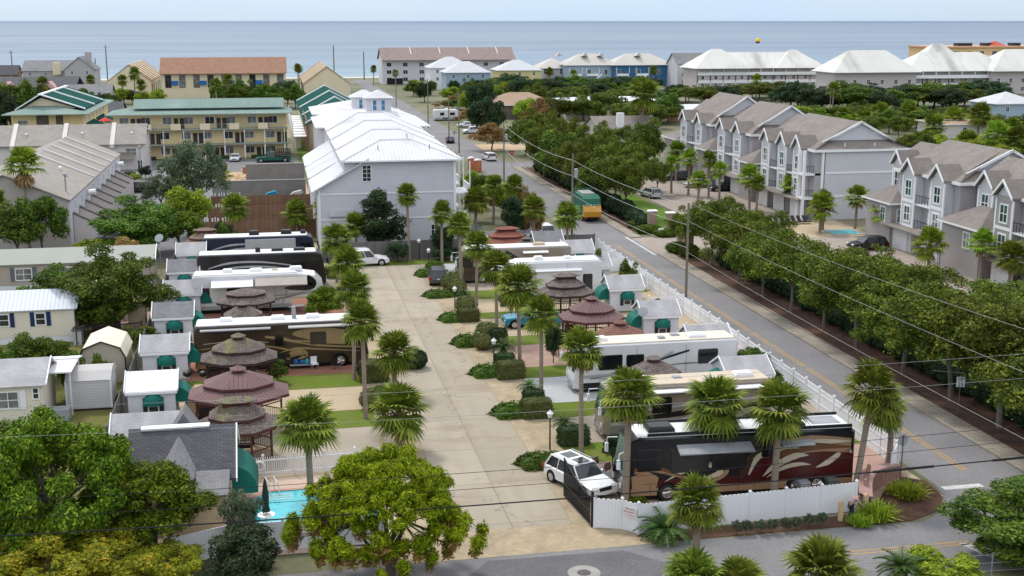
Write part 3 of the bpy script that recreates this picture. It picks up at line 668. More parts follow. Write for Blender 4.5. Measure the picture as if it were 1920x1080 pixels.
def hip(par, x0, x1, y0, y1, ze, zr, m, over=.4, inset=None, name='roof', fascia=None, dirn=None, ratio=1.0, base_h=.16, top=None):
    X0,X1,Y0,Y1 = x0-over,x1+over,y0-over,y1+over; hw = min(X1-X0,Y1-Y0)/2*ratio
    if X1-X0 >= Y1-Y0: r0, r1 = (X0+hw,(Y0+Y1)/2),(X1-hw,(Y0+Y1)/2)
    else: r0, r1 = ((X0+X1)/2,Y0+hw),((X0+X1)/2,Y1-hw)
    if top: r0, r1 = top
    b = MB(); zb = ze
    vs = [(X0,Y0,zb),(X1,Y0,zb),(X1,Y1,zb),(X0,Y1,zb),(r0[0],r0[1],zr),(r1[0],r1[1],zr)]
    if abs(r1[0]-r0[0]) >= abs(r1[1]-r0[1]): fs = [(0,1,5,4),(2,3,4,5),(1,2,5),(3,0,4),(3,2,1,0)]
    else: fs = [(0,1,4),(1,2,5,4),(2,3,5),(3,0,4,5),(3,2,1,0)]
    b.add(vs, fs); o = b.build(name, m, par)
    if fascia:
        f = MB(); k = .06
        f.box(X0-k,X1+k,Y0-k,Y0,ze-base_h,ze+.03); f.box(X0-k,X1+k,Y1,Y1+k,ze-base_h,ze+.03); f.box(X0-k,X0,Y0,Y1,ze-base_h,ze+.03); f.box(X1,X1+k,Y0,Y1,ze-base_h,ze+.03)
        f.build('fascia', fascia, par)
    return o
def roof_bits(par, pts, m=None):
    for x, y, z, k in pts:
        b = MB()
        if k == 'pipe': b.tube([(x,y,z-.3),(x,y,z+.45)], .07, 6)
        else: b.lathe([(.22,z-.2),(.24,z+.12),(.3,z+.14),(.3,z+.22),(.02,z+.32)], x, y, 8)
        b.build('vent', m or M_graymetal, par)

# ---- large white house row beside the drive end
wh = thing('white_house_row', 'large white house row with pale standing seam roofs at the end of the drive', 'house', (14,178,0))
bx(wh, 'wall', M_lavender, 8.6, 22.4, 151.5, 203.5, 0, 10.72)
b = MB(); b.prism([(5.3,0),(8.6,0),(8.6,9.55),(5.3,7.25)], 1, 151.5, 191); b.build('wall', M_lavender, wh)
for k in range(4):
    y0 = 151.5+k*13; zr_ = 12.7+k*.22; hip(wh, 9.0, 22.4, y0, y0+13+ (6 if k < 3 else 0), 10.75+k*.12, zr_, M_whitemetal, .7, fascia=M_trim, top=((13.5,y0+5.4),(17.6,y0+5.4)), name='roof')
    b = MB()
    for q in (((8.3,y0-.7,10.8+k*.12),(13.5,y0+5.4,zr_+.03)),((23.1,y0-.7,10.8+k*.12),(17.6,y0+5.4,zr_+.03)),((13.5,y0+5.4,zr_+.03),(17.6,y0+5.4,zr_+.03))): b.tube(q, .13, 5)
    b.build('hip_cap', M_white, wh)
for k in range(3):
    y0 = 151.3+k*13.2; b = MB(); b.prism([(4.5,6.85+k*.1),(11.6,10.9+k*.1),(11.6,11.08+k*.1),(4.5,7.03+k*.1)], 1, y0-.4, y0+11.9); b.build('shed_roof', M_whitemetal, wh)
    b = MB(); b.prism([(4.7,7.05),(11.4,11.0),(11.4,11.25),(4.7,7.35)], 1, y0+11.95, y0+12.6); b.build('parapet', M_trim, wh)
bx(wh, 'belt_board', M_trim, 5.2, 22.5, 151.40, 151.49, 7.0, 7.22) if False else None
for z in (6.55, 3.4): bx(wh, 'belt_board', M_trim, 5.4, 22.4, 151.43, 151.5, z, z+.16)
for x in (5.45, 22.3): bx(wh, 'corner_board', M_trim, x-.15, x+.15, 151.40, 151.5, 0, 7.2 if x < 9 else 10.5)
window(wh, 'S', 151.5, 11.35, 8.1, 1.15, 2.1, nx=2, nz=4, pane=M_glass)
window(wh, 'S', 151.5, 19.7, 1.1, 1.0, 1.5, pane=M_glass); window(wh, 'S', 151.5, 20.9, 3.6, 1.0, 2.0, frame=M_graymetal, pane=M_curtain)
bx(wh, 'hanging_sign', M_whitesiding, 6.6, 9.6, 151.2, 151.45, 3.9, 4.7)
b = MB()
for k in range(3):
    b.box(22.4,24.6,153+k*9,158.5+k*9,6.0,6.2); b.box(22.4,24.6,153+k*9,158.5+k*9,3.0,3.15)
    for q in (153.1, 158.4): b.box(24.4,24.55,q+k*9-.08,q+k*9+.08,0,10.2)
    for q in range(14): b.box(24.45,24.52,153.2+k*9+q*.4,153.26+k*9+q*.4,6.2,7.1)
    b.box(24.42,24.56,153+k*9,158.5+k*9,7.1,7.2)
b.build('porch', M_trim, wh)
roof_bits(wh, [(13,154,11.9,'pipe'),(19.5,154,11.9,'pipe'),(17,157,13,'pipe')])

# ---- second white building with two cupolas
wb = thing('white_cupola_building', 'long white roofed building with two blue windowed cupolas behind the big white house', 'building', (17.5,240,0))
bx(wb, 'wall', M_whitesiding, 8.6, 26.6, 217, 262, 0, 9.3)
hip(wb, 8.2, 27, 217, 240, 9.4, 11.6, M_whitemetal, .6, fascia=M_trim, top=((12,228),(23,228))); hip(wb, 8.2, 24.5, 241.5, 262, 9.9, 11.8, M_whitemetal, .3, fascia=M_trim)
for k, (x, y, s) in enumerate(((19.2,225,1.0),(18.0,243,1.05))):
    c = bx(wb, 'cupola', M_whitesiding, x-2.2*s, x+2.2*s, y-2, y+2, 10.6, 13.9-k*.9)
    h_ = hip(wb, x-2.2*s, x+2.2*s, y-2, y+2, 13.95-k*.9, 15.3-k*.9, M_whitemetal, .55, fascia=None, name='cupola_roof'); h_.parent = c
    f = bx(wb, 'cupola_base', M_trim, x-4.4, x+3.2, y-2.6, y+2.6, 10.4, 11.5-k*.6); f.parent = c
    for dx in (-.75, .75):
        wi = window(wb, 'S', y-2, x+dx, 11.7-k*.9, .85, 1.95, pane=M_glassblue, nx=1, nz=2); wi.parent = c
window(wb, 'S', 217, 10.6, 6.6, 2.0, 1.6, pane=M_curtain)

# ---- green roofed motel wing with brick end
gb = thing('green_roof_block', 'long dark green roofed block with brick flank behind the white houses', 'building', (13,300,0))
gwall(gb, 7.8, 22, 266, 352, 0, 6.0, 9.7, M_cream, 'y'); gable(gb, 7.8, 22, 266, 352, 6.0, 9.8, M_darkgreen, 'y', .8)
b = MB(); 
for y in (268, 292, 318, 345): b.prism([(7.2,5.9),(14.9,10.0),(22.6,5.9),(22.6,6.15),(14.9,10.3),(7.2,6.15)], 1, y, y+1.1)
b.build('ridge_flashing', M_trim, gb)
bx(gb, 'brick_flank', M_brick, 7.6, 7.78, 264, 300, 0, 6.5)
b = MB()
for k in range(9):
    y = 270+k*7; b.box(4.6,7.5,y,y+5,2.9,3.05); b.box(4.6,4.7,y,y+.12,0,6); b.box(4.6,4.7,y+4.9,y+5,0,6); b.box(4.6,4.68,y,y+5,3.9,4.0)
    for q in range(8): b.box(4.62,4.67,y+q*.6,y+q*.6+.06,3.05,3.9)
    b.prism([(y+5,0),(y+7,0),(y+5,3)], 0, 5.2, 6.4)
b.build('stair_gallery', M_trim, gb)

# ---- yellow motel
mo = thing('yellow_motel', 'three storey yellow motel with pale green metal roof and open galleries', 'motel', (-14,262,0))
bx(mo, 'wall', M_yellowwall, -31, 3.2, 258.6, 268, 0, 9.1)
hip(mo, -31.5, 3.6, 257, 269, 9.15, 10.35, M_greenmetal, .8, fascia=mat('sage_trim', (.30,.36,.32)), top=((-27,263),(1.0,263)), name='lower_roof')
gable(mo, -27, 2.6, 259.4, 267, 10.15, 11.7, M_greenmetal, 'x', .2, name='roof')
M_sage = MATS['sage_trim']
for fl in (1, 2): bx(mo, 'gallery', M_sage, -31.2, 3.4, 256.7, 258.59, fl*3.05-.22, fl*3.05)
ra = MB()
for fl in (1, 2):
    z = fl*3.05
    if fl == 2:
        ra.box(-31,3.2,256.75,256.8,z+.92,z+1.0)
        for k in range(76): ra.box(-31+k*.45,-30.95+k*.45,256.76,256.79,z,z+.92)
ra.build('railing', M_sage, mo)
b = MB()
for k in range(9): b.box(-29.5+k*4.0,-29.25+k*4.0,256.75,257.0,0,2.83)
for k in range(9): b.box(-29.45+k*4.0,-29.3+k*4.0,256.78,256.93,3.06,5.88)
b.build('gallery_post', M_trim, mo)
for k in range(5): bx(mo, 'balcony_panel', M_cream, -25.6+k*5.75, -23.6+k*5.75, 256.55, 256.7, 5.95, 7.2)
for fl in range(3):
    z = fl*3.05
    for k in range(8):
        x = -29.6+k*4.2+ (.6 if fl == 2 else 0)
        window(mo, 'S', 258.6, x, z+.85, 1.9, 1.5, frame=M_trim, pane=M_curtain if (k+fl) % 3 else M_glass, nx=2, nz=1)
        if k % 2 == (fl % 2): 
            for q in (1.75, 2.9): d = bx(mo, 'door', mat('brown_door', (.055,.05,.05)), x+q-.42, x+q+.42, 258.5, 258.59, z+.02, z+2.1)
for k in range(4): bx(mo, 'hedge_planter', L_dark, -27+k*7.6, -23+k*7.6, 255.9, 256.5, 0, .75)

# ---- second yellow motel wing, upper left
m2 = thing('yellow_motel_wing', 'yellow motel wing with dark green panelled roof left of the main motel', 'motel', (-48,305,0))
bx(m2, 'wall', M_yellowwall, -56.5, -41.2, 290, 334, 0, 7.3)
hip(m2, -57, -40.7, 288, 335, 7.3, 9.4, M_greenmetal, .9, fascia=M_sage, top=((-50,296),(-50,330)), name='skirt_roof')
gwall(m2, -54.5, -43.5, 293.5, 330, 7.6, 8.4, 10.6, M_cream, 'y', mid=-50.5, name='gable_wall'); gable(m2, -55.2, -41.6, 292.6, 330, 8.0, 11.1, M_darkgreen, 'y', .3, mid=-50.5)
b = MB()
for y in (292.2, 308, 324): b.prism([(-56,7.9),(-50.5,11.25),(-41,8.0),(-41,8.25),(-50.5,11.55),(-56,8.15)], 1, y, y+.7)
b.box(-50.9,-50.1,292,331,11.2,11.5); b.build('ridge_flashing', M_trim, m2)
for k in range(6): window(m2, 'E', -41.2, 292.5+k*6.5, 5.2, 1.2, 1.1, pane=M_glass)
for k in range(2):
    b = MB(); b.prism([(-41.2,4.6),(-38.6,3.3),(-38.6,3.5),(-41.2,4.8)], 1, 294+k*17, 307+k*17); b.build('porch_roof', M_darkgreen, m2)
for x, w_ in ((-47.6,2.6),(-44,1.5)): bx(m2, 'opening', mat('brown_panel', (.14,.11,.10)), x-w_/2-2.3, x+w_/2-2.3, 289.9, 289.98, 0, 6.9)
window(m2, 'S', 290, -54.1, 4.0, 2.2, 1.9, pane=M_curtain); bx(m2, 'balcony', M_cream, -56.4, -51.8, 288.6, 289.9, 3.3, 3.6)
b = MB(); b.lathe([(.05,2.9),(1.5,2.75),(.05,3.5)], n=8); b.tube([(0,0,0),(0,0,3.3)], .04, 5)
um = tag(b.build('red_umbrella', mat('red_canvas', (.5,.03,.03), fine=.05)), 'red patio umbrella between the two yellow motels', 'umbrella'); um.location = (-35.5,282,3.4)

# ---- taupe townhouse row (ridge across) and buttressed row (ridge away)
tb = thing('taupe_townhouse_row', 'pale townhouse row with taupe roof and white party walls left of the motel', 'townhouse', (-38,246,0))
bx(tb, 'wall', M_taupelight, -62, -23.6, 241, 252, 0, 4.9); gable(tb, -62, -23.6, 240.6, 252, 4.9, 8.1, M_shinglebeige, 'x', .3)
gwall(tb, -62, -23.7, 241.2, 251.8, 4.85, 4.95, 7.9, M_taupelight, 'x', name='gable_wall')
for x in (-47.5, -38.5, -29.8):
    b = MB(); b.prism([(240.2,4.9),(246.3,8.5),(252,5.0),(252,4.2),(240.2,4.2)], 0, x, x+.8); b.build('party_wall', M_taupelight, tb)
window(tb, 'S', 241, -26.1, 2.6, 2.1, 1.5, pane=M_glassgreen); window(tb, 'S', 241, -55.8, 2.6, 2.4, 1.5, pane=M_glassgreen, nz=1); window(tb, 'S', 241, -24.6, .2, 1.0, 1.6)
b = MB(); b.prism([(239,2.2),(241,3.3),(241,3.1),(239,2.0)], 0, -28.6, -25.6); b.build('porch_roof', M_shingletaupe, tb)
roof_bits(tb, [(-45,243.5,6.6,'vent'),(-35,243.6,6.7,'vent'),(-26,243.5,6.6,'vent'),(-54,243.5,6.6,'vent')], M_trim)
ta = thing('buttress_townhouse_row', 'taupe townhouse row with slanting fin walls beside the parking lot', 'townhouse', (-32,184,0))
gwall(ta, -40.5, -25, 158, 212, 0, 5.9, 9.0, M_taupewall, 'y', mid=-32.3); gable(ta, -40.5, -25, 158, 212, 5.95, 9.1, M_shinglebeige, 'y', .35, mid=-32.3)
bx(ta, 'east_wall', M_whitesiding, -25.0, -24.85, 158, 212, 0, 5.6)
for k, y in enumerate((180,186.5,193,199.5,206)):
    b = MB(); b.prism([(-24.6,5.8),(-32.3,9.2),(-32.3,9.55),(-24.6,6.15)], 1, y, y+.45); b.build('party_wall', M_taupelight, ta)
for k in range(9):
    y = 160+k*5.6; b = MB(); b.prism([(-24.8,0),(-22.2,0),(-22.2,2.6),(-24.8,3.9)], 1, y, y+.5); b.build('fin_wall', M_taupelight, ta)
    b = MB(); b.prism([(-24.8,3.9),(-22.1,2.6),(-22.1,2.75),(-24.8,4.08)], 1, y-.1, y+.75); b.build('fin_cap', mat('brown_cap', (.15,.12,.11)), ta)
    window(ta, 'E', -24.85, y+2.6, 4.1, .9, 1.2, nx=1); window(ta, 'E', -24.85, y+3.4, .3, 1.2, 1.9, nx=1)
for y in (172.5, 206): b = MB(); b.tube([(-24.5,y,4.9),(-23.6,y,5.0)], .38, 8); b.build('vent_hood', M_trim, ta)
roof_bits(ta, [(-28.5,176,7.8,'vent')], M_trim)

# ---- far left and beach front
def facade_windows(par, y, xs, z, w_, h_, **kw):
    for x in xs: window(par, 'S', y, x, z, w_, h_, **kw)
br = thing('beach_motel', 'wide cream beach motel under one long red brown roof', 'motel', (-16,470,0))
bx(br, 'wall', M_cream, -38, 6, 462, 478, 0, 9.0); gable(br, -38, 6, 461, 479, 9.0, 14.2, M_redroof, 'x', .5)
gwall(br, -37.9, 5.9, 462, 478, 8.9, 9.0, 13.6, M_cream, 'x', name='gable_wall')
for k in range(9): window(br, 'S', 462, -35.6+k*4.95, 3.8, 2.2, 4.6, frame=mat('bronze_frame', (.12,.09,.08)), pane=M_curtain if k % 3 else M_glass, nx=2, nz=3)
for k in range(4): b = MB(); b.prism([(462,6.3),(460.9,5.2),(460.9,4.9),(462,4.9)], 0, -33.6+k*9.9-.9, -33.6+k*9.9+1.5); b.build('awning', mat('blue_awning', (.01,.13,.38), fine=.05), br)
for nm, x0, x1, y0, y1, ze, zr, lab in (('gable_condo',-57,-42,466,520,6.2,11.8,'striped brown gabled condo left of the long red brown motel roof'),('gable_condo',12,28,440,500,5.8,11.6,'brown gabled condo with cream end wall right of the long red brown motel roof')):
    g = thing(nm, lab, 'condo', ((x0+x1)/2,(y0+y1)/2,0)); gwall(g, x0, x1, y0, y1, 0, ze, zr, M_cream, 'y'); gable(g, x0, x1, y0, y1, ze, zr+.05, M_redroof, 'y', .3)
    side = 1 if x0 < 0 else -1
    for k in range(6):
        b = MB(); xm = (x0+x1)/2; xe = x1+.3 if side > 0 else x0-.3; b.prism([(xe,ze),(xm,zr+.2),(xm,zr+.5),(xe,ze+.4)], 1, y0+4+k*8, y0+6+k*8); b.build('party_wall', M_cream, g)
        window(g, 'E' if side > 0 else 'W', x1 if side > 0 else x0, y0+5+k*8, 1.5, 3.0, 3.6, nx=2, nz=2, frame=MATS['bronze_frame'])
def simple_house(name, label, cat, x0, x1, y0, y1, ze, zr, wall, roof, kind='hip', axis='x', wins=(), pane=None, floors=1, fascia=None, over=.5, z0=0, nwin=3, ww=1.1, hh=1.4):
    g = thing(name, label, cat, ((x0+x1)/2,(y0+y1)/2,z0))
    if kind == 'hip': bx(g, 'wall', wall, x0, x1, y0, y1, z0, ze); hip(g, x0, x1, y0, y1, ze, zr, roof, over, fascia=fascia or M_trim)
    else: gwall(g, x0, x1, y0, y1, z0, ze, zr-.05, wall, axis); gable(g, x0, x1, y0, y1, ze, zr, roof, axis, over)
    for fl in range(floors):
        for k in range(nwin):
            x = x0+(x1-x0)*(k+.5)/nwin; zz = ze-2.1-fl*3.0
            if zz > .2: window(g, 'S', y0, x, zz, ww, hh, pane=pane)
    return g
simple_house('gray_beach_house', 'weathered gray beach house with several chimneys on the far left shore', 'house', -103,-78,560,580,6.5,10.5, M_graysiding, M_shinglegray, 'gable', 'x', nwin=4, floors=2)
gh = simple_house('gray_beach_cottage', 'gray cottage with square tower chimney beside the weathered beach house', 'house', -84,-72,548,566,7.5,12.5, M_graysiding, M_shinglegray, 'gable', 'y', nwin=2, floors=2)
bx(gh, 'chimney', M_graysiding, -76, -73.6, 552, 555, 7, 14.5); bx(gh, 'chimney', M_cream, -90, -87, 556, 559, 5, 10)
pk = thing('pink_motel', 'pink gabled motel with dark roof on the far left', 'motel', (-85,470,0)); bx(pk, 'wall', M_pinkwall, -96, -68, 466, 480, 0, 4.6); gable(pk, -96, -68, 464, 482, 4.6, 7.6, M_shingledark, 'x', .6)
for x in (-90, -76): gwall(pk, x-4.5, x+4.5, 459, 466, 0, 1.8, 6.6, M_pinkwall, 'y', name='gable_wing')
simple_house('gray_roof_house', 'low gray roofed house between pink motel and palm clump', 'house', -66,-52,430,442,3.6,6.5, M_taupewall, M_shinglegray, 'gable', 'x')
simple_house('shingle_house', 'broad gray shingle roofed house behind the yellow motel', 'house', -40,-8,345,362,3.2,6.2, M_taupewall, M_shinglegray, 'hip', nwin=4)
simple_house('slate_roof_house', 'small slate roofed house behind the green panelled motel wing', 'house', -52,-40,350,362,3.4,5.6, M_taupewall, M_shingledark, 'gable', 'x')
simple_house('yard_shed', 'low brown roofed store behind the taupe townhouse row', 'shed', -64,-48,372,380,3,5, M_brownsiding, M_shinglebrown, 'gable', 'x')
wc = thing('beach_condo_row', 'long white beach condo row with brown roof near the end of the street', 'condo', (76,560,0))
bx(wc, 'wall', M_whitesiding, 49, 108, 548, 566, 0, 10.6); gable(wc, 49, 108, 546, 568, 10.6, 15.6, bricky('mauve_shingle', (.30,.23,.21),(.26,.2,.185),(.2,.16,.15),.4,.2,.012), 'x', .5)
gwall(wc, 49.1, 107.9, 547, 567, 10.5, 10.6, 15.2, M_whitesiding, 'x', name='gable_wall')
for x in (62, 75, 88, 101): b = MB(); b.prism([(546,10.6),(557,15.9),(568,10.6),(568,10.2),(546,10.2)], 0, x, x+.35); b.build('party_wall', M_cream, wc)
for k in range(8):
    for z in (1.2, 4.4, 7.6): window(wc, 'S', 548, 52+k*7.2, z, 2.2, 1.8, pane=M_glass, nx=2, nz=1)
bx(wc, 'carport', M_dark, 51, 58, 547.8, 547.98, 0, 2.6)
simple_house('white_beach_house', 'white hip roofed house in front of the brown roofed condo row', 'house', 64,82,500,515,8.8,13.0, M_white, mat('pale_metal_roof',(.52,.53,.55),(.47,.48,.50)), nwin=3, floors=2)
simple_house('pale_blue_house', 'pale blue two storey house with light gray hip roof', 'house', 66,83,468,482,8.2,12.2, M_paleblue, MATS['pale_metal_roof'], nwin=3, floors=2)
simple_house('pale_yellow_house', 'pale yellow house with light hip roof right of the blue house', 'house', 92,110,500,515,7.6,11.6, lined('yellow_clap',(.62,.54,.27),(.58,.5,.25),.2,.02,1), MATS['pale_metal_roof'], nwin=3, floors=2)
bc = thing('blue_condo', 'deep blue condo with white balconies and tan metal roof', 'condo', (140,516,0))
M_tanroof = mat('tan_metal_roof', (.50,.47,.43), (.45,.43,.40), scale=.1)
for k, (x0, x1, y0) in enumerate(((114,128,522),(124,146,514),(144,170,512))):
    bx(bc, 'wall', M_bluewall if k == 2 else M_palegray if k == 0 else M_paleblue, x0, x1, y0, y0+14, 0, 9.0-(1.5 if k == 0 else 0)); hip(bc, x0, x1, y0, y0+15, 9.0-(1.5 if k == 0 else 0), 13.6-(2 if k == 0 else 0), M_tanroof, .8, fascia=M_trim)
    nb = 3 if k else 2
    for q in range(nb):
        xx = x0+1.5+q*(x1-x0)/nb
        for z in (1.0, 5.0):
            window(bc, 'S', y0, xx+1.2, z, 1.5, 2.1, pane=M_glass, nx=2, nz=2)
            if k and q < 2:
                b = MB(); b.box(xx-.6,xx+5.2,y0-1.8,y0-.05,z-.6,z-.4); b.box(xx-.6,xx+5.2,y0-1.8,y0-1.72,z-.4,z+.45); b.box(xx-.6,xx-.4,y0-1.8,y0-1.6,0,z+3); b.box(xx+5.0,xx+5.2,y0-1.8,y0-1.6,0,z+3); b.build('balcony', M_trim, bc)
    b = MB(); b.prism([(x0+9,0.4),(x0+15,4.8),(x0+15,5.4),(x0+9,1.0)], 1, y0-2.6, y0-1.9); b.build('stair', M_trim, bc)
for x, y in ((122,520),(133,518),(140,518),(156,516)):
    b = MB(); b.prism([(x-1.4,12.6),(x,14.0),(x+1.4,12.6)], 1, y-1, y+2); b.build('dormer', M_tanroof, bc)
simple_house('gray_condo', 'gray roofed condo between the blue condo and the white roofs', 'condo', 168,188,498,512,9.8,14.0, M_palegray, M_shinglegray, 'gable', 'x', nwin=4, floors=3)
def white_condo(label, xs, y0, ze, zr, wins):
    g = thing('white_roof_condo', label, 'condo', (sum(q[0] for q in xs)/len(xs), y0+8, 0), group=None)
    M_wroof = mat('cream_metal_roof', (.66,.65,.60), (.60,.59,.55), scale=.12, rough=.9, spec=.05, stain=((.27,.26,.25),.10,(1,.25,.25),.65))
    M_w = mat('rosy_stucco', (.53,.475,.465), (.50,.45,.44))
    for k, (x0, x1, dy, dz) in enumerate(xs):
        bx(g, 'wall', M_w, x0, x1, y0+dy, y0+dy+16, 0, ze); hip(g, x0, x1, y0+dy-1, y0+dy+17, ze, zr+dz, M_wroof, 1.0, fascia=M_trim)
        n = max(2, int((x1-x0)/5))
        for q in range(n):
            for z in (1.2, 4.4, 7.4):
                if z+1.6 < ze: window(g, 'S', y0+dy, x0+(x1-x0)*(q+.5)/n, z, 1.4, 1.6, pane=M_glass)
        if dz < 0:
            for z in (3.2, 6.3):
                b = MB(); b.box(x0,x1,y0+dy-2,y0+dy-.05,z-.2,z); b.box(x0,x1,y0+dy-2,y0+dy-1.9,z,z+1.0)
                for q in range(n+1): b.box(x0+(x1-x0)*q/n-.12,x0+(x1-x0)*q/n+.12,y0+dy-2.02,y0+dy-1.78,z-3,z+2.9)
                b.build('balcony', M_trim, g)
    return g
white_condo('cream roofed condo with white balconies behind the hedge, left of the pair', [(167.6,220.6,1.5,-.9),(167,189,0,.5),(201,221.5,.7,0)], 472, 8.9, 15.8, 3)
white_condo('long streaked white roofed condo behind the hedge at upper right', [(205,238,0,.2),(237,280,5,-.8),(246,268,12,2.4),(270,306,.8,.3)], 428, 8.8, 16.4, 3)
yc = thing('yellow_flat_condo', 'flat topped golden condo on the far right shore', 'condo', (345,520,0))
bx(yc, 'wall', mat('golden_stucco',(.66,.46,.22),(.6,.42,.2)), 290, 380, 505, 530, 0, 15.6); bx(yc, 'parapet', mat('salmon_trim',(.62,.36,.22)), 289.5, 380.5, 504.5, 530.5, 15.6, 16.3)
for k in range(9):
    for z in (9.2, 12.4): window(yc, 'S', 505, 293+k*6.2, z, 2.4, 1.9, pane=M_glass, nx=3, nz=1)
bx(yc, 'balcony', M_trim, 306, 318, 503, 504.9, 11.6, 12.4)
for x, w_ in ((304,7),(317,5),(331,4)): bx(yc, 'rooftop_unit', M_blackmetal, x, x+w_, 512, 516, 16.3, 17.6)
b = MB(); b.add([(319,510,16.3),(327,510,16.3),(327,518,16.3),(319,518,16.3),(323,514,18.6)], [(0,1,4),(1,2,4),(2,3,4),(3,0,4)]); b.build('roof_pavilion', mat('red_tile',(.5,.1,.06)), yc)
simple_house('blue_gray_house', 'blue gray house at the right edge below the white condo', 'house', 182,194,286,298,6.8,9.5, M_paleblue, MATS['pale_metal_roof'], nwin=2, floors=2)
simple_house('brown_roof_bungalow', 'low bungalow with sandy brown roof among trees right of the street', 'house', 61,81,346,360,4.0,7.2, M_brownsiding, mat('sandy_roof',(.36,.24,.17),(.3,.2,.14)), nwin=3)
simple_house('gray_roof_bungalow', 'gray roofed bungalow with white chimney among the trees', 'house', 73,87,270,284,3.2,5.8, M_taupewall, M_shingletaupe, 'gable', 'x', nwin=2)
bq = LABELS.get('x'); gg = [o for o in bpy.data.objects if o.get('label','').startswith('gray roofed bungalow with white')][0]
bx(gg, 'chimney', M_white, 77.5, 79.0, 271, 272.4, 3.4, 7.0)
simple_house('white_roof_bungalow', 'taupe bungalow with flat white roof beyond the chimney house', 'house', 82,112,340,356,5.2,6.0, M_taupewall, mat('white_membrane',(.62,.62,.66)), nwin=4)
simple_house('carport_house', 'low house with white carport roof and salmon wall left of the townhouses', 'house', 110,130,330,345,3.2,4.2, mat('salmon_wall',(.55,.3,.2)), MATS['white_membrane'], nwin=2)
simple_house('pale_outbuilding', 'pale flat roofed outbuilding at the right edge beyond the palms', 'shed', 158,176,268,282,3.4,4.0, M_taupelight, MATS['sandy_roof'], nwin=2)
simple_house('dark_shore_house', 'small dark roofed house on the far left edge of the beach road', 'house', -118,-108,575,586,4.5,8.2, M_redroof, M_shingledark, 'gable', 'x', nwin=2)

# ---- gray townhouses on the right: three stepped sections and a nearer block
M_mute = lined('mauve_gray_siding', (.36,.33,.33), (.335,.305,.305), .2, .02, 1, (.2,.185,.185), bump=.4)
def gablet(par, x, y, z, w_=3.0, h_=1.5, dep=2.6):
    """little gable over a bay, facing the street (-X)"""
    b = MB(); b.prism([(y-w_/2-.3,z-.25),(y,z+h_),(y+w_/2+.3,z-.25),(y+w_/2+.3,z-.42),(y,z+h_-.18),(y-w_/2-.3,z-.42)], 0, x-.35, x+dep); b.build('gablet_roof', M_shingletaupe, par)
    b = MB(); b.prism([(y-w_/2-.35,z-.22),(y,z+h_+.06),(y+w_/2+.35,z-.22),(y+w_/2+.35,z-.5),(y,z+h_-.24),(y-w_/2-.35,z-.5)], 0, x-.48, x-.352); b.build('gablet_board', M_trim, par)
    b = MB(); b.prism([(y-w_/2+.05,z-.6),(y+w_/2-.05,z-.6),(y+w_/2-.05,z-.3),(y,z+h_-.35),(y-w_/2+.05,z-.3)], 0, x+.02, x+.3); b.build('gablet_wall', M_palegray, par)
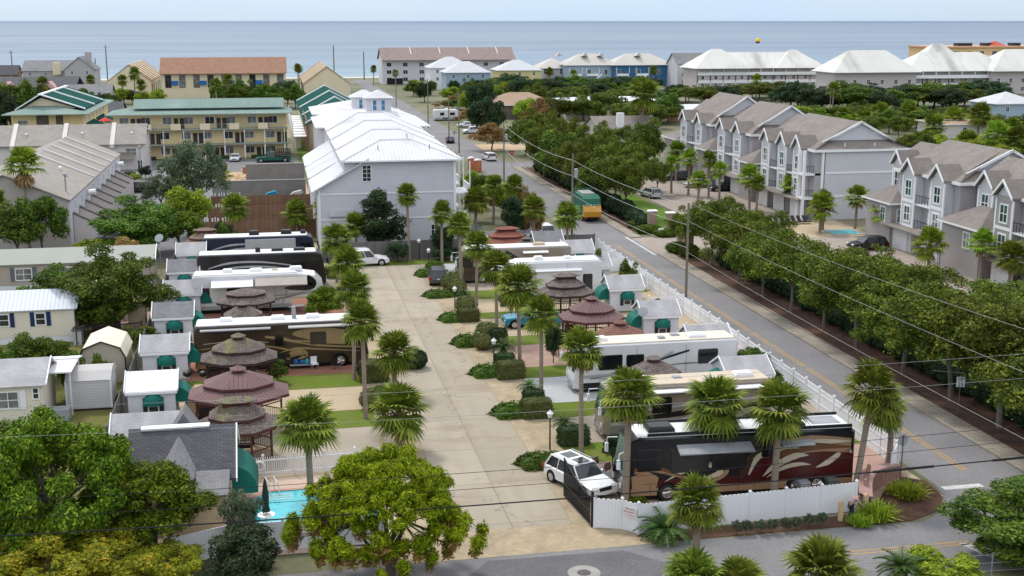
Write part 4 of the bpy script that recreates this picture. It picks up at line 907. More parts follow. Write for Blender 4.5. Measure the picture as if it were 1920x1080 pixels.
def section(par, xw, xe, y0, y1, ze, zr, bays, south_gable=True, xr=None):
    """one section: street front at x = xw; ridge along Y"""
    xr = xr or (xw+xe)/2+1
    bx(par, 'wall', M_graysiding, xw+1.2, xe, y0, y1, 0, ze)
    b = MB(); X0, X1, Y0, Y1 = xw-.4+1.2, xe+.5, y0-.5, y1+.5
    b.add([(X0,Y0,ze),(X1,Y0,ze),(X1,Y1,ze),(X0,Y1,ze),(xr,Y0+3.2,zr),(xr,Y1,zr)], [(1,2,5,4),(2,3,5),(3,0,4,5),(3,2,1,0)])
    # south skirt slope and small gable wall standing back from it (dutch gable)
    zs = ze+(zr-ze)*.30; k = .30*(xr-X0); k2 = .30*(X1-xr)
    b.add([(X0,Y0,ze),(X1,Y0,ze),(X1-k2,Y0+2.2,zs),(X0+k,Y0+2.2,zs)], [(0,1,2,3)])
    b.add([(X0,Y0,ze),(X0+k,Y0+2.2,zs),(xr,Y0+1.4,zr),(xr,Y0+3.2,zr)], [(0,1,2,3)]); b.add([(X1,Y0,ze),(X1-k2,Y0+2.2,zs),(xr,Y0+1.4,zr),(xr,Y0+3.2,zr)], [(0,1,2,3)])
    b.build('roof', M_shingletaupe, par)
    b = MB(); b.prism([(X0+k,zs),(X1-k2,zs),(xr,zr-.05)], 1, Y0+2.0, Y0+2.6); b.build('gable_wall', M_palegray, par)
    b = MB(); b.prism([(X0+k-.5,zs-.1),(xr,zr+.14),(X1-k2+.5,zs-.1),(X1-k2+.5,zs-.42),(xr,zr-.2),(X0+k-.5,zs-.42)], 1, Y0+1.5, Y0+1.66); b.build('rake_board', M_trim, par)
    b = MB(); b.box(X0-.1,X1+.1,Y0-.12,Y0,ze-.3,ze+.02); b.box(X0-.12,X0,Y0,Y1,ze-.3,ze+.02); b.box(X1,X1+.12,Y0,Y1,ze-.3,ze+.02); b.build('fascia', M_trim, par)
    for bay in bays:
        y, w_, kind = bay
        m = M_palegray
        bx(par, 'bay', m if kind != 'mauve' else M_mute, xw, xw+1.19, y-w_/2, y+w_/2, 0, ze+.1)
        for s in (-1, 1): bx(par, 'corner_board', M_trim, xw-.05, xw+.10, y+s*w_/2-.13, y+s*w_/2+.13, 3.0, ze-.3)
        for z in (3.0, 6.1): bx(par, 'belt_board', M_trim, xw-.05, xw-.003, y-w_/2+.14, y+w_/2-.14, z-.02, z+.3)
        window(par, 'W', xw, y, 6.75, 1.55, 2.1, pane=M_glassgreen, nx=2, nz=2, fw=.16); window(par, 'W', xw, y, 3.7, 1.55, 2.0, pane=M_glassgreen, nx=2, nz=2, fw=.16)
        gablet(par, xw, y, ze+.3, w_)
    ys = sorted(q[0] for q in bays)
    for a, c in zip(ys[:-1], ys[1:]):
        yc_ = (a+c)/2
        for z in (3.05, 6.1):
            bx(par, 'balcony', M_trim, xw+.1, xw+1.18, a+1.55, c-1.55, z-.18, z); b = MB()
            for q in range(6): yy = a+1.6+(c-a-3.2)*q/5; b.box(xw+.16,xw+.2,yy-.02,yy+.02,z,z+1)
            b.box(xw+.14,xw+.22,a+1.56,c-1.56,z+1,z+1.06); b.build('balcony_rail', M_blackmetal, par)
            bx(par, 'balcony_door', M_trim, xw+1.13, xw+1.195, yc_-.5, yc_+.5, z+.02, z+2.1)
    n = max(1, int((y1-y0)/6))
    for k_ in range(n):
        yy = y0+(y1-y0)*(k_+.5)/n; bx(par, 'garage_door', M_white, xw-.02+1.1 if False else xw-.10, xw-.02, yy-1.9, yy+1.9, 0.02, 2.4)
    b = MB(); b.prism([(xw-1.2,2.75),(xw-.02,3.0),(xw-.02,3.15),(xw-1.2,2.9)], 1, y0+.3, y1-.3); b.build('pent_roof', M_shingletaupe, par)
def porch_wing(par, x0, x1, y0, y1, ze, zr):
    bx(par, 'wing_wall', M_mute, x0, x1, y0, y1, 0, ze-.15); hip(par, x0, x1+2, y0, y1, ze-.1, zr, M_shingletaupe, .5, fascia=M_trim, name='wing_roof')
    window(par, 'W', x0, (y0+y1)/2-1.2, ze-2.6, 1.4, 1.9, pane=M_glassgreen, fw=.16); window(par, 'S', y0, x0+1.4, ze-2.6, 1.3, 1.8, pane=M_glassgreen, fw=.15)
t1 = thing('gray_townhouse_row', 'gray townhouse row of three stepped sections with white trimmed bays', 'townhouse', (81,190,0))
section(t1, 73.4, 88.2, 160.2, 178.5, 9.9, 13.6, [(163.6,2.7,''),(169.0,2.7,''),(175.2,2.7,'')])
section(t1, 73.8, 88.0, 184.6, 198.4, 9.9, 14.2, [(188.0,2.9,''),(195.2,2.9,'')])
section(t1, 74.0, 88.0, 203.6, 218.2, 9.9, 14.6, [(207.0,3.0,''),(215.0,3.0,'')])
for y0 in (178.6, 198.5): porch_wing(t1, 72.8, 79.5, y0+.2, y0+5.2, 6.1, 8.0); bx(t1, 'link_wall', M_mute, 78, 87, y0, y0+5.6, 0, 9.6); gable(t1, 77.5, 87.6, y0-.3, y0+6.0, 9.7, 12.9, M_shingletaupe, 'y', .2, name='link_roof')
porch_wing(t1, 74.0, 81, 218.6, 226, 6.1, 8.0); gable(t1, 79, 87, 218, 228, 9.6, 12.6, M_shingletaupe, 'y', .3, name='end_roof'); bx(t1, 'end_wall', M_graysiding, 79.2, 86.8, 218.3, 227.6, 0, 9.6)
bx(t1, 'flank', M_palegray, 76.0, 88.0, 159.95, 160.19, 0, 9.85)
for z in (3.2, 6.5): bx(t1, 'belt_board', M_trim, 76.0, 88.1, 159.87, 159.945, z, z+.3)
for x, y in ((73.0,160.3),(75.6,160.0),(73.0,162.0)): bx(t1, 'balcony_post', M_trim, x-.17, x+.17, y-.17, y+.17, 0, 9.8)
for z in (3.2, 6.6): bx(t1, 'balcony', M_trim, 72.8, 75.9, 160.2, 162.2, z-.3, z); b = MB(); [b.box(72.9+q*.3,72.94+q*.3,160.25,160.3,z,z+1) for q in range(9)]; b.box(72.85,75.5,160.23,160.3,z+1,z+1.06); b.build('balcony_rail', M_blackmetal, t1)
roof_bits(t1, [(79,160.4,10.3,'pipe'),(83.5,160.4,10.3,'pipe')], M_trim)
t2 = thing('near_gray_townhouse', 'nearest gray townhouse block with mauve bays at the right edge', 'townhouse', (82,125,0))
section(t2, 75.4, 89.5, 126.2, 140.5, 9.6, 13.0, [(135.6,2.8,''),(129.0,2.8,'')])
section(t2, 78.2, 88, 140.6, 146.5, 9.7, 12.2, [(143.6,2.4,'')], True, 83)
section(t2, 75.0, 89, 98.0, 117.6, 9.6, 13.0, [(115.0,3.0,'mauve'),(109,2.9,'mauve'),(103,2.9,'mauve')])
section(t2, 77.4, 88, 117.7, 126.1, 9.6, 12.4, [(122.4,2.8,'')], True, 82.5)
porch_wing(t2, 74.9, 80, 138.6, 145.0, 5.6, 7.7); porch_wing(t2, 74.5, 79, 118.2, 125.8, 5.6, 7.7)
# ================================================================ the RV park: sheds, gazebos, coaches, cars, fences
def dome(b, w, d, h, mi=0, n=10, m=6):
    """half dome canopy against the plane y=0, bulging to -y, foot at z=0"""
    rings = []
    for j in range(m+1):
        e = (math.pi/2)*j/m; rings.append([(w*math.cos(math.pi*i/n)*max(.02,math.cos(e)), -d*math.sin(math.pi*i/n)*max(.02,math.cos(e)), h*math.sin(e)) for i in range(n+1)])
    b.loft(rings, mi, cap=False, closed=False)
    val = [(p[0]*1.0, p[1]*1.0, -.16) for p in rings[0]]; b.loft([rings[0], val], mi, cap=False, closed=False)
def bull(pr, dx, dz, n=7):
    """quarter round canopy profile: (x,z) from the wall top to the outer foot"""
    return [(dx*math.sin(math.pi/2*i/n), dz*math.cos(math.pi/2*i/n)) for i in range(n+1)]
def make_shed(label, roofm, wallm, side=1, w=3.2, d=3.0, ze=2.3, zr=3.25, stain=False, shutters=True, win=True, door=True):
    """local frame: near face at y=0, width along x centred on 0; door canopy on +x side when side=1"""
    t = thing('utility_shed', label, 'shed', (0,0,0), 0, 'white park sheds with green canopies')
    gwall(t, -w/2, w/2, 0, d, 0, ze, zr-.06, wallm, 'x')
    gable(t, -w/2, w/2, 0, d, ze, zr, roofm, 'x', .16, .07)
    for x in (-w/2-.25, w/2+.17): rake(t, x, 0, d, ze, zr, 'x', over=.18, w=.16)
    b = MB(); b.box(-w/2-.16,w/2+.16,-.24,-.17,ze-.26,ze-.08); b.build('eave_board', M_trim, t)
    if win:
        f = window(t, 'S', 0, .1, .62, .74, .95, nx=1, nz=2, pane=M_glass, fw=.07)
        if shutters:
            for s in (-1,1): bx(t, 'shutter', M_shutter, .1+s*.56-.15, .1+s*.56+.15, -.06, -.002, .60, 1.75)
        b = MB(); dome(b, .72, .62, .62)
        o = b.build('window_canopy', M_greenaw, t); o.location = (.1,-.01,1.42)
    if door:
        b = MB(); pr = bull(0, 1.05, 1.15); sx = side*(w/2+.02); pts = [(sx+side*p[0], 1.15+p[1]) for p in pr]
        n = len(pts); y0, y1 = .45, 2.35
        b.add([(p[0],y0,p[1]) for p in pts]+[(p[0],y1,p[1]) for p in pts], [(i,i+1,n+i+1,n+i) for i in range(n-1)])
        for y in (y0,y1): b.add([(sx,y,1.15)]+[(p[0],y,p[1]) for p in pts], [tuple(range(n+1))])
        b.build('door_canopy', M_greenaw, t)
        sx2 = side*w/2; bx(t, 'door', M_trim, min(sx2,sx2+side*.05), max(sx2,sx2+side*.05), .95, 1.85, .05, 1.14)
    if stain:
        b = MB(); b.poly([(-.35,-.006,.25),(1.3,-.006,.2),(1.35,-.006,.75),(.4,-.006,.62),(-.2,-.006,.6)])
        b.build('rust_stain', mat('rust_wash', (.56,.36,.12), (.6,.5,.36), scale=1.5, fine=.1), t)
    return t
M_shedw = lined('shed_siding', (.66,.655,.70), (.62,.615,.66), .13, .015, 1, (.5,.5,.54), bump=.3)
M_stripmetal = lined('white_ribbed_roof', (.78,.78,.80), (.72,.72,.75), .3, .03, 0, (.6,.6,.63), rough=.4, bump=.7)
SL = [(75.9,-8.5,M_shinglelight,'shed with plain gray roof nearest the pool house',dict(w=3.9,stain=False)),
      (85.7,-9.0,M_stripmetal,'shed with ribbed white metal roof and rust wash below its window',dict(stain=True)),
      (96.2,-8.9,M_shinglelight,'shed with pale shingle roof just beyond the ribbed metal one',dict(w=3.4)),
      (107.9,-9.1,M_shinglegray,'shed with streaked dark gray roof at the tail of the gold coach',{}),
      (117.4,-8.9,M_shinglelight,'pale roofed shed behind the shingled left gazebos, beside a brown fence door',{}),
      (128.2,-9.5,M_shinglegray,'gray roofed shed at the tail of the white fifth wheel on the left',dict(w=2.9)),
      (138.2,-9.3,M_shinglelight,'farthest left shed, at the tail of the black coach with silver swirls',dict(w=2.9))]
for Y, X, rm, lab, kw in SL:
    s = make_shed(lab, rm, M_shedw, 1, **kw); s.location = (X,Y,0)
SRt = [(81.2,33.6,M_shinglelight,'shed roof between the beige coach and the white striped coach, right row',dict(w=3.3,d=3.4)),
       (91.0,34.2,M_shinglelight,'right row shed directly behind the white striped coach',dict(w=3.3)),
       (100.3,33.0,M_shinglelight,'right row shed with satellite dish, second behind the white striped coach',{}),
       (111.6,33.1,M_shinglelight,'right row shed beyond the mauve gazebo with an air conditioner under its window',{}),
       (122.2,32.8,M_shinglelight,'right row shed at the tail of the white fifth wheel',dict(w=3.2)),
       (131.6,33.4,M_shinglelight,'right row shed at the tail of the brown swirled coach',dict(w=3.2)),
       (138.0,31.4,M_shinglegray,'farthest right shed, dark roof beside the rust roofed gazebo',dict(w=3.2))]
for Y, X, rm, lab, kw in SRt:
    s = make_shed(lab, rm, M_shedw, -1, **kw); s.location = (X,Y,0)
# ---- gazebos: long octagon, two roof tiers and a cupola
def octa(rx, ry, z, c=.42): return [(rx,-ry*c,z),(rx,ry*c,z),(rx*c,ry,z),(-rx*c,ry,z),(-rx,ry*c,z),(-rx,-ry*c,z),(-rx*c,-ry,z),(rx*c,-ry,z)]
M_mauvemetal = lined('mauve_metal_roof', (.175,.105,.10), (.15,.09,.087), .3, .035, 0, (.085,.05,.048), rough=.7, spec=.15, bump=.8, stain=((.22,.13,.125),.4,None,.3))
M_shake = bricky('wood_shake', (.22,.175,.155), (.12,.095,.088), (.055,.045,.042), .22, .17, .016, stain=((.30,.27,.25),.8,None,.35), bump=.8)
M_mossshake = bricky('moss_shake', (.21,.17,.15), (.12,.095,.088), (.055,.045,.042), .22, .17, .016, stain=((.21,.23,.05),.55,(1.6,.5,1),.7), bump=.8)
M_rustroof = bricky('rust_roof', (.27,.10,.07), (.23,.085,.06), (.15,.06,.045), .5, .2, .012, stain=((.32,.15,.11),.4,None,.4))
M_tileroof = bricky('brown_tile_roof', (.25,.125,.095), (.20,.10,.08), (.11,.055,.045), .3, .22, .02)
M_redwood = mat('red_wood', (.12,.035,.03), (.09,.028,.025), scale=2, rough=.7)
M_darkwood = mat('dark_wood', (.05,.028,.024), (.035,.02,.018), scale=2, rough=.7)
M_screen = mat('screen_dark', (.012,.010,.010), rough=.9)
def make_gazebo(label, x, y, rx, ry, roofm, wood=None, ze=2.45, h1=.8, h2=1.05, k=.62, cup='box', rot=0, cupm=None):
    wood = wood or M_darkwood; h1 = .58+.25*(h1-.8); h2 = (.66 if cup else .42)+.25*(h2-1.0)
    t = thing('gazebo', label, 'gazebo', (x,y,0), rot, 'gazebos of the park')
    def bl(b, nm, m): return b.build(nm, m, t, local=True)
    b = MB(); b.loft([octa(rx*.9,ry*.9,.02), octa(rx*.9,ry*.9,.16)]); bl(b, 'deck', M_tan)
    b = MB(); b.loft([octa(rx,ry,ze), octa(rx,ry,ze+.07), octa(rx*k*.98,ry*k*.98,ze+h1)], cap=False)
    b.loft([octa(rx*.98,ry*.98,ze+.01), octa(rx*k*.9,ry*k*.9,ze+.02)], cap=False); bl(b, 'lower_roof', roofm)
    z2 = ze+h1+.12
    b = MB(); b.loft([octa(rx*k*.93,ry*k*.93,ze+h1-.15), octa(rx*k*.93,ry*k*.93,z2+.1)], cap=False); bl(b, 'clerestory', M_darkwood if wood is M_darkwood else M_redwood)
    px, py = rx*.16, ry*.16
    b = MB(); b.loft([octa(rx*k*1.12,ry*k*1.12,z2-.04), octa(rx*k*1.12,ry*k*1.12,z2+.04), octa(px*1.4 if cup != 'long' else rx*.34,py*1.4,z2+h2)]); bl(b, 'upper_roof', roofm)
    b = MB(); b.loft([octa(rx*1.01,ry*1.01,ze-.13), octa(rx*1.01,ry*1.01,ze+.035)], cap=False); b.loft([octa(rx*k*1.13,ry*k*1.13,z2-.12), octa(rx*k*1.13,ry*k*1.13,z2+.0)], cap=False); bl(b, 'eave_board', wood)
    zc = z2+h2-.1
    if cup:
        cx_, cy_ = (.36,.36) if cup == 'box' else (rx*.34,.5)
        b = MB(); b.box(-cx_,cx_,-cy_,cy_,zc,zc+.34); c = bl(b, 'cupola', cupm or wood)
        b = MB(); b.loft([octa(cx_*1.5,cy_*1.5,zc+.32), octa(cx_*1.5,cy_*1.5,zc+.36), octa(cx_*.5 if cup == 'long' else .03,.05,zc+.60)]); q = bl(b, 'cupola_roof', roofm); q.parent = c
    o8 = octa(rx*.84, ry*.84, 0)
    for p in o8:
        b = MB(); b.box(p[0]-.07,p[0]+.07,p[1]-.07,p[1]+.07,.1,ze); bl(b, 'post', wood)
    for i in range(8):
        p, q = Vector(o8[i]), Vector(o8[(i+1)%8]); d = q-p; L = d.length; d.normalize(); nrm = Vector((-d.y,d.x,0))*.02
        b = MB(); n = max(3, int(L/.16))
        for z0, z1 in ((.25,.31),(.92,.99),(ze-.5,ze-.44)): 
            b.add([p-nrm+Vector((0,0,z0)), q-nrm+Vector((0,0,z0)), q+nrm+Vector((0,0,z0)), p+nrm+Vector((0,0,z0)), p-nrm+Vector((0,0,z1)), q-nrm+Vector((0,0,z1)), q+nrm+Vector((0,0,z1)), p+nrm+Vector((0,0,z1))], [(0,1,5,4),(1,2,6,5),(2,3,7,6),(3,0,4,7),(4,5,6,7)])
        for j in range(1,n):
            c = p+d*(L*j/n)
            for z0, z1 in ((.31,.92),(ze-.44,ze-.1)): b.box(c.x-.018,c.x+.018,c.y-.018,c.y+.018,z0,z1)
        if i not in (0,): bl(b, 'railing', wood)
    b = MB(); b.box(-rx*.35,rx*.35,-.3,.3,.72,.78); b.box(-.1,.1,-.1,.1,.16,.72); bl(b, 'table', M_darkwood)
    b = MB(); b.box(-rx*.8,-rx*.5,-ry*.3,ry*.3,.16,1.7); bl(b, 'storage_box', M_darkwood)
    return t
make_gazebo('near left gazebo with mossy shake roof and red trim behind the pool fence', -2.9, 77.0, 2.5, 2.3, M_mossshake, M_redwood, cup='long', cupm=M_redwood, h1=.75, ze=2.3)
make_gazebo('large mauve metal roofed gazebo in the left row', -2.9, 83.0, 3.35, 2.7, M_mauvemetal, M_redwood, ze=2.6, h1=1.0, h2=1.1)
make_gazebo('moss streaked shake gazebo in front of the gold coach', -3.1, 92.6, 2.85, 2.3, M_mossshake, ze=2.5, h1=.95, h2=1.1)
make_gazebo('shake gazebo cupola showing behind the gold coach', -3.0, 104.2, 2.3, 2.0, M_shake, ze=2.4, h1=.9, h2=1.0)
make_gazebo('wide shake gazebo under the awning of the white coach, left row', -2.9, 112.6, 2.6, 2.2, M_shake, cup=None, h1=.8, h2=.6, k=.6)
make_gazebo('plain brown gazebo in the far left corner by the hedge tree', -8.0, 143.6, 2.5, 2.1, M_shinglebrown, M_redwood, cup='long', h1=.9, h2=.8)
make_gazebo('shake gazebo squeezed between the black coach and the beige coach', 27.4, 71.0, 2.4, 2.0, M_shake, ze=2.4, h1=.8, h2=1.0)
make_gazebo('gray shake gazebo between the beige coach and the white striped coach', 26.0, 80.6, 2.65, 2.3, M_shake, M_redwood, ze=2.5, h1=.9, h2=1.1)
make_gazebo('small brown tiled gazebo behind the white striped coach', 26.9, 92.3, 2.7, 2.3, M_tileroof, M_redwood, ze=2.3, h1=.75, h2=.95)
make_gazebo('mauve metal gazebo in the right row near the blue pickup', 26.6, 100.2, 2.75, 2.5, M_mauvemetal, M_redwood, ze=2.5, h1=.85, h2=1.0)
make_gazebo('dark shake gazebo beside the white fifth wheel, right row', 26.7, 110.2, 2.6, 2.3, M_shake, ze=2.5, h1=.9, h2=.8, cup='long')
make_gazebo('gray shake gazebo behind the brown swirled coach, right row', 27.4, 131.8, 2.4, 2.0, M_shake, ze=2.4, h1=.7, h2=.6)
make_gazebo('rust red gazebo farthest down the right row', 26.2, 137.4, 2.9, 2.2, M_rustroof, M_redwood, ze=2.6, h1=.8, h2=.6, cup='long')

# ---- wheels
M_tyre = mat('tyre_rubber', (.02,.02,.021), rough=.85); M_rim = mat('alloy_rim', (.55,.55,.57), rough=.25, metal=.9, fine=.05); M_chrome = mat('chrome', (.7,.7,.72), rough=.12, metal=1, fine=.02)
M_headl = mat('lamp_glass', (.6,.62,.64), rough=.1); M_taill = mat('tail_lamp', (.45,.02,.015), rough=.2); M_coachglass = glassmat('coach_glass', (.012,.013,.015), .12); M_under = mat('underbody', (.012,.012,.013), rough=.9)
def wheel_mesh(r, w, rimf):
    b = MB(); n = 18
    prof = [(r*.62,-w/2),(r*.95,-w/2),(r,-w/2+.03),(r,w/2-.03),(r*.95,w/2),(r*.62,w/2)]
    b.loft([[(q*math.cos(2*math.pi*k/n), y, q*math.sin(2*math.pi*k/n)) for k in range(n)] for q, y in prof], 0)
    return b
WCACHE = {}
def wheel(par, x, y, r=.34, w=.24, rim=None, out=1):
    key = (r,w)
    o = wheel_mesh(r,w,.62).build('wheel', M_tyre, par, local=True); o.location = (x,y,r)
    b = MB(); n = 14
    for s in (-1,1):
        yy = s*(w/2)
        b.loft([[(q*math.cos(2*math.pi*k/n), yy2, q*math.sin(2*math.pi*k/n)) for k in range(n)] for q, yy2 in ((r*.66,yy+s*.012),(r*.56,yy+s*.016),(r*.46,yy-s*.02),(r*.2,yy-s*.005),(r*.15,yy+s*.03))], 0)
        for k in range(5):
            a = 2*math.pi*k/5; b.tube([(0,yy+s*.012,0),(r*.58*math.cos(a),yy+s*.012,r*.58*math.sin(a))], r*.07, 4)
    q = b.build('rim', rim or M_rim, None, local=True); q.parent = o
    return o
# ---- motor coach builder; local frame: nose toward +x, length L, ground z=0
def swoosh(b, pts, ws, y, mi, L, Ht, n=28):
    """ribbon in the coach side plane; pts normalised (x,z)"""
    P_ = [Vector((p[0]*L-L/2, 0, p[1]*Ht)) for p in pts]; m = len(P_); out = []
    for i in range(n+1):
        u = i/n*(m-1); k = min(m-2, int(u)); f = u-k
        p0, p1, p2, p3 = P_[max(0,k-1)], P_[k], P_[k+1], P_[min(m-1,k+2)]
        q = .5*((2*p1)+(p2-p0)*f+(2*p0-5*p1+4*p2-p3)*f*f+(3*p1-p0-3*p2+p3)*f**3)
        w_ = ws[k]*(1-f)+ws[k+1]*f; out.append((q, w_*Ht))
    up, lo = [], []
    for i, (q, w_) in enumerate(out):
        d = (out[min(n,i+1)][0]-out[max(0,i-1)][0]); d = d.normalized() if d.length > 1e-6 else Vector((1,0,0)); nn = Vector((-d.z,0,d.x))
        a, c = q+nn*w_*.5, q-nn*w_*.5
        for v_ in (a, c): v_.z = max(.36, min(Ht-.28, v_.z)); v_.x = max(-L/2+.05, min(L/2-.55, v_.x))
        up.append((a.x,y,a.z)); lo.append((c.x,y,c.z))
    b.add(up+lo, [(i,i+1,n+1+i+1,n+1+i) for i in range(n)], mi)
def make_coach(name, label, L, Wd, Ht, cols, bands, swooshes, windows, front=None, roofm=None, units=(), awnings=(), wheels=None, wr=.5, mirror=None, nose='coach', rear_r=.12, slides=(), tanks=True, group='motor coaches and trailers parked on the pads', windscreen=True, roofcol=None):
    t = thing(name, label, 'motorhome' if nose != 'fifth' else 'trailer', (0,0,0), 0, group)
    hw = Wd/2
    if nose == 'coach': pr = [(-L/2,.35),(-L/2,Ht-.25),(-L/2+.2,Ht-.06),(L/2-1.0,Ht-.06),(L/2-.45,Ht-.28),(L/2-.12,1.75),(L/2,1.1),(L/2-.06,.42),(L/2-.3,.3)]
    elif nose == 'fifth': pr = [(-L/2,.45),(-L/2,Ht-.2),(-L/2+.2,Ht-.05),(L/2-2.6,Ht-.05),(L/2-.8,Ht-.35),(L/2-.12,Ht-1.1),(L/2,2.15),(L/2-.35,1.5),(L/2-.9,1.3),(L/2-3.0,1.3),(L/2-3.2,.45)]
    b = MB(); b.slab(pr, -hw, hw, .10, 0)
    mats = list(cols); y_ = hw+.004
    for s in (-1,1):
        for z0, z1, mi in bands: b.add([(-L/2+.06,s*y_,z0),(L/2-.55 if nose == 'coach' else L/2-3.2,s*y_,z0),(L/2-.55 if nose == 'coach' else L/2-3.2,s*y_,z1),(-L/2+.06,s*y_,z1)], [(0,1,2,3)], mi)
        for k, (pts, ws, mi) in enumerate(swooshes): swoosh(b, pts, ws, s*(y_+.005+.0035*(k % 9)), mi, L, Ht)
    ni = len(mats); mats.append(M_under)
    for s in (-1,1):        # hatch seams along the skirt and two tall panel joints
        ys = s*(y_+.040); k = 0; x = -L/2+1.0
        while x < L/2-(1.2 if nose == 'coach' else 4.2):
            b.add([(x,ys,.5),(x+.022,ys,.5),(x+.022,ys,1.12),(x,ys,1.12)], [(0,1,2,3)], ni); k += 1; x += 1.25+.3*math.sin(k*2.3)
        b.add([(-L/2+.9,ys,1.12),(L/2-(1.2 if nose == 'coach' else 4.2),ys,1.12),(L/2-(1.2 if nose == 'coach' else 4.2),ys,1.14),(-L/2+.9,ys,1.14)], [(0,1,2,3)], ni)
        for x in (-L*.18, L*.12): b.add([(x,ys,1.14),(x+.02,ys,1.14),(x+.02,ys,Ht-.35),(x,ys,Ht-.35)], [(0,1,2,3)], ni)
    b.build('body', mats, t, local=True)
    b = MB(); b.slab([(-L/2+.15,Ht-.07),(-L/2+.25,Ht+.03),(L/2-(1.1 if nose == 'coach' else 2.7),Ht+.03),(L/2-(.95 if nose == 'coach' else 2.5),Ht-.07)], -hw+.12, hw-.12, .08); b.build('roof', roofm or M_white, t, local=True)
    for x0, x1, z0, z1, sd_ in windows:
        for s in ((-1,1) if sd_ == 0 else (sd_,)):
            b = MB(); ya, yb = (hw-.02,hw+.045) if s > 0 else (-hw-.045,-hw+.02); b.slab([(x0,z0+.1),(x0+.08,z0),(x1-.08,z0),(x1,z0+.1),(x1,z1-.1),(x1-.08,z1),(x0+.08,z1),(x0,z1-.1)], ya, yb, .015); b.build('window', M_coachglass, t, local=True)
    if nose == 'coach' and windscreen:
        b = MB(); zt, zb_ = Ht-.42, 1.62
        xf = lambda z: (L/2-.45)+( (Ht-.28-z)/(Ht-.28-1.75) )*.33
        b.add([(xf(zb_)+.03,-hw+.16,zb_),(xf(zb_)+.03,hw-.16,zb_),(xf(zt)+.03,hw-.2,zt),(xf(zt)+.03,-hw+.2,zt),(xf(zb_)-.02,-hw+.16,zb_),(xf(zb_)-.02,hw-.16,zb_),(xf(zt)-.02,hw-.2,zt),(xf(zt)-.02,-hw+.2,zt)], [(0,1,2,3),(0,4,5,1),(1,5,6,2),(2,6,7,3),(3,7,4,0)]); b.build('windscreen', M_glassgreen, t, local=True)
        for s in (-1,1):
            b = MB(); b.box(L/2-.1,L/2+.03,s*(hw-.35)-.2,s*(hw-.35)+.2,.85,1.12); b.build('headlight', M_headl, t, local=True)
            b = MB(); b.tube([(L/2-.3,s*(hw-.1),Ht-.75),(L/2+.25,s*(hw+.22),Ht-.85),(L/2+.3,s*(hw+.25),Ht-1.3)], .035, 5); b.box(L/2+.2,L/2+.38,s*(hw+.25)-.1,s*(hw+.25)+.1,Ht-1.75,Ht-1.2); b.build('mirror', mirror or (M_trim if ('right row' in label or 'palms' in label or 'front fence' in label) else M_blackmetal), t, local=True)
        b = MB(); b.box(L/2-.04,L/2+.02,-hw+.5,hw-.5,.5,.8); b.box(L/2-.1,L/2+.04,-hw+.15,hw-.15,.36,.46); b.build('grille', M_chrome, t, local=True)
    for x, yy, ln, wd, hh, m in units:
        b = MB(); b.loft([[(x-ln/2,yy-wd/2,Ht),(x+ln/2,yy-wd/2,Ht),(x+ln/2,yy+wd/2,Ht),(x-ln/2,yy+wd/2,Ht)],[(x-ln/2,yy-wd/2,Ht+hh*.6),(x+ln/2,yy-wd/2,Ht+hh*.6),(x+ln/2,yy+wd/2,Ht+hh*.6),(x-ln/2,yy+wd/2,Ht+hh*.6)],[(x-ln/2*.82,yy-wd/2*.8,Ht+hh),(x+ln/2*.82,yy-wd/2*.8,Ht+hh),(x+ln/2*.82,yy+wd/2*.8,Ht+hh),(x-ln/2*.82,yy+wd/2*.8,Ht+hh)]]); b.build('roof_unit', m, t, local=True)
    for x0, x1, s, z, dep, m in awnings:
        b = MB(); yy = s*(hw+.02); b.add([(x0,yy,z),(x1,yy,z),(x1,yy+s*dep,z-.3*dep),(x0,yy+s*dep,z-.3*dep),(x0,yy,z-.04),(x1,yy,z-.04),(x1,yy+s*dep,z-.3*dep-.1),(x0,yy+s*dep,z-.3*dep-.1)], [(0,1,2,3),(7,6,5,4),(3,2,6,7),(0,3,7,4),(1,5,6,2)])
        b.tube([(x0,yy+s*dep,z-.3*dep-.05),(x1,yy+s*dep,z-.3*dep-.05)], .06, 6); b.build('awning', m, t, local=True)
    for x0, x1, s, z0, z1, m in slides:
        b = MB(); yy = s*hw; b.box(x0,x1,min(yy-s*.05,yy+s*.35),max(yy-s*.05,yy+s*.35),z0,z1); b.build('slide_out', m, t, local=True)
    for x in (wheels if wheels is not None else (L/2-2.6,-L/2+3.0,-L/2+4.15)):
        for s in (-1,1):
            b = MB(); b.loft([[(x+q*math.cos(R(a)), s*(hw+.012), .5+q*math.sin(R(a))) for a in range(0,360,24)] for q in (wr*1.22,)], 0); 
            b.build('wheel_arch', M_under, t, local=True); wheel(t, x, s*(hw-.10), wr, .28, M_chrome if wr > .45 else M_rim)
    b = MB(); b.box(-L/2+.3,L/2-(.6 if nose == 'coach' else 3.3),-hw+.12,hw-.12,.16,.45); b.build('chassis', M_under, t, local=True)
    for s in (-1,1):
        b = MB(); b.box(-L/2-.02,-L/2+.02,s*(hw-.25)-.09,s*(hw-.25)+.09,.9,1.5); b.build('tail_light', M_taill, t, local=True)
    return t
K = lambda nm, c, r=.2: gloss(nm, c, r)
blk = K('coach_black',(.012,.012,.014)); bur = K('coach_burgundy',(.065,.010,.010)); tan_ = K('coach_tan',(.33,.20,.115)); crm = K('coach_cream',(.52,.45,.33)); brn = K('coach_brown',(.14,.06,.025)); gldd = K('coach_gold',(.30,.21,.10)); umb = K('coach_umber',(.045,.028,.018)); slv = K('coach_silver',(.38,.38,.40)); wht = K('coach_white',(.68,.67,.68)); gry = K('coach_gray',(.20,.19,.185)); tau = K('coach_taupe',(.27,.22,.175)); cho = K('coach_choco',(.07,.045,.035)); nav = K('coach_navy',(.02,.025,.05))
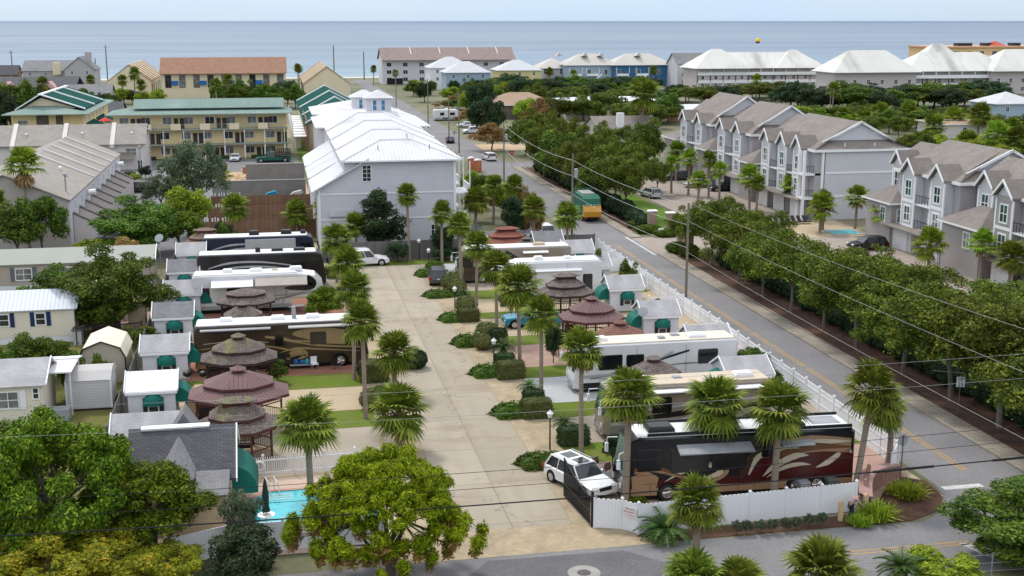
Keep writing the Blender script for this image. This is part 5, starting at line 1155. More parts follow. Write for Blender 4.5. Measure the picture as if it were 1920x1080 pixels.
# near black and burgundy coach
c = make_coach('motor_coach','black and burgundy motor coach with cream and tan swirls behind the front fence',14.2,2.6,3.98,[blk,bur,tan_,crm,brn,umb,blk],
  [(.4,.85,2),(.852,1.35,1)],
  [([(.02,.62),(.2,.66),(.36,.6),(.46,.36)],[.42,.5,.4,.25],2),([(.0,.42),(.14,.44),(.3,.42),(.5,.40)],[.34,.42,.4,.32],1),([(.02,.78),(.16,.80),(.30,.74),(.40,.60)],[.03,.09,.08,.0],3),([(.02,.70),(.18,.73),(.30,.66),(.36,.58)],[.02,.12,.12,0],4),
   ([(.46,.34),(.42,.62),(.34,.74),(.24,.72)],[.02,.09,.08,.0],3),([(.49,.30),(.46,.60),(.40,.74),(.30,.79)],[.06,.10,.07,.02],5),([(.40,.30),(.345,.47),(.26,.60),(.20,.60)],[0,.10,.10,0],3),([(.385,.28),(.32,.41),(.25,.47),(.19,.45)],[0,.06,.07,0],3),
   ([(.17,.40),(.12,.47),(.075,.58),(.06,.60)],[0,.09,.08,0],3),([(.07,.48),(.04,.56),(.01,.62)],[0,.12,.16],3),
   ([(.74,.24),(.66,.30),(.58,.42),(.64,.53),(.75,.43),(.82,.30)],[.02,.06,.09,.07,.05,0],3),([(.72,.22),(.62,.26),(.555,.42),(.61,.55),(.68,.52)],[.03,.05,.07,.05,0],2),
   ([(.95,.50),(.90,.53),(.84,.50),(.74,.36),(.6,.25)],[.05,.10,.08,.05,.02],4),([(.95,.46),(.88,.49),(.80,.42),(.7,.3)],[.02,.04,.03,0],2),([(.96,.3),(.9,.33),(.85,.3)],[.2,.3,.15],2)],
  [(1.9,4.2,1.72,3.2,0),(-.4,1.7,1.75,3.15,0),(4.75,6.2,1.9,3.25,0),(-2.2,-1.3,2.4,3.3,0)], roofm=M_white, units=[(4.6,0,1.6,1.2,.34,M_blackmetal),(1.2,.2,1.5,1.1,.3,M_blackmetal),(-3.4,.2,1.5,1.2,.3,M_blackmetal),(-5.6,-.2,1.8,1.4,.05,M_graymetal)],
  awnings=[(-.6,3.9,1,3.45,.85,M_graymetal),(-4.4,-2.4,1,3.4,.5,M_graymetal)], wheels=(4.35,-3.55,-4.85), wr=.53)
c.location = (26.35,65.85,0); c.rotation_euler = (0,0,math.pi-.045)
rail = MB()
for s in (-1,1): rail.box(-6.9,5.6,s*1.16-.04,s*1.16+.04,3.98,4.16)
rail.build('roof_rail', M_blackmetal, c, local=True)
# beige gray coach behind it
c = make_coach('motor_coach','gray beige motor coach with tan roof half hidden behind three palms',12.0,2.55,3.65,[tau,gry,slv,crm,blk],[(.4,1.0,1),(1.0,1.25,2)],
  [([(.0,.5),(.3,.52),(.6,.42),(.95,.36)],[.1,.14,.1,.04],4),([(.0,.66),(.4,.62),(.9,.5)],[.04,.06,.02],2)],[(3.6,5.2,1.6,2.9,0),(1.2,2.6,1.7,2.8,0),(-2.6,-1.2,1.7,2.9,0)],
  roofm=mat('tan_roof_skin',(.55,.46,.35),(.48,.41,.32),scale=.5), units=[(3.2,0,1.1,.9,.3,M_trim),(-4.2,.2,1.3,.9,.32,M_trim),(.4,-.2,.6,.5,.14,M_graymetal)], awnings=[(-5.2,2.6,1,3.35,.35,M_trim)], wr=.46)
c.location = (27.0,77.0,0); c.rotation_euler = (0,0,math.pi)
# white striped coach
c = make_coach('motor_coach','white motor coach with gray zigzag stripe and cream roof in the right row',13.0,2.55,3.75,[wht,slv,nav,gry,blk],[(.36,.8,4)],
  [([(.9,.3),(.75,.38),(.62,.5),(.55,.52)],[.02,.06,.1,.0],3),([(.56,.46),(.46,.66),(.40,.78)],[.04,.07,.05],1),([(.50,.60),(.40,.70),(.30,.79)],[.03,.05,.04],2),([(.98,.34),(.8,.36),(.6,.40)],[.06,.05,.02],1),([(.45,.5),(.3,.52),(.1,.5)],[.01,.03,.01],3)],
  [(2.7,4.6,1.75,2.9,0),(5.0,6.0,1.8,2.9,0),(-4.9,-3.3,1.85,3.0,0),(1.0,2.4,1.8,2.85,0)], roofm=mat('cream_roof_skin',(.70,.63,.52),(.62,.56,.47),scale=.5,stain=((.5,.38,.25),.6,None,.4)), units=[(4.3,0,1.3,.9,.3,M_trim),(-3.4,.3,1.4,1.0,.3,M_trim),(1.6,.3,.8,.6,.12,M_trim),(-.6,.4,.5,.5,.2,M_graymetal),(-1.9,-.3,.7,.5,.16,M_graymetal)], wr=.47)
c.location = (28.1,87.6,0); c.rotation_euler = (0,0,math.pi)
# white fifth wheel, right row
c = make_coach('fifth_wheel_trailer','white fifth wheel trailer with rounded nose in the right row',11.2,2.5,3.9,[wht,slv,blk],[(.5,.8,1)],[([(.2,.4),(.5,.36),(.9,.4)],[.01,.03,.01],1)],[(1.2,2.4,2.6,2.85,0),(-4.6,-3.6,.8,2.5,0),(-1.8,-.4,1.7,2.6,0)],
  nose='fifth', units=[(.8,.2,.9,.8,.4,M_trim),(-2.2,.2,.8,.7,.3,M_trim)], awnings=[(-3.4,1.4,1,3.2,.5,M_trim)], wheels=(-1.6,-2.6), wr=.4, slides=[(-3.2,1.2,1,1.0,3.0,wht)])
c.location = (26.8,119.3,0); c.rotation_euler = (0,0,math.pi)
# brown swirled coach, right row
c = make_coach('motor_coach','brown and tan swirled motor coach parked nose to the drive, right row',12.4,2.55,3.75,[tau,cho,crm,blk,tan_],[(.4,1.2,1)],
  [([(.95,.7),(.8,.78),(.7,.6),(.78,.4),(.95,.42)],[.3,.3,.3,.2,.2],1),([(.6,.86),(.5,.7),(.42,.56),(.3,.48)],[.2,.14,.06,0],3),([(.66,.85),(.57,.66),(.46,.5),(.3,.42)],[.06,.08,.06,0],2),([(.4,.85),(.3,.7),(.15,.6)],[.2,.16,.05],4)],
  [(4.6,5.7,1.8,3.0,0),(2.6,3.6,1.9,2.9,0),(0,.7,2.3,3.0,0)], roofm=M_white, units=[(3.6,0,1.0,.8,.28,M_trim),(-2.8,.2,1.3,.9,.3,mat('tan_unit',(.5,.4,.28)))], awnings=[(-3.6,-.8,1,3.35,.4,M_trim),(1.2,3.2,1,3.35,.4,M_trim)], wr=.46)
c.location = (25.2,128.4,0); c.rotation_euler = (0,0,math.pi)
# gold and umber coach, left row
c = make_coach('motor_coach','umber and gold swirled motor coach with open cargo bays in the left row',13.8,2.6,3.85,[umb,gldd,blk,crm,bur],[(.4,1.05,0)],
  [([(.0,.16),(.12,.22),(.2,.24)],[.3,.24,.1],1),([(.0,.50),(.2,.55),(.4,.52),(.55,.40),(.62,.30),(.54,.22),(.45,.3)],[.01,.03,.03,.04,.05,.04,0],1),([(.40,.72),(.50,.66),(.60,.56),(.72,.48),(.97,.40)],[.04,.08,.03,.04,.02],1),([(.56,.76),(.66,.74),(.78,.68),(.9,.62)],[.05,.26,.34,.30],1),([(.55,.62),(.7,.56),(.85,.50),(.98,.46)],[.02,.05,.03,.02],1),
   ([(.48,.36),(.58,.44),(.72,.40),(.95,.32)],[0,.05,.03,.01],1),([(.54,.30),(.60,.36),(.63,.28),(.58,.20)],[.1,.16,.1,0],1),([(.05,.62),(.25,.66),(.42,.60)],[.01,.02,.01],3),([(.0,.42),(.2,.46),(.38,.42),(.46,.30)],[.01,.025,.03,.0],3)],
  [(2.2,3.5,1.95,3.0,0),(-.6,.1,2.0,3.0,0),(5.0,6.3,1.8,3.1,0)], roofm=M_white, units=[(-4.4,.1,1.0,.8,.3,M_trim),(-.3,.1,1.1,.9,.3,M_trim),(2.5,.1,1.1,.9,.3,M_trim),(1.0,.1,.35,.35,1.0,M_graymetal)], awnings=[(-6.4,-.9,-1,3.6,.22,M_graymetal),(.5,6.2,-1,3.62,.3,K('pale_case',(.45,.42,.40)))], wheels=(4.6,-4.0), wr=.5)
c.location = (.2,98.7,0)
for x0, x1 in ((-1.2,.25),(.55,1.9)):
    b = MB(); b.box(x0,x1,-1.315,-1.25,.42,1.35); b.build('cargo_bay', M_dark, c, local=True)
# white coach with awnings, left row
c = make_coach('fifth_wheel_trailer','white trailer with long taupe awning out in the left row',12.4,2.5,3.8,[wht,slv,blk,tau],[(.42,.8,1)],[([(.86,.86),(.9,.7),(.84,.62),(.7,.6)],[.2,.3,.2,.05],2),([(.95,.5),(.75,.44),(.5,.4)],[.1,.06,.01],1),([(.5,.3),(.7,.36),(.86,.48)],[.02,.05,.02],3)],[(-5.3,-4.6,1.1,2.6,0),(-3,-1.8,1.7,2.5,0)],
  nose='fifth', units=[(-2.9,0,.9,.7,.34,M_trim),(-.2,0,1.2,.8,.3,M_trim),(3.6,.1,1.2,.8,.36,M_trim),(1.6,.2,.6,.5,.14,mat('tan_unit',(.5,.4,.28)))], awnings=[(-4.4,-.5,-1,3.3,1.3,M_trim),(-.3,4.6,-1,3.45,1.6,mat('taupe_canvas',(.36,.315,.28),fine=.08))], wheels=(-1.6,-2.6), wr=.4)
c.location = (-1.8,119.2,0)
sw = [([(.08,.62),(.25,.76),(.5,.76),(.8,.60)],[.02,.06,.05,.02],1),([(.1,.5),(.3,.63),(.55,.62),(.85,.46)],[.02,.06,.05,.02],1),([(.2,.32),(.35,.44),(.6,.44),(.9,.3)],[.01,.03,.05,.01],1),([(.0,.62),(.1,.4),(.3,.2)],[.1,.16,.1],1),([(.3,.28),(.5,.36),(.75,.36)],[.01,.03,.01],2)]
c = make_coach('motor_coach','black motor coach with silver swirls near the far end of the left row',13.2,2.55,3.8,[blk,slv,gry,cho],[(.4,.7,2)],sw,[(3.0,4.6,1.9,2.9,0),(4.9,6.0,1.9,3.0,0)], roofm=M_white, units=[(-.4,-.2,.5,.9,.5,M_blackmetal),(1.6,0,1.2,.8,.3,M_blackmetal),(3.9,0,1.2,.9,.28,M_blackmetal)], wr=.46)
c.location = (-1.5,129.9,0)
c = make_coach('motor_coach','farthest left coach with gray slide out and black roof units by the wood fence',12.6,2.5,3.7,[nav,slv,gry],[(.4,.9,1)],sw[:3],[(4.5,5.8,1.9,2.9,0)], roofm=M_white, units=[(-.6,0,1.1,.8,.5,M_blackmetal),(3.0,0,1.2,.8,.5,M_blackmetal),(4.9,0,.6,.6,.4,M_blackmetal)], slides=[(-1.6,4.0,-1,1.0,3.4,slv)], wr=.46)
c.location = (-1.8,141.0,0)

c = make_coach('travel_trailer','white travel trailer parked off the upper street beyond the white sedan',7.5,2.4,3.1,[wht,slv,blk],[(.5,.9,1)],[],[(-2,-.8,1.5,2.3,0),(.8,2.2,1.5,2.3,0)],nose='coach',windscreen=False,wheels=(0.2,-.8),wr=.36,units=[(0,0,1,.8,.3,M_trim)],group=None)
x_,y_ = G(845,230); c.location = (x_,y_+8,0)
# ---- cars; local frame: nose +x
def make_car(name, label, kind, paint, L=4.9, Wd=1.9, Ht=1.72, loc=(0,0,0), rz=0, group='parked and moving cars', rails=False, glass=None, wr=None, roofm=None):
    t = thing(name, label, {'suv':'car','sedan':'car','pickup':'pickup truck','van':'van'}[kind], loc, rz, group)
    hw = Wd/2; wr = wr or (.37 if kind != 'sedan' else .32); l = L/2; gl = glass or M_glass
    bz = {'suv':1.02,'sedan':.90,'pickup':1.05,'van':1.0}[kind]
    lo = [(-l+.02,.38),(-l,.7),(-l+.06,bz-.03),(-l+.3,bz),(l*.48,bz+.01),(l*.62,bz-.03),(l-.12,bz-.20),(l,.66),(l-.03,.36),(l-.25,.26),(-l+.25,.26)]
    b = MB(); b.slab(lo, -hw, hw, .09)
    if kind == 'pickup':
        b = MB(); b.slab([(-l+.02,.42),(-l,.75),(-l+.03,1.08),(l*.36,1.08),(l*.5,1.10),(l-.14,.98),(l,.80),(l-.02,.42),(l-.3,.34),(-l+.3,.34)], -hw, hw, .08)
    b.build('body', paint, t, local=True)
    if kind == 'sedan': g0, g1, r0, r1 = -l*.80, l*.42, -l*.42, l*.10
    elif kind == 'suv': g0, g1, r0, r1 = -l+.10, l*.46, -l*.78, l*.16
    elif kind == 'van': g0, g1, r0, r1 = -l+.06, l*.66, -l*.88, l*.30
    else: g0, g1, r0, r1 = -l*.14, l*.46, -l*.08, l*.20
    zt = Ht-.09; wi = hw-.07; wt = hw-.24; zb_ = bz-.03
    b = MB(); b.loft([[(g0,-wi,zb_),(g1,-wi,zb_),(g1,wi,zb_),(g0,wi,zb_)],[(r0,-wt,zt),(r1,-wt,zt),(r1,wt,zt),(r0,wt,zt)]]); b.build('window', gl, t, local=True)
    b = MB(); b.loft([[(r0-.08,-wt-.03,zt-.03),(r1+.07,-wt-.03,zt-.03),(r1+.07,wt+.03,zt-.03),(r0-.08,wt+.03,zt-.03)],[(r0-.03,-wt,zt+.03),(r1+.02,-wt,zt+.03),(r1+.02,wt,zt+.03),(r0-.03,wt,zt+.03)],[(r0+.12,-wt+.14,zt+.09),(r1-.18,-wt+.14,zt+.09),(r1-.18,wt-.14,zt+.09),(r0+.12,wt-.14,zt+.09)]])
    for s in (-1,1):    # pillars carry the roof
        for f in ((0.02,),(.36,),(.66,),(.98,)) if kind in ('suv','van') else ((0.02,),(.5,),(.98,)):
            q = f[0]; xb, xt = g0+(g1-g0)*q, r0+(r1-r0)*q
            b.tube([(xb,s*(wi+.012),zb_-.02),(xt,s*(wt+.015),zt)], .055 if q in (.02,.98) else .04, 4)
    b.build('roof', roofm or paint, t, local=True)
    for x in (-l+.85 if kind != 'pickup' else -l+1.15, l-.92):
        for s in (-1,1):
            b = MB(); b.loft([[(x+wr*1.2*math.cos(R(a)), s*(hw+.006), wr+wr*1.2*math.sin(R(a))) for a in range(0,360,24)]], 0); b.build('wheel_arch', M_under, t, local=True); wheel(t, x, s*(hw-.09), wr, .22)
    for s in (-1,1):
        b = MB(); b.slab([(l-.34,bz-.30),(l-.02,bz-.36),(l+.015,bz-.24),(l-.16,bz-.14)], s*(hw-.24)-.21, s*(hw-.24)+.21, .03); b.build('headlight', M_headl, t, local=True)
        b = MB(); b.box(-l-.012,-l+.16,s*(hw-.13)-.13,s*(hw-.13)+.11,bz-.32,bz-.02); b.build('tail_light', M_taill, t, local=True)
        b = MB(); b.box(g1-.42,g1-.22,s*(hw+.10)-.10,s*(hw+.10)+.08,bz+.0,bz+.17); b.build('mirror', paint, t, local=True)
        if rails: b = MB(); b.tube([(r0+.1,s*(wt-.04),zt+.07),(r0+.2,s*(wt-.04),zt+.14),(r1-.3,s*(wt-.04),zt+.14),(r1-.15,s*(wt-.04),zt+.07)], .022, 4); b.build('roof_rail', M_chrome, t, local=True)
    b = MB(); b.box(l-.02,l+.012,-hw+.52,hw-.52,bz-.42,bz-.2); b.build('grille', M_blackmetal, t, local=True)
    b = MB(); b.box(-l-.025,-l+.1,-hw+.1,hw-.1,.4,.56); b.box(l-.1,l+.02,-hw+.12,hw-.12,.36,.48); b.build('bumper', M_graymetal if kind == 'pickup' else paint, t, local=True)
    b = MB(); b.box(-l-.018,-l+.01,-.16,.16,.72,.84); b.build('number_plate', M_trim, t, local=True)
    if kind == 'pickup':
        b = MB(); b.box(-l+.12,-l*.18,-hw+.16,hw-.16,1.082,1.09); b.build('bed', M_under, t, local=True)
    b = MB(); b.box(-l+.4,l-.4,-hw+.14,hw-.14,.16,.4); b.build('chassis', M_under, t, local=True)
    return t
pw = K('car_white',(.76,.76,.77),.15); pk_ = K('car_black',(.012,.012,.014),.15); pd = K('car_dark_gray',(.07,.07,.078),.15); psv = K('car_silver',(.40,.41,.43),.2); pb = K('car_blue',(.02,.20,.30),.2); pr_ = K('car_red',(.28,.02,.015),.2); pgn = K('car_green',(.01,.10,.07),.25); pnv = K('car_navy',(.02,.03,.07),.2)
cx, cy = (16.6+15.7)/2+.95, 67.9
suv = make_car('parked_car','white sport utility car with two doors open beside the entrance gate','suv',pw,5.0,1.95,1.75,(17.45,67.85,0),R(-67),rails=True)
for x0, x1 in ((-.35,.40),(-1.55,-.65)): b = MB(); b.box(x0,x1,-.42,.42,1.748,1.765); b.build('sunroof', M_glass, suv, local=True)
for x, lab in ((.95,'front'),(-.25,'rear')):
    b = MB(); h0 = Vector((x,.93,0)); d = Vector((math.cos(R(152)),math.sin(R(118)),0)).normalized() if False else Vector((-.30,.95,0)); n = Vector((.95,.3,0))*.05
    b.add([h0-n+Vector((0,0,.35)), h0+d*1.0-n+Vector((0,0,.40)), h0+d*1.0-n+Vector((0,0,1.0)), h0-n+Vector((0,0,1.0)), h0+n+Vector((0,0,.35)), h0+d*1.0+n+Vector((0,0,.40)), h0+d*1.0+n+Vector((0,0,1.0)), h0+n+Vector((0,0,1.0))], [(0,1,2,3),(7,6,5,4),(0,4,5,1),(1,5,6,2),(2,6,7,3),(3,7,4,0)])
    dr = b.build('open_door', pw, suv, local=True)
    b = MB(); b.add([h0-n*.4+Vector((0,0,1.0)), h0+d*.98-n*.4+Vector((0,0,1.0)), h0+d*.86-n*.4+Vector((0,0,1.5)), h0+d*.3-n*.4+Vector((0,0,1.52)), h0+n*.4+Vector((0,0,1.0)), h0+d*.98+n*.4+Vector((0,0,1.0)), h0+d*.86+n*.4+Vector((0,0,1.5)), h0+d*.3+n*.4+Vector((0,0,1.52))], [(0,1,2,3),(7,6,5,4),(0,4,5,1),(1,5,6,2),(2,6,7,3),(3,7,4,0)])
    q = b.build('door_glass', M_glass, None, local=True); q.parent = dr
make_car('parked_car','white sport utility car stopped at the far end of the park drive','suv',pw,5.2,2.0,1.9,(10.1,139.6,0),R(4),rails=True)
make_car('parked_car','dark gray sport utility car seen from behind between the left shrubs of the right row','suv',pd,4.7,1.9,1.75,(17.0,128.6,0),R(84))
make_car('parked_car','old teal blue pickup truck nose out under the palms','pickup',pb,5.4,1.95,1.75,(22.9,107.7,0),R(180),wr=.40)
make_car('parked_car','white car driving away up the middle of the street','suv',pw,4.7,1.9,1.7,(42.9,243.5,0),R(97))
make_car('parked_car','black car far up the street in the left lane','sedan',pk_,4.6,1.85,1.5,(40.4,281,0),R(85))
make_car('parked_car','white sedan parked across a driveway right of the street','sedan',pw,4.8,1.85,1.5,(50.5,322,0),R(185))
make_car('parked_car','dark pickup parked in the sandy driveway right of the street','pickup',pd,5.4,2.0,1.85,(52.5,300,0),R(190))
make_car('parked_car','white sport utility car behind the dark pickup in the sandy driveway','suv',pw,4.8,1.9,1.8,(49.0,303.5,0),R(190))
make_car('parked_car','black van parked beside the buttressed townhouses','van',pk_,5.2,2.0,1.85,(-21.3,208.5,0),R(0))
make_car('parked_car','white sedan parked nose out in front of the yellow motel','sedan',pw,4.6,1.8,1.45,(-7.3,252.5,0),R(-95))
for k, (nm, y, p, knd) in enumerate((('red car parked below the fin walls',168.5,pr_,'sedan'),('silver car parked in front of the red one by the fin walls',164.5,psv,'suv'),('dark car parked nearest along the fin walls',160.5,pd,'sedan'))):
    make_car('parked_car',nm,knd,p,4.5,1.8,1.5,(-20.6,y,0),R(180))
make_car('parked_car','white pickup parked in the townhouse drive beyond the palms','pickup',pw,5.7,2.0,1.9,(68.3,217,0),R(178))
make_car('parked_car','dark gray sport utility car between the palms of the townhouse drive','suv',pd,4.8,1.95,1.7,(70.2,206.5,0),R(178))
make_car('parked_car','silver car parked in front of the middle townhouse section','sedan',psv,4.7,1.85,1.5,(70.4,196.5,0),R(178))
make_car('parked_car','black car half hidden beside the silver one','sedan',pk_,4.6,1.85,1.45,(73.0,191.5,0),R(178))
make_car('parked_car','pale green car behind the oak at the townhouse entrance','suv',K('car_pale',(.42,.46,.45)),4.6,1.85,1.65,(59.0,186.5,0),R(100))
for k, (x, y, p, lab, kn) in enumerate(((25,147.5,pw,'white van under the house palms right of the big white house','van'),(31.5,149,psv,'silver car nearest the street behind the rust red gazebo','sedan'),(34.5,155,pw,'white car in the garage drive behind the palms','suv'),(25.5,157,pnv,'navy car under the porch of the big white house','sedan'))):
    make_car('parked_car',lab,kn,p,4.7,1.88,1.7 if kn != 'sedan' else 1.45,(x,y,0),R(95))
make_car('parked_car','dark car half hidden by the trees in front of the near townhouse','suv',pk_,4.8,1.9,1.7,(71.5,137.5,0),R(178))
# landscaping truck with dark stake body by the motel
lt = make_car('parked_car','green and white work truck with dark rack body in front of the yellow motel','pickup',pgn,6.8,2.2,2.1,(.2,249.2,0),R(182),wr=.42)
b = MB(); b.box(-3.4,-.3,-1.08,1.08,1.1,1.25)
for k in range(8): b.box(-3.38+k*.42,-3.3+k*.42,-1.1,-1.02,1.2,2.5); b.box(-3.38+k*.42,-3.3+k*.42,1.02,1.1,1.2,2.5)
for z in (1.5,1.9,2.4): b.box(-3.4,-.3,-1.12,-1.06,z,z+.12); b.box(-3.4,-.3,1.06,1.12,z,z+.12)
b.build('stake_rack', M_blackmetal, lt, local=True)
b = MB(); b.box(-3.2,-1.6,-1.3,-1.12,1.2,1.7); b.build('signboard', M_trim, lt, local=True)
# refuse truck, seen from behind
g = thing('refuse_truck','green refuse truck with yellow tailgate heading up the street','truck',(43.7,168.6,0),R(88))
gm = lined('truck_green',(.018,.135,.085),(.015,.115,.075),.5,.06,0,(.01,.08,.05),rough=.6,bump=.6)
b = MB(); b.slab([(-3.6,.9),(-3.6,3.2),(-3.2,3.55),(2.0,3.55),(2.2,3.3),(2.2,.9)],-1.25,1.25,.08); b.build('body', gm, g, local=True)
b = MB(); b.slab([(-4.5,.75),(-4.65,1.5),(-4.2,2.3),(-3.62,2.4),(-3.62,.7)],-1.25,1.25,.07); b.build('tailgate', K('truck_yellow',(.55,.27,.02),.35), g, local=True)
b = MB(); b.slab([(-4.15,2.3),(-3.9,3.25),(-3.4,3.5),(-3.3,2.42)],-1.22,1.22,.06); b.build('tailgate_top', gm, g, local=True)
for k in range(6): b = MB(); b.box(-4.3,-4.18,-1.15+k*.4,-.98+k*.4,2.36,2.5); b.build('marker_light', M_headl, g, local=True)
b = MB(); b.slab([(2.3,.6),(2.3,2.7),(2.6,2.95),(3.8,2.95),(4.4,1.9),(4.5,.6)],-1.2,1.2,.08); b.build('cab', K('truck_cab',(.55,.57,.56)), g, local=True)
b = MB(); b.box(-1.8,1.9,-.9,.9,3.56,3.72); b.build('roof_hatch', mat('weathered_top',(.33,.33,.31)), g, local=True)
b = MB(); b.tube([(2.2,-1.35,.9),(2.2,-1.35,3.9)],.09,6); b.tube([(2.2,1.35,.9),(2.2,1.35,3.9)],.09,6); b.tube([(2.2,-1.35,3.85),(2.2,1.35,3.85)],.09,6); b.build('lift_arm', gm, g, local=True)
for x in (-2.6,-1.3,3.2):
    for s in (-1,1): wheel(g, x, s*1.08, .5, .3)
b = MB(); b.box(-4.4,4.2,-1.0,1.0,.4,.9); b.build('chassis', M_under, g, local=True)
for s in (-1,1): b = MB(); b.box(-4.5,-4.38,s*.95-.12,s*.95+.12,.5,.7); b.build('tail_light', M_taill, g, local=True)

# ---- fences
M_vinyl = lined('white_vinyl', (.80,.80,.82), (.77,.77,.79), .19, .012, 0, (.60,.60,.64), rough=.4, bump=.35, stain=((.62,.61,.62),.3,(1,1,.3),.3))
def run_fence(name, label, pts, h, m, post_m, step=2.4, th=.05, post=.065, rails=(), pickets=None, cat='fence', scallop=0, cap=True, z0=.03):
    g = thing(name, label, cat, (pts[0][0],pts[0][1],0))
    for (xa,ya), (xb,yb) in zip(pts[:-1], pts[1:]):
        L = math.hypot(xb-xa, yb-ya); n = max(1, round(L/step)); d = Vector(((xb-xa)/L,(yb-ya)/L,0)); nn = Vector((-d.y,d.x,0))
        def beam(b, a0, a1, t0, t1, z_0, z_1):
            A0 = Vector((xa,ya,0))+d*a0; A1 = Vector((xa,ya,0))+d*a1
            vs = []
            for z in (z_0,z_1): vs += [A0+nn*t0+Vector((0,0,z)), A1+nn*t0+Vector((0,0,z)), A1+nn*t1+Vector((0,0,z)), A0+nn*t1+Vector((0,0,z))]
            b.add(vs, [(0,3,2,1),(4,5,6,7),(0,1,5,4),(1,2,6,5),(2,3,7,6),(3,0,4,7)])
        for k in range(n):
            a0, a1 = L*k/n+post, L*(k+1)/n-post; b = MB()
            if pickets:
                q = int((a1-a0)/pickets[0])
                for j in range(q):
                    c = a0+(a1-a0)*(j+.5)/q; beam(b, c-pickets[1]/2, c+pickets[1]/2, -.012, .012, z0+.06, h-.04-(.06*math.sin(math.pi*j/q) if scallop else 0))
                for z in rails: beam(b, a0, a1, -.03, .03, z, z+.08)
            else:
                beam(b, a0, a1, -th/2, th/2, z0, h-.06)
                for z in rails: beam(b, a0, a1, -th/2-.02, th/2+.02, z, z+.1)
                if scallop:
                    q = int((a1-a0)/.24)
                    for j in range(q): c = a0+(a1-a0)*(j+.5)/q; beam(b, c-.09, c+.09, -th/2, th/2, h-.06, h+.0)
            b.build('panel', m, g)
        for k in range(0 if (xa,ya) == tuple(pts[0]) else 1, n+1):
            b = MB(); A0 = Vector((xa,ya,0))+d*(L*k/n); b.box(A0.x-post,A0.x+post,A0.y-post,A0.y+post,0,h+.06)
            if cap: b.loft([[(A0.x+q*sx,A0.y+q*sy,z) for sx,sy in ((-1,-1),(1,-1),(1,1),(-1,1))] for q, z in ((post*1.35,h+.06),(post*1.35,h+.1),(.01,h+.2))])
            b.build('post', post_m, g)
    return g
run_fence('front_fence','white vinyl privacy fence along the front of the black coach, with a small red sign', [(16.75,61.8),(18.2,61.3),(18.9,60.5),(32.1,61.25)], 1.75, M_vinyl, M_vinyl, 2.3, scallop=1)
run_fence('street_fence','long white vinyl fence between the right row and the street', [(37.9,67.2),(38.25,100),(38.2,141)], 1.75, M_vinyl, M_vinyl, 2.4, rails=(.5,1.25))
run_fence('corner_fence','short white rail fence piece behind the brick sign wall', [(36.4,65.2),(37.8,67.2)], 1.7, M_vinyl, M_vinyl, 2.4, rails=(.5,1.2))
for k, Y in enumerate((131.0,121.5,111.0,100.0,90.6,134.6)):
    run_fence('yard_fence','white yard fence beside the '+ORD[k]+' shed yard of the right row', [(35.0,Y-.6),(37.9,Y-.6)], 1.6, M_vinyl, M_vinyl, 3)
M_graywood = lined('gray_fence_boards', (.21,.195,.185), (.16,.15,.145), .14, .014, 0, (.06,.055,.05), vary=.5, bump=.4, rough=.95)
M_brownwood = lined('brown_fence_boards', (.27,.16,.105), (.22,.13,.09), .14, .014, 0, (.09,.05,.035), vary=.6, bump=.4, rough=.95)
run_fence('gray_wood_fence','weathered gray board fence across the end of the drive', [(5.3,142.2),(38.0,142.2)], 2.3, M_graywood, M_graywood, 2.6, cap=False)
run_fence('side_wood_fence','weathered board fence along the left edge of the park', [(-11.3,77),(-11.3,142)], 1.8, M_graywood, M_graywood, 2.6, cap=False)
for Y, lab in ((159.5,'nearest of three brown board fences behind the farthest left coach'),(172,'middle of the three brown board fences'),(183,'last of the three brown board fences below the block wall')):
    g = run_fence('brown_fence', lab, [(-9.0,Y),(5.2,Y)], 2.5, M_brownwood, M_brownwood, 2.4, rails=(1.2,), cap=False)
    g2 = run_fence('picket_crown','white picket crown', [(-8.8,Y+.25),(-4.9,Y+.25)], 2.9, M_vinyl, M_vinyl, 1.3, pickets=(.55,.2), rails=(.5,), cap=False)
    for c_ in list(g2.children): c_.parent = g; c_.name = 'picket_crown'; c_.location = g2.location-g.location
    bpy.data.objects.remove(g2)
def wallthing(name, label, x0, x1, y0, y1, h, m, capm=None):
    t = thing(name, label, 'wall', ((x0+x1)/2,(y0+y1)/2,0)); bx(t, 'wall', m, x0, x1, y0, y1, 0, h); bx(t, 'coping', capm or mat('concrete_cap',(.33,.32,.31)), x0-.06, x1+.06, y0-.05, y1+.05, h, h+.12); return t
wallthing('block_wall','long dark gray block wall above the brown fences', -9.4, 5.0, 195.5, 195.9, 3.0, M_block)
wallthing('block_wall','upper dark gray block wall beside the sandy building plot', -4.6, 5.4, 216.5, 216.9, 3.2, M_block)
wallthing('tile_wall','low orange tiled wall at the top of the sandy building plot', -5.5, 5.2, 230.6, 230.9, 1.1, mat('orange_block',(.42,.17,.08),(.36,.15,.075),scale=.8))
for k, (x, y, sx, sy) in enumerate(((-6.5,222,2.5,1.4),(-7.2,226,1.8,1.0))):
    b = MB(); r_ = random.Random(k); 
    for q in range(26): x_, y_ = x+r_.uniform(-sx,sx), y+r_.uniform(-sy,sy); b.tube([(x_,y_,r_.uniform(.05,.5)),(x_+r_.uniform(-1,1),y_+r_.uniform(-.6,.6),r_.uniform(.05,.6))], .06, 4)
    tag(b.build('lumber_pile', mat('raw_lumber',(.55,.33,.17),(.6,.45,.3),scale=1)), ('pile of raw lumber on the sandy building plot','smaller lumber heap beside the palm on the building plot')[k], 'lumber pile')
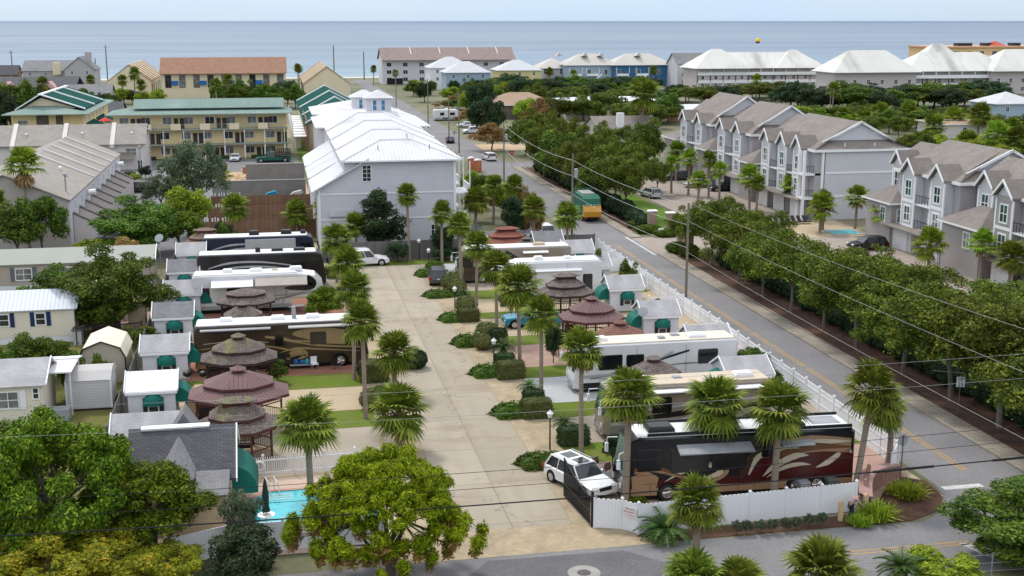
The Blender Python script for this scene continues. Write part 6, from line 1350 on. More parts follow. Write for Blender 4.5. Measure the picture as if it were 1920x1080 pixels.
for k, (x, m, lab) in enumerate(((-.4,'blue','blue folded slide toy on top of the last brown fence yard'),(3.3,'white','white inflatable boat leaning behind the last brown fence'))):
    b = MB(); b.slab([(x-.9,2.2),(x-.5,2.6),(x+.7,2.9),(x+1.0,2.5),(x+.2,2.1)], 184.2, 185.0, .1); tag(b.build('yard_toy' if k == 0 else 'small_boat', mat('toy_'+m, (.02,.25,.38) if k == 0 else (.6,.58,.6), fine=.05)), lab, 'toy' if k == 0 else 'boat')

# ---- entrance: gate, brick sign wall, bollards, sign
def meshbar(b, p, q, r=.02): b.tube([p,q], r, 4)
gt = thing('entrance_gate','black mesh swing gate standing open beside the white car','gate',(16.7,61.95,0))
b = MB(); b.box(16.58,16.72,61.85,61.99,0,2.1); b.build('gate_post', M_blackmetal, gt)
b = MB(); A_ = Vector((16.55,62.05,0)); B_ = Vector((16.1,66.4,0))
top = lambda f: 1.75+(.75*f*f)
for i in range(30):
    f = i/29; p = A_.lerp(B_, f); meshbar(b, (p.x,p.y,.12), (p.x,p.y,top(f)), .022)
for z in (.15,.9): meshbar(b, (A_.x,A_.y,z), (B_.x,B_.y,z), .035)
for i in range(12): f, f2 = i/12, (i+1)/12; p, q = A_.lerp(B_,f), A_.lerp(B_,f2); meshbar(b, (p.x,p.y,top(f)), (q.x,q.y,top(f2)), .045)
b.build('gate_leaf', M_blackmetal, gt)
b = MB(); b.add([(A_.x+.01,A_.y,.15),(B_.x+.01,B_.y,.15),(B_.x+.01,B_.y,2.4),((A_.x+B_.x)/2+.01,(A_.y+B_.y)/2,1.9),(A_.x+.01,A_.y,1.72)], [(0,1,2,3,4)])
def meshmat():
    m, t, p = base('gate_mesh', .6); tr = t.nodes.new('ShaderNodeBsdfTransparent'); ms = t.nodes.new('ShaderNodeMixShader'); ms.inputs[0].default_value = .72
    p.inputs['Base Color'].default_value = (.012,.012,.013,1); t.links.new(tr.outputs[0], ms.inputs[1]); t.links.new(p.outputs[0], ms.inputs[2]); t.links.new(ms.outputs[0], t.nodes['Material Output'].inputs['Surface']); return m
b.build('gate_screen', meshmat(), gt)
M_signbrick = bricky('pink_sign_brick', (.36,.16,.13), (.30,.13,.105), (.36,.27,.22), .24, .08, .01)
sg = thing('entrance_sign_wall','curved pink brick entrance sign wall at the street corner','sign wall',(34.6,63,0))
b = MB(); P0, P1 = Vector((32.7,61.0,0)), Vector((37.0,65.4,0)); dd = (P1-P0).normalized(); nn = Vector((dd.y,-dd.x,0)); n = 16
fr_, bk_, ft, bt = [], [], [], []
for i in range(n+1):
    f = i/n; p = P0.lerp(P1,f)-nn*.75*math.sin(math.pi*f); hh = .85+.38*math.sin(math.pi*f)
    fr_.append(p+nn*.18); bk_.append(p-nn*.18); ft.append(p+nn*.18+Vector((0,0,hh))); bt.append(p-nn*.18+Vector((0,0,hh)))
for i in range(n): b.add([fr_[i],fr_[i+1],ft[i+1],ft[i]],[(0,1,2,3)]); b.add([bk_[i],bk_[i+1],bt[i+1],bt[i]],[(0,1,2,3)])
b.build('brick_face', M_signbrick, sg)
b = MB()
for i in range(n):
    u0, u1 = Vector((0,0,.002)), Vector((0,0,.12)); a = ft[i]+nn*.12; c_ = ft[i+1]+nn*.12; e_ = bt[i]-nn*.32; f_ = bt[i+1]-nn*.32
    b.add([a+u0,c_+u0,f_+u0,e_+u0,a+u1,c_+u1,f_+u1,e_+u1], [(0,3,2,1),(4,5,6,7),(0,1,5,4),(3,7,6,2)])
b.build('coping', mat('rose_coping',(.40,.25,.22),(.36,.22,.195),scale=1.5), sg)
b = MB()
for q, w_ in ((.52,.5),(.6,.3),(.68,.55),(.77,.4),(.85,.3)):
    p = P0.lerp(P1,q)-nn*(.75*math.sin(math.pi*q)-.19)
    b.add([p+dd*-w_*.4+Vector((0,0,.75)), p+dd*w_*.4+Vector((0,0,.83)), p+dd*w_*.4+Vector((0,0,.92)), p+dd*-w_*.4+Vector((0,0,.84))], [(0,1,2,3)])
    b.add([p+dd*-w_*.3+Vector((0,0,.55)), p+dd*w_*.3+Vector((0,0,.6)), p+dd*w_*.3+Vector((0,0,.66)), p+dd*-w_*.3+Vector((0,0,.62))], [(0,1,2,3)])
b.build('lettering', mat('dark_letter',(.07,.04,.035)), sg)
for k, (x, y, lab) in enumerate(((30.6,60.05,'left pale wooden bollard beside the crouching person'),(32.45,60.7,'right pale wooden bollard at the foot of the sign wall'))):
    b = MB(); b.box(x-.11,x+.11,y-.11,y+.11,0,1.15); b.prism([(x-.11,1.15),(x,1.28),(x+.11,1.15)], 1, y-.11, y+.11); tag(b.build('bollard', mat('pale_timber',(.60,.44,.25),(.54,.4,.22),scale=2)), lab, 'bollard')
def text(par, s, size, loc, rot, m, name='lettering', align='CENTER'):
    cu = bpy.data.curves.new(name, 'FONT'); cu.body = s; cu.size = size; cu.align_x = align; cu.extrude = .004
    o = bpy.data.objects.new(name, cu); COL.objects.link(o); dg = bpy.context.evaluated_depsgraph_get(); me = bpy.data.meshes.new_from_object(o.evaluated_get(dg)); bpy.data.objects.remove(o)
    me.materials.clear(); me.materials.append(m); o = bpy.data.objects.new(name, me); COL.objects.link(o); o.parent = par; o.location = loc; o.rotation_euler = rot; return o
M_redpaint = mat('red_letter',(.45,.02,.02)); M_blackpaint = mat('black_letter',(.015,.015,.015))
ps = thing('fence_sign','small white notice with red lettering on the front fence','sign',(18.55,60.85,1.2),R(-48))
b = MB(); b.box(-.42,.42,-.075,-.055,-.3,.3); b.build('board', M_trim, ps, local=True)
text(ps,'PRIVATE',.17,(0,-.078,.1),(R(90),0,0),M_redpaint); text(ps,'PROPERTY',.17,(0,-.078,-.08),(R(90),0,0),M_redpaint); text(ps,'NO TRESPASSING',.085,(0,-.078,-.22),(R(90),0,0),M_redpaint)
x, y = G(1690,905); st = thing('stop_sign','stop sign seen from behind at the street corner','sign',(x-.1,y,0),R(8))
b = MB(); b.tube([(0,0,0),(.05,0,3.05)], .035, 6); b.build('pole', M_brownsiding, st, local=True)
b = MB(); b.loft([[(.38*math.cos(R(22.5+45*k))+.05, yy, 2.72+.38*math.sin(R(22.5+45*k))) for k in range(8)] for yy in (.04,.055)]); b.build('plate', M_graymetal, st, local=True)
x, y = G(1796,778); sl = thing('speed_limit_sign','white speed limit 25 sign in the pine straw bed','sign',(x,y,0),R(-14))
b = MB(); b.tube([(0,0,0),(0,0,2.9)], .035, 5); b.build('pole', M_brownsiding, sl, local=True)
b = MB(); b.box(-.3,.3,-.05,-.036,2.1,2.85); b.build('plate', M_trim, sl, local=True)
text(sl,'25',.40,(0,-.055,2.16),(R(90),0,0),M_blackpaint); text(sl,'SPEED',.14,(0,-.055,2.68),(R(90),0,0),M_blackpaint); text(sl,'LIMIT',.14,(0,-.055,2.54),(R(90),0,0),M_blackpaint)
x, y = G(960,312); s2 = thing('stop_sign','red stop sign facing down the street at the side street','sign',(x,y,0),R(0))
b = MB(); b.tube([(0,0,0),(0,0,2.9)], .05, 6); b.build('pole', M_graymetal, s2, local=True)
b = MB(); b.loft([[(.45*math.cos(R(22.5+45*k)), yy, 2.6+.45*math.sin(R(22.5+45*k))) for k in range(8)] for yy in (-.07,-.055)]); b.build('plate', mat('stop_red',(.45,.02,.02)), s2, local=True); text(s2,'STOP',.28,(0,-.076,2.5),(R(90),0,0),M_trim)
x, y = G(852,270); s3 = thing('stop_sign','small sign seen from behind on the left of the upper street','sign',(x,y,0)); b = MB(); b.tube([(0,0,0),(0,0,2.9)], .05, 6); b.build('pole', M_graymetal, s3, local=True); b = MB(); b.loft([[(.42*math.cos(R(22.5+45*k)), yy, 2.6+.42*math.sin(R(22.5+45*k))) for k in range(8)] for yy in (.06,.075)]); b.build('plate', M_graymetal, s3, local=True)
# portable toilets near the white house
for k, (px_, py_) in enumerate(((884,318),(896,322))):
    x, y = G(px_,py_); t = thing('portable_toilet',('orange portable toilet with white roof, left of two','orange portable toilet with white roof, right of two')[k],'portable toilet',(x,y,0),0,'portable toilets'); b = MB(); b.box(-.6,.6,-.6,.6,0,2.1); b.build('cabin', mat('toilet_orange',(.5,.14,.05)), t, local=True)
    b = MB(); b.slab([(-.65,2.1),(-.5,2.3),(0,2.42),(.5,2.3),(.65,2.1)],-.62,.62,.05); b.build('roof', M_trim, t, local=True); b = MB(); b.box(-.4,.4,-.64,-.605,.1,1.95); b.build('door', mat('toilet_door',(.55,.2,.1)), t, local=True)
b = MB(); b.lathe([(.0,.012),(.34,.012),(.34,.02),(.0,.022)], *G(1095,1074), 18); x, y = G(1095,1074)
mh = thing('manhole','iron manhole with pale concrete collar in the front street','manhole',(x,y,0)); 
q = MB(); q.lathe([(.36,.011),(.85,.011),(.85,.016),(.36,.016)], x, y, 22, cap=False); q.build('collar', mat('pale_collar',(.33,.31,.29)), mh); b.build('cover', mat('iron_cover',(.10,.09,.09)), mh)
# trash bins and hydrant bits by the black coach rear
for k, (px_, py_, m, lab) in enumerate(((1505,930,M_graymetal,'gray bin beside the rear wheels of the black coach'),(1558,925,mat('green_bin',(.12,.15,.12)),'green wheeled bin at the rear corner of the black coach'))):
    x, y = G(px_,py_); t = thing('trash_bin',lab,'bin',(x,y,0)); b = MB(); b.loft([[(-.25,-.25,0),(.25,-.25,0),(.25,.25,0),(-.25,.25,0)],[(-.32,-.32,.85),(.32,-.32,.85),(.32,.32,.85),(-.32,.32,.85)]]); b.build('bin_body', m, t, local=True); b = MB(); b.slab([(-.35,.85),(-.3,.95),(.3,.98),(.35,.87)],-.35,.35,.03); b.build('lid', m, t, local=True)
bw = thing('brown_screen_fence','short brown board screen behind the sign wall','fence',(33.8,63.4,0)); b = MB()
for k in range(12): b.box(33.1+k*.12,33.21+k*.12,62.1+k*.2,62.16+k*.2+.14,0,1.5)
b.build('boards', M_brownwood, bw); b = MB(); b.box(33.0,33.15,62.0,62.15,0,1.55); b.build('post', M_pink, bw)
# brick columns at the townhouse entrance
for k, (px_, py_, h_) in enumerate(((1222,432,2.6),(1256,436,2.6),(1290,470,2.3),(1278,462,2.3))):
    x, y = G(px_,py_); t = thing('entrance_column',('left','right','front','rear')[k]+' stone column of the townhouse entrance'+(' across the lawn' if k < 2 else ' beside the utility pole'),'column',(x,y,0)); b = MB(); b.box(-.55,.55,-.4,.4,0,h_); b.build('shaft', bricky('tan_brick',(.38,.27,.2),(.33,.23,.17),(.3,.25,.2),.24,.08,.012), t, local=True); b = MB(); b.box(-.65,.65,-.5,.5,h_,h_+.15); b.build('cap', M_trim, t, local=True)
b = MB(); x, y = G(1239,445); b.box(x-.35,x+.35,y-.04,y+.04,.4,1.2); tag(b.build('house_number_sign', M_trim), 'small white board beside the stone columns', 'sign')

# ---- lamp posts on the islands
def lamp(label, px_, py_, h_=2.3):
    x, y = G(px_,py_); t = thing('lamp_post', label, 'lamp post', (x,y,0), 0, 'white globe lamp posts'); b = MB(); b.tube([(0,0,0),(0,0,h_-.3)], [.06,.045], 6); b.build('pole', M_blackmetal, t, local=True)
    b = MB(); b.lathe([(.06,h_-.32),(.13,h_-.28),(.18,h_-.1),(.17,h_)], n=8); b.build('lantern', mat('opal_glass',(.75,.75,.74),fine=.03), t, local=True); b = MB(); b.lathe([(.24,h_),(.1,h_+.13),(.02,h_+.24)], n=8); b.build('lantern_cap', M_trim, t, local=True)
lamp('globe lamp post beside the white car with open doors',1031,843,2.5); lamp('globe lamp post beside the sago palm of the pink empty pad',926,690); lamp('globe lamp post near the blue pickup, on its own low mound',853,584); lamp('globe lamp post behind the dark gray sport utility car',804,506); lamp('farthest globe lamp post against the gray board fence',786,487)
b = MB()
for k, (px_, py_, h_) in enumerate(((897,642,.9),(960,710,.8),(1150,848,.7))):
    x, y = G(px_,py_); b = MB(); b.tube([(x,y,0),(x,y,h_)], .05, 6); b.lathe([(.05,h_),(.07,h_+.02),(.0,h_+.08)],x,y,6); tag(b.build('utility_stub', M_trim), ('white utility stub beside the two rounded hedges','pale utility stub in front of the box hedge','white utility stub near the open car doors')[k], 'utility post')

# ---- pool corner
pl = thing('swimming_pool','turquoise swimming pool behind the picket fence','pool',(1,67,0))
def poolmat():
    m, t, p = base('pool_water', .08, 0, .5); col = mixc(t, ramp(t, noise(t, 1.4, 3, stretch=(1,1,1)), .35, .65), (.035,.42,.50), (.05,.52,.58)); t.links.new(col, p.inputs['Base Color']); bumpn(t, p, noise(t, 3, 2), .2, .02); return m
b = MB(); b.poly([(-2.0,64.6,.05),(5.2,64.6,.05),(5.2,70.6,.05),(-1.2,70.4,.05),(-2.0,69)]) if False else b.poly([(-1.9,64.6,.04),(5.2,64.6,.04),(5.2,70.6,.04),(-1.2,70.5,.04),(-1.9,69.4,.04)]); b.build('water', poolmat(), pl)
b = MB(); cp_ = [(-1.9,64.6),(5.2,64.6),(5.2,70.6),(-1.2,70.5),(-1.9,69.4)]
for (xa,ya),(xb,yb) in zip(cp_, cp_[1:]+cp_[:1]): 
    d = Vector((xb-xa,yb-ya,0)).normalized(); nn = Vector((d.y,-d.x,0))*.3; b.add([(xa,ya,.07),(xb,yb,.07),(xb+nn.x,yb+nn.y,.07),(xa+nn.x,ya+nn.y,.07)],[(0,1,2,3)])
b.build('coping', M_pink, pl)
b = MB(); [b.box(-1.3,.4,69.9-k*.35,70.2-k*.35,.042,.05) for k in range(3)]; b.build('step', mat('pool_step',(.3,.6,.64)), pl)
b = MB()
for dx in (0,.5): b.tube([(-1.2+dx,71.0,.05),(-1.2+dx,70.8,.9),(-1.0+dx,70.2,.75),(-.9+dx,69.9,.06)], .03, 6)
b.build('handrail', M_trim, pl)
run_fence('picket_fence','white picket fence between the pool and the left row', [(-3.2,73.05),(6.2,73.6)], 1.35, M_vinyl, M_vinyl, 1.9, pickets=(.13,.055), rails=(.25,1.05))
run_fence('pool_front_fence','pale vinyl fence in front of the pool below the bushes', [(-6.2,60.9),(-3.0,62.2),(5.2,62.0)], 1.7, M_vinyl, M_vinyl, 2.4)
lr = thing('life_ring','white life ring hanging on the picket fence','life ring',(-1.55,72.95,.85)); b = MB(); n = 18
b.loft([[( (.28+.07*math.cos(2*math.pi*j/8))*math.cos(2*math.pi*k/n), .07*math.sin(2*math.pi*j/8)-.09, (.28+.07*math.cos(2*math.pi*j/8))*math.sin(2*math.pi*k/n)) for j in range(8)] for k in range(n+1)], cap=False); b.build('ring', M_trim, lr, local=True)
um = thing('pool_umbrella','closed dark green umbrella beside the pool','umbrella',(*G(500,985),0)); b = MB(); b.tube([(0,0,0),(0,0,2.6)], .03, 6); b.build('pole', M_trim, um, local=True); b = MB(); b.lathe([(.03,2.75),(.12,2.4),(.2,1.7),(.17,1.2),(.24,.85)], n=9); b.build('canopy', mat('dark_green_canvas',(.008,.035,.03)), um, local=True); b = MB(); b.lathe([(.5,.62),(.5,.66),(.02,.67)], n=14); b.lathe([(.3,0),(.1,.05),(.05,.62)], n=8); b.build('table', M_trim, um, local=True)
ph = thing('pool_house','beige pool house with dark shingle roof and green side canopy','pool house',(-5.6,69.5,0))
M_beige = lined('beige_siding',(.60,.47,.31),(.56,.44,.29),.15,.02,1,(.46,.36,.23),bump=.3)
gwall(ph, -8.4, -3.2, 66.9, 72.7, 0, 2.7, 4.55, M_beige, 'x'); gable(ph, -8.4, -3.0, 66.7, 72.9, 2.7, 4.6, M_shingledark, 'x', .3)
rake(ph, -2.72, 66.7, 72.9, 2.7, 4.6, 'x'); b = MB(); b.box(-8,-4.2,69.5,70.1,4.68,4.78); b.build('ridge_vent', M_trim, ph)
b = MB(); b.prism([(-6.9,3.1),(-5.9,4.4),(-4.9,3.1),(-4.9,2.9),(-5.9,4.2),(-6.9,2.9)], 1, 64.8, 69.0); b.build('porch_gable_roof', M_shinglegray, ph)
b = MB(); b.prism([(-6.3,2.5),(-5.9,3.9),(-5.5,2.5)],1,64.9,65.0) if False else b.prism([(-6.6,2.9),(-5.9,4.05),(-5.2,2.9)],1,65.1,65.3); b.build('porch_gable_wall', M_beige, ph)
bx(ph, 'front_room', M_beige, -6.4, -3.2, 64.2, 66.89, 0, 2.6); b = MB(); b.prism([(64.0,2.62),(66.9,3.0),(66.9,2.86),(64.0,2.5)],0,-6.5,-3.05); b.build('front_roof', M_shinglegray, ph)
b = MB(); pts = [(-3.0+p[0]*1.2, 1.3+p[1]*1.3) for p in bull(0,1.2,1.3)]; n = len(pts); b.add([(p[0],67.4,p[1]) for p in pts]+[(p[0],70.6,p[1]) for p in pts], [(i,i+1,n+i+1,n+i) for i in range(n-1)])
for y in (67.4,70.6): b.add([(-3.0,y,1.3)]+[(p[0],y,p[1]) for p in pts], [tuple(range(n+1))])
b.build('side_canopy', M_greenaw, ph)
b = MB(); b.prism([(-7.8,4.0),(-6.9,4.9),(-6.0,4.0)],1,72.9,76.0) if False else b.prism([(-6.9,3.0),(-5.9,4.5),(-4.9,3.0)],1,72.9,75.0); b.build('rear_gable', M_shinglegray, ph)

# ---- left neighbours: mobile homes, sheds
def mobile_home(label, x0, x1, y0, y1, ze, zr, wall, roof, blue=False, skirt=True):
    t = thing('mobile_home', label, 'mobile home', ((x0+x1)/2,(y0+y1)/2,0)); gwall(t, x0, x1, y0, y1, .6, ze, zr-.03, wall, 'x'); gable(t, x0, x1, y0, y1, ze, zr, roof, 'x', .25, .08); bx(t, 'skirting', M_white, x0+.03, x1-.03, y0+.03, y1-.03, 0, .59)
    rake(t, x1+.26, y0, y1, ze, zr, 'x', over=.2, w=.14); return t
m1 = mobile_home('cream mobile home with navy shutters and ribbed pale blue roof', -32, -17.6, 109.8, 114.0, 3.1, 4.3, lined('cream_siding',(.72,.66,.55),(.68,.62,.51),.14,.015,1,bump=.3), lined('ribbed_blue_white',(.50,.54,.60),(.46,.50,.56),.35,.04,0,rough=.4,bump=.6))
for x in (-23.4,-20.4):
    window(m1,'S',109.8,x,1.6,.9,1.15,nx=1); 
    for s in (-1,1): bx(m1,'shutter',mat('navy_shutter',(.012,.03,.12)),x+s*.68-.17,x+s*.68+.17,109.73,109.795,1.55,2.8)
m2_ = mobile_home('pale yellow mobile home with gray roof and white porch cover', -30, -16.3, 86.3, 91.2, 3.0, 4.2, MATS['cream_siding'], M_shinglelight)
window(m2_,'S',86.3,-18.6,1.3,1.5,1.3,pane=M_curtain); [bx(m2_,'shutter',M_trim,-18.6+s*.98-.2,-18.6+s*.98+.2,86.23,86.295,1.25,2.65) for s in (-1,1)]; window(m2_,'S',86.3,-16.75,1.9,.5,.9,nx=1)
b = MB(); b.prism([(91.4,3.3),(93.4,2.95),(93.4,3.05),(91.4,3.4)],0,-30,-14.6); b.box(-14.9,-14.8,92.9,93.0,0,3.0); b.box(-16.2,-14.6,88.0,91.5,3.2,3.3); b.box(-14.8,-14.7,88.2,88.3,0,3.2); b.build('porch_cover', M_white, m2_)
b = MB(); b.box(-15.9,-14.7,86.6,87.6,.1,.95); b.build('air_conditioner', M_graymetal, m2_)
m3 = mobile_home('long mobile home with mossy pale green roof behind the orange shrub', -42, -12.9, 132.5, 137, 2.9, 4.0, lined('pinkish_siding',(.42,.36,.31),(.39,.33,.29),.15,.015,1,bump=.3), mat('mossy_roof',(.30,.34,.28),(.36,.36,.33),scale=.15,stain=((.22,.29,.2),.2,None,.5)))
for x in (-25.9,-21.5): window(m3,'S',132.5,x,1.1,1.7,1.3,pane=M_curtain); [bx(m3,'shutter',mat('slate_shutter',(.15,.16,.18)),x+s*1.1-.2,x+s*1.1+.2,132.43,132.495,1.05,2.5) for s in (-1,1)]
b = MB(); b.prism([(-15.3,0),(-15.3,2.0),(-14.9,2.75),(-13.6,3.25),(-12.3,2.75),(-11.9,2.0),(-11.9,0)],1,96.2,101.0)
qs = thing('barn_shed','cream barn shaped shed with dark trimmed end','shed',(-13.6,98,0)); b.build('body', mat('cream_panel',(.50,.45,.36),(.46,.41,.33)), qs)
b = MB(); pr2 = [(-15.4,1.95),(-15.0,2.8),(-13.6,3.35),(-12.2,2.8),(-11.8,1.95)]; b.prism(pr2+[(p[0]*.995-.07,p[1]-.08) for p in pr2[::-1]],1,96.0,101.1); b.build('roof', mat('cream_sheet',(.70,.66,.52),(.64,.6,.47),scale=.4), qs)
b = MB(); 
for (xa,za),(xb,zb) in zip(pr2[:-1],pr2[1:]): b.tube([(xa,95.97,za),(xb,95.97,zb)], .06, 4)
b.tube([(-15.4,95.97,1.95),(-15.4,95.97,0)], .06, 4); b.tube([(-11.85,95.97,1.95),(-11.85,95.97,0)], .06, 4); b.build('trim', M_darkwood, qs)
ws = thing('garden_shed','white garden shed with rounded gray roof beside the barn shaped shed','shed',(-13.7,90.5,0)); bx(ws,'wall',lined('shed_clap',(.58,.57,.58),(.54,.53,.545),.2,.02,1,bump=.4),-15.2,-12.2,89.2,92.6,.15,2.3)
b = MB(); b.prism([(89.1,2.25),(90.0,2.75),(90.9,2.95),(91.8,2.75),(92.7,2.25)],0,-15.3,-12.1); b.build('roof', mat('pale_gray_sheet',(.48,.46,.45),(.44,.42,.41)), ws); b = MB(); b.box(-15.25,-12.15,89.14,92.66,0,.149); b.build('base', M_darkwood, ws)
for sx in (-15.25,-12.15): rk = bx(ws,'corner_trim',M_trim,sx-.06,sx+.06,89.12,89.24,.15,2.25)
run_fence('iron_fence','black iron yard fence in front of the shade tree', [(-17.3,108.4),(-11.9,109.4)], 1.7, M_blackmetal, M_blackmetal, 1.8, pickets=(.13,.03), rails=(.15,1.5), post=.04, cap=False)
rect('brick_patio', -16.8, -12, 109.6, 120, M_pink, .012)
ds = thing('patio_hut','low open patio hut with tan roof behind the shade tree','hut',(-15.2,121,0)); bx(ds,'wall',M_tan,-13.4,-11.9,112.4,114,0,2.2); b = MB(); b.prism([(118,2.6),(122,3.2),(122,3.05),(118,2.45)],0,-17.5,-13.5); b.build('roof', M_white, ds); [bx(ds,'post',M_darkwood,x,x+.1,y,y+.1,0,2.6) for x in (-17.4,-13.7) for y in (118.3,121.6)]
for k,(x,y) in enumerate(((-16,111.5),(-14.6,112.5),(-15.5,114.5))):
    b = MB(); b.box(x-.5,x+.5,y-.3,y+.3,.0,.5); b.box(x-.5,x+.5,y+.2,y+.3,.5,1.0); tag(b.build('patio_bench', M_redwood), ORD[k]+' red wooden bench from the iron fence on the brick patio', 'bench')
bx_ = thing('patio_bin','gray deck box against the cream mobile home','box',(-17,109.1,0)); bx(bx_,'box_body',M_graysiding,-17.6,-16.9,108.4,109.6,0,1.3); bx(bx_,'lid',M_shingledark,-17.7,-16.8,108.3,109.7,1.3,1.4)

# ---- small things on the pads
fl = thing('flag','american flag on a slanted pole beside the wide shake gazebo','flag',(*G(520,590),0)); b = MB(); b.tube([(0,0,1.2),(1.1,0,2.5)], .03, 5); b.build('pole', M_tan, fl, local=True)
b = MB(); n = 7; W2 = .75
def fpt(i, j): return (1.0-.12*j/6+.13*i/6-.35*j/6, -.06+.06*math.sin(i*1.3+j*.4), 2.3-1.25*j/7*1.0-.0*i+.12*i/6)
for j in range(7):
    for i in range(6): b.add([fpt(i,j),fpt(i+1,j),fpt(i+1,j+1),fpt(i,j+1)],[(0,1,2,3)], 2 if (j < 3 and i >= 3) else i % 2)
b.build('cloth', [mat('flag_red',(.42,.03,.04)), M_trim, mat('flag_blue',(.02,.03,.15))], fl, local=True)
def camp_chair(label, x, y, rz, m):
    t = thing('camp_chair', label, 'chair', (x,y,0), rz, 'camp chairs on the pads'); b = MB(); b.box(-.28,.28,-.28,.28,.42,.46); b.build('seat', m, t, local=True); b = MB(); b.box(-.28,.28,.26,.30,.46,1.0); b.build('backrest', m, t, local=True)
    for sx in (-.26,.26):
        for sy in (-.26,.26): b = MB(); b.tube([(sx,sy,0),(sx,sy,.62 if sy < 0 else .95)], .018, 4); b.build('leg', M_graymetal, t, local=True)
camp_chair('white camp chair left of the table by the awning', *G(545,583), .6, M_trim); camp_chair('gray camp chair right of the table by the awning', *G(578,586), -.7, M_graymetal)
camp_chair('dark camp chair near the front wheel of the gold coach', *G(630,692), 2.6, M_blackmetal); camp_chair('pale folding chair by the cargo bays of the gold coach', *G(590,692), .2, M_trim); camp_chair('white chair between the ribbed metal shed and the near gazebo', *G(357,808), .3, M_trim)
ct = thing('folding_table','small white folding table under the awning','table',(*G(560,586),0)); b = MB(); b.box(-.5,.5,-.35,.35,.70,.74); b.build('tabletop', M_trim, ct, local=True)
for sx in (-.45,.45):
    for sy in (-.3,.3): b = MB(); b.tube([(sx,sy,0),(sx,sy,.7)], .02, 4); b.build('leg', M_graymetal, ct, local=True)
ld = thing('cargo_tray','blue and silver gear on a pulled out cargo tray','gear',(*G(567,690),0)); b = MB(); b.box(-1.0,.9,-.4,.4,.3,.36); b.build('tray', M_graymetal, ld, local=True)
for k,(x,y,r,c_) in enumerate(((-.5,0,.22,(.03,.12,.35)),(0,.1,.26,(.03,.16,.4)),(.4,-.1,.2,(.05,.35,.4)),(.65,.1,.17,(.4,.05,.05)))): b = MB(); b.lathe([(r*.7,.36),(r,.45),(r,.62),(r*.6,.8)], x, y, 8); b.build('cargo_bag', mat('bag%d'%k, c_), ld, local=True)
for k,(px_,py_,lab) in enumerate(((352,720,'black kettle grill beside the third left shed'),(382,720,'black barrel smoker next to the kettle grill'))):
    x,y = G(px_,py_); t = thing('barbecue_grill',lab,'grill',(x,y,0)); b = MB(); b.lathe([(.05,.55),(.3,.7),(.34,.85),(.28,1.0),(.04,1.1)], n=10); b.build('bowl', M_blackmetal, t, local=True)
    for q in range(3): b = MB(); b.tube([(.15*math.cos(q*2.1),.15*math.sin(q*2.1),.65),(.32*math.cos(q*2.1),.32*math.sin(q*2.1),0)], .02, 4); b.build('leg', M_graymetal, t, local=True)
tarp = MB(); tarp.slab([(-6.9,0),(-6.8,1.1),(-6.2,1.75),(-5.4,1.75),(-4.9,1.0),(-4.85,0)], 86.2, 88.6, .25); tag(tarp.build('covered_cart', mat('tan_tarp',(.42,.31,.19),(.36,.26,.16),scale=1.2,bump=.4)), 'tan tarpaulin covered cart beside the ribbed metal shed', 'covered cart')
for k,(X,Y,z,r,lab) in enumerate(((31.0,99.4,2.9,.45,'gray satellite dish beside the right row shed with green canopy'),(-10.7,79.5,2.3,.4,'gray satellite dish left of the plain gray roofed shed'),(-12.6,138,4.2,.5,'gray satellite dish at the end of the mossy green roof'))):
    t = thing('satellite_dish',lab,'satellite dish',(X,Y,0)); b = MB(); b.lathe([(r,0),(r*.7,-.08),(r*.3,-.14),(.02,-.16)], n=12); o = b.build('dish', M_graymetal, t, local=True); o.location = (0,0,z); o.rotation_euler = (R(55),0,R(-20)); b = MB(); b.tube([(0,.1,0),(0,.1,z)], .035, 5); b.build('mast', M_graymetal, t, local=True)
# patio loungers and pool glimpsed between the townhouses
pl2 = thing('townhouse_pool','turquoise pool glimpsed between the oaks and the near townhouse','pool',(74,150,0)); b = MB(); b.poly([(72.2,148,.05),(76.2,148,.05),(76.2,151.6,.05),(72.2,151.6,.05)]); b.build('water', bpy.data.materials['pool_water'], pl2); b = MB(); b.box(71.7,76.8,147.4,147.99,.0,.07); b.build('coping', M_pink, pl2)
rect('pool_patio', 64, 77.5, 146.8, 159.6, M_tan, .02)
for k in range(8):
    x = 66.6+k*.85; t = thing('pool_lounger','dark pool lounger, '+ORD[k]+' from the left below the gray flank wall','lounger',(x,157.6,0),.3,'loungers on the townhouse pool patio'); b = MB(); b.box(-.33,.33,-.9,.3,.3,.36); b.build('seat', M_blackmetal, t, local=True); b = MB(); b.add([(-.33,.3,.34),(.33,.3,.34),(.33,.8,1.05),(-.33,.8,1.05)],[(0,1,2,3)]); b.build('backrest', M_blackmetal, t, local=True)

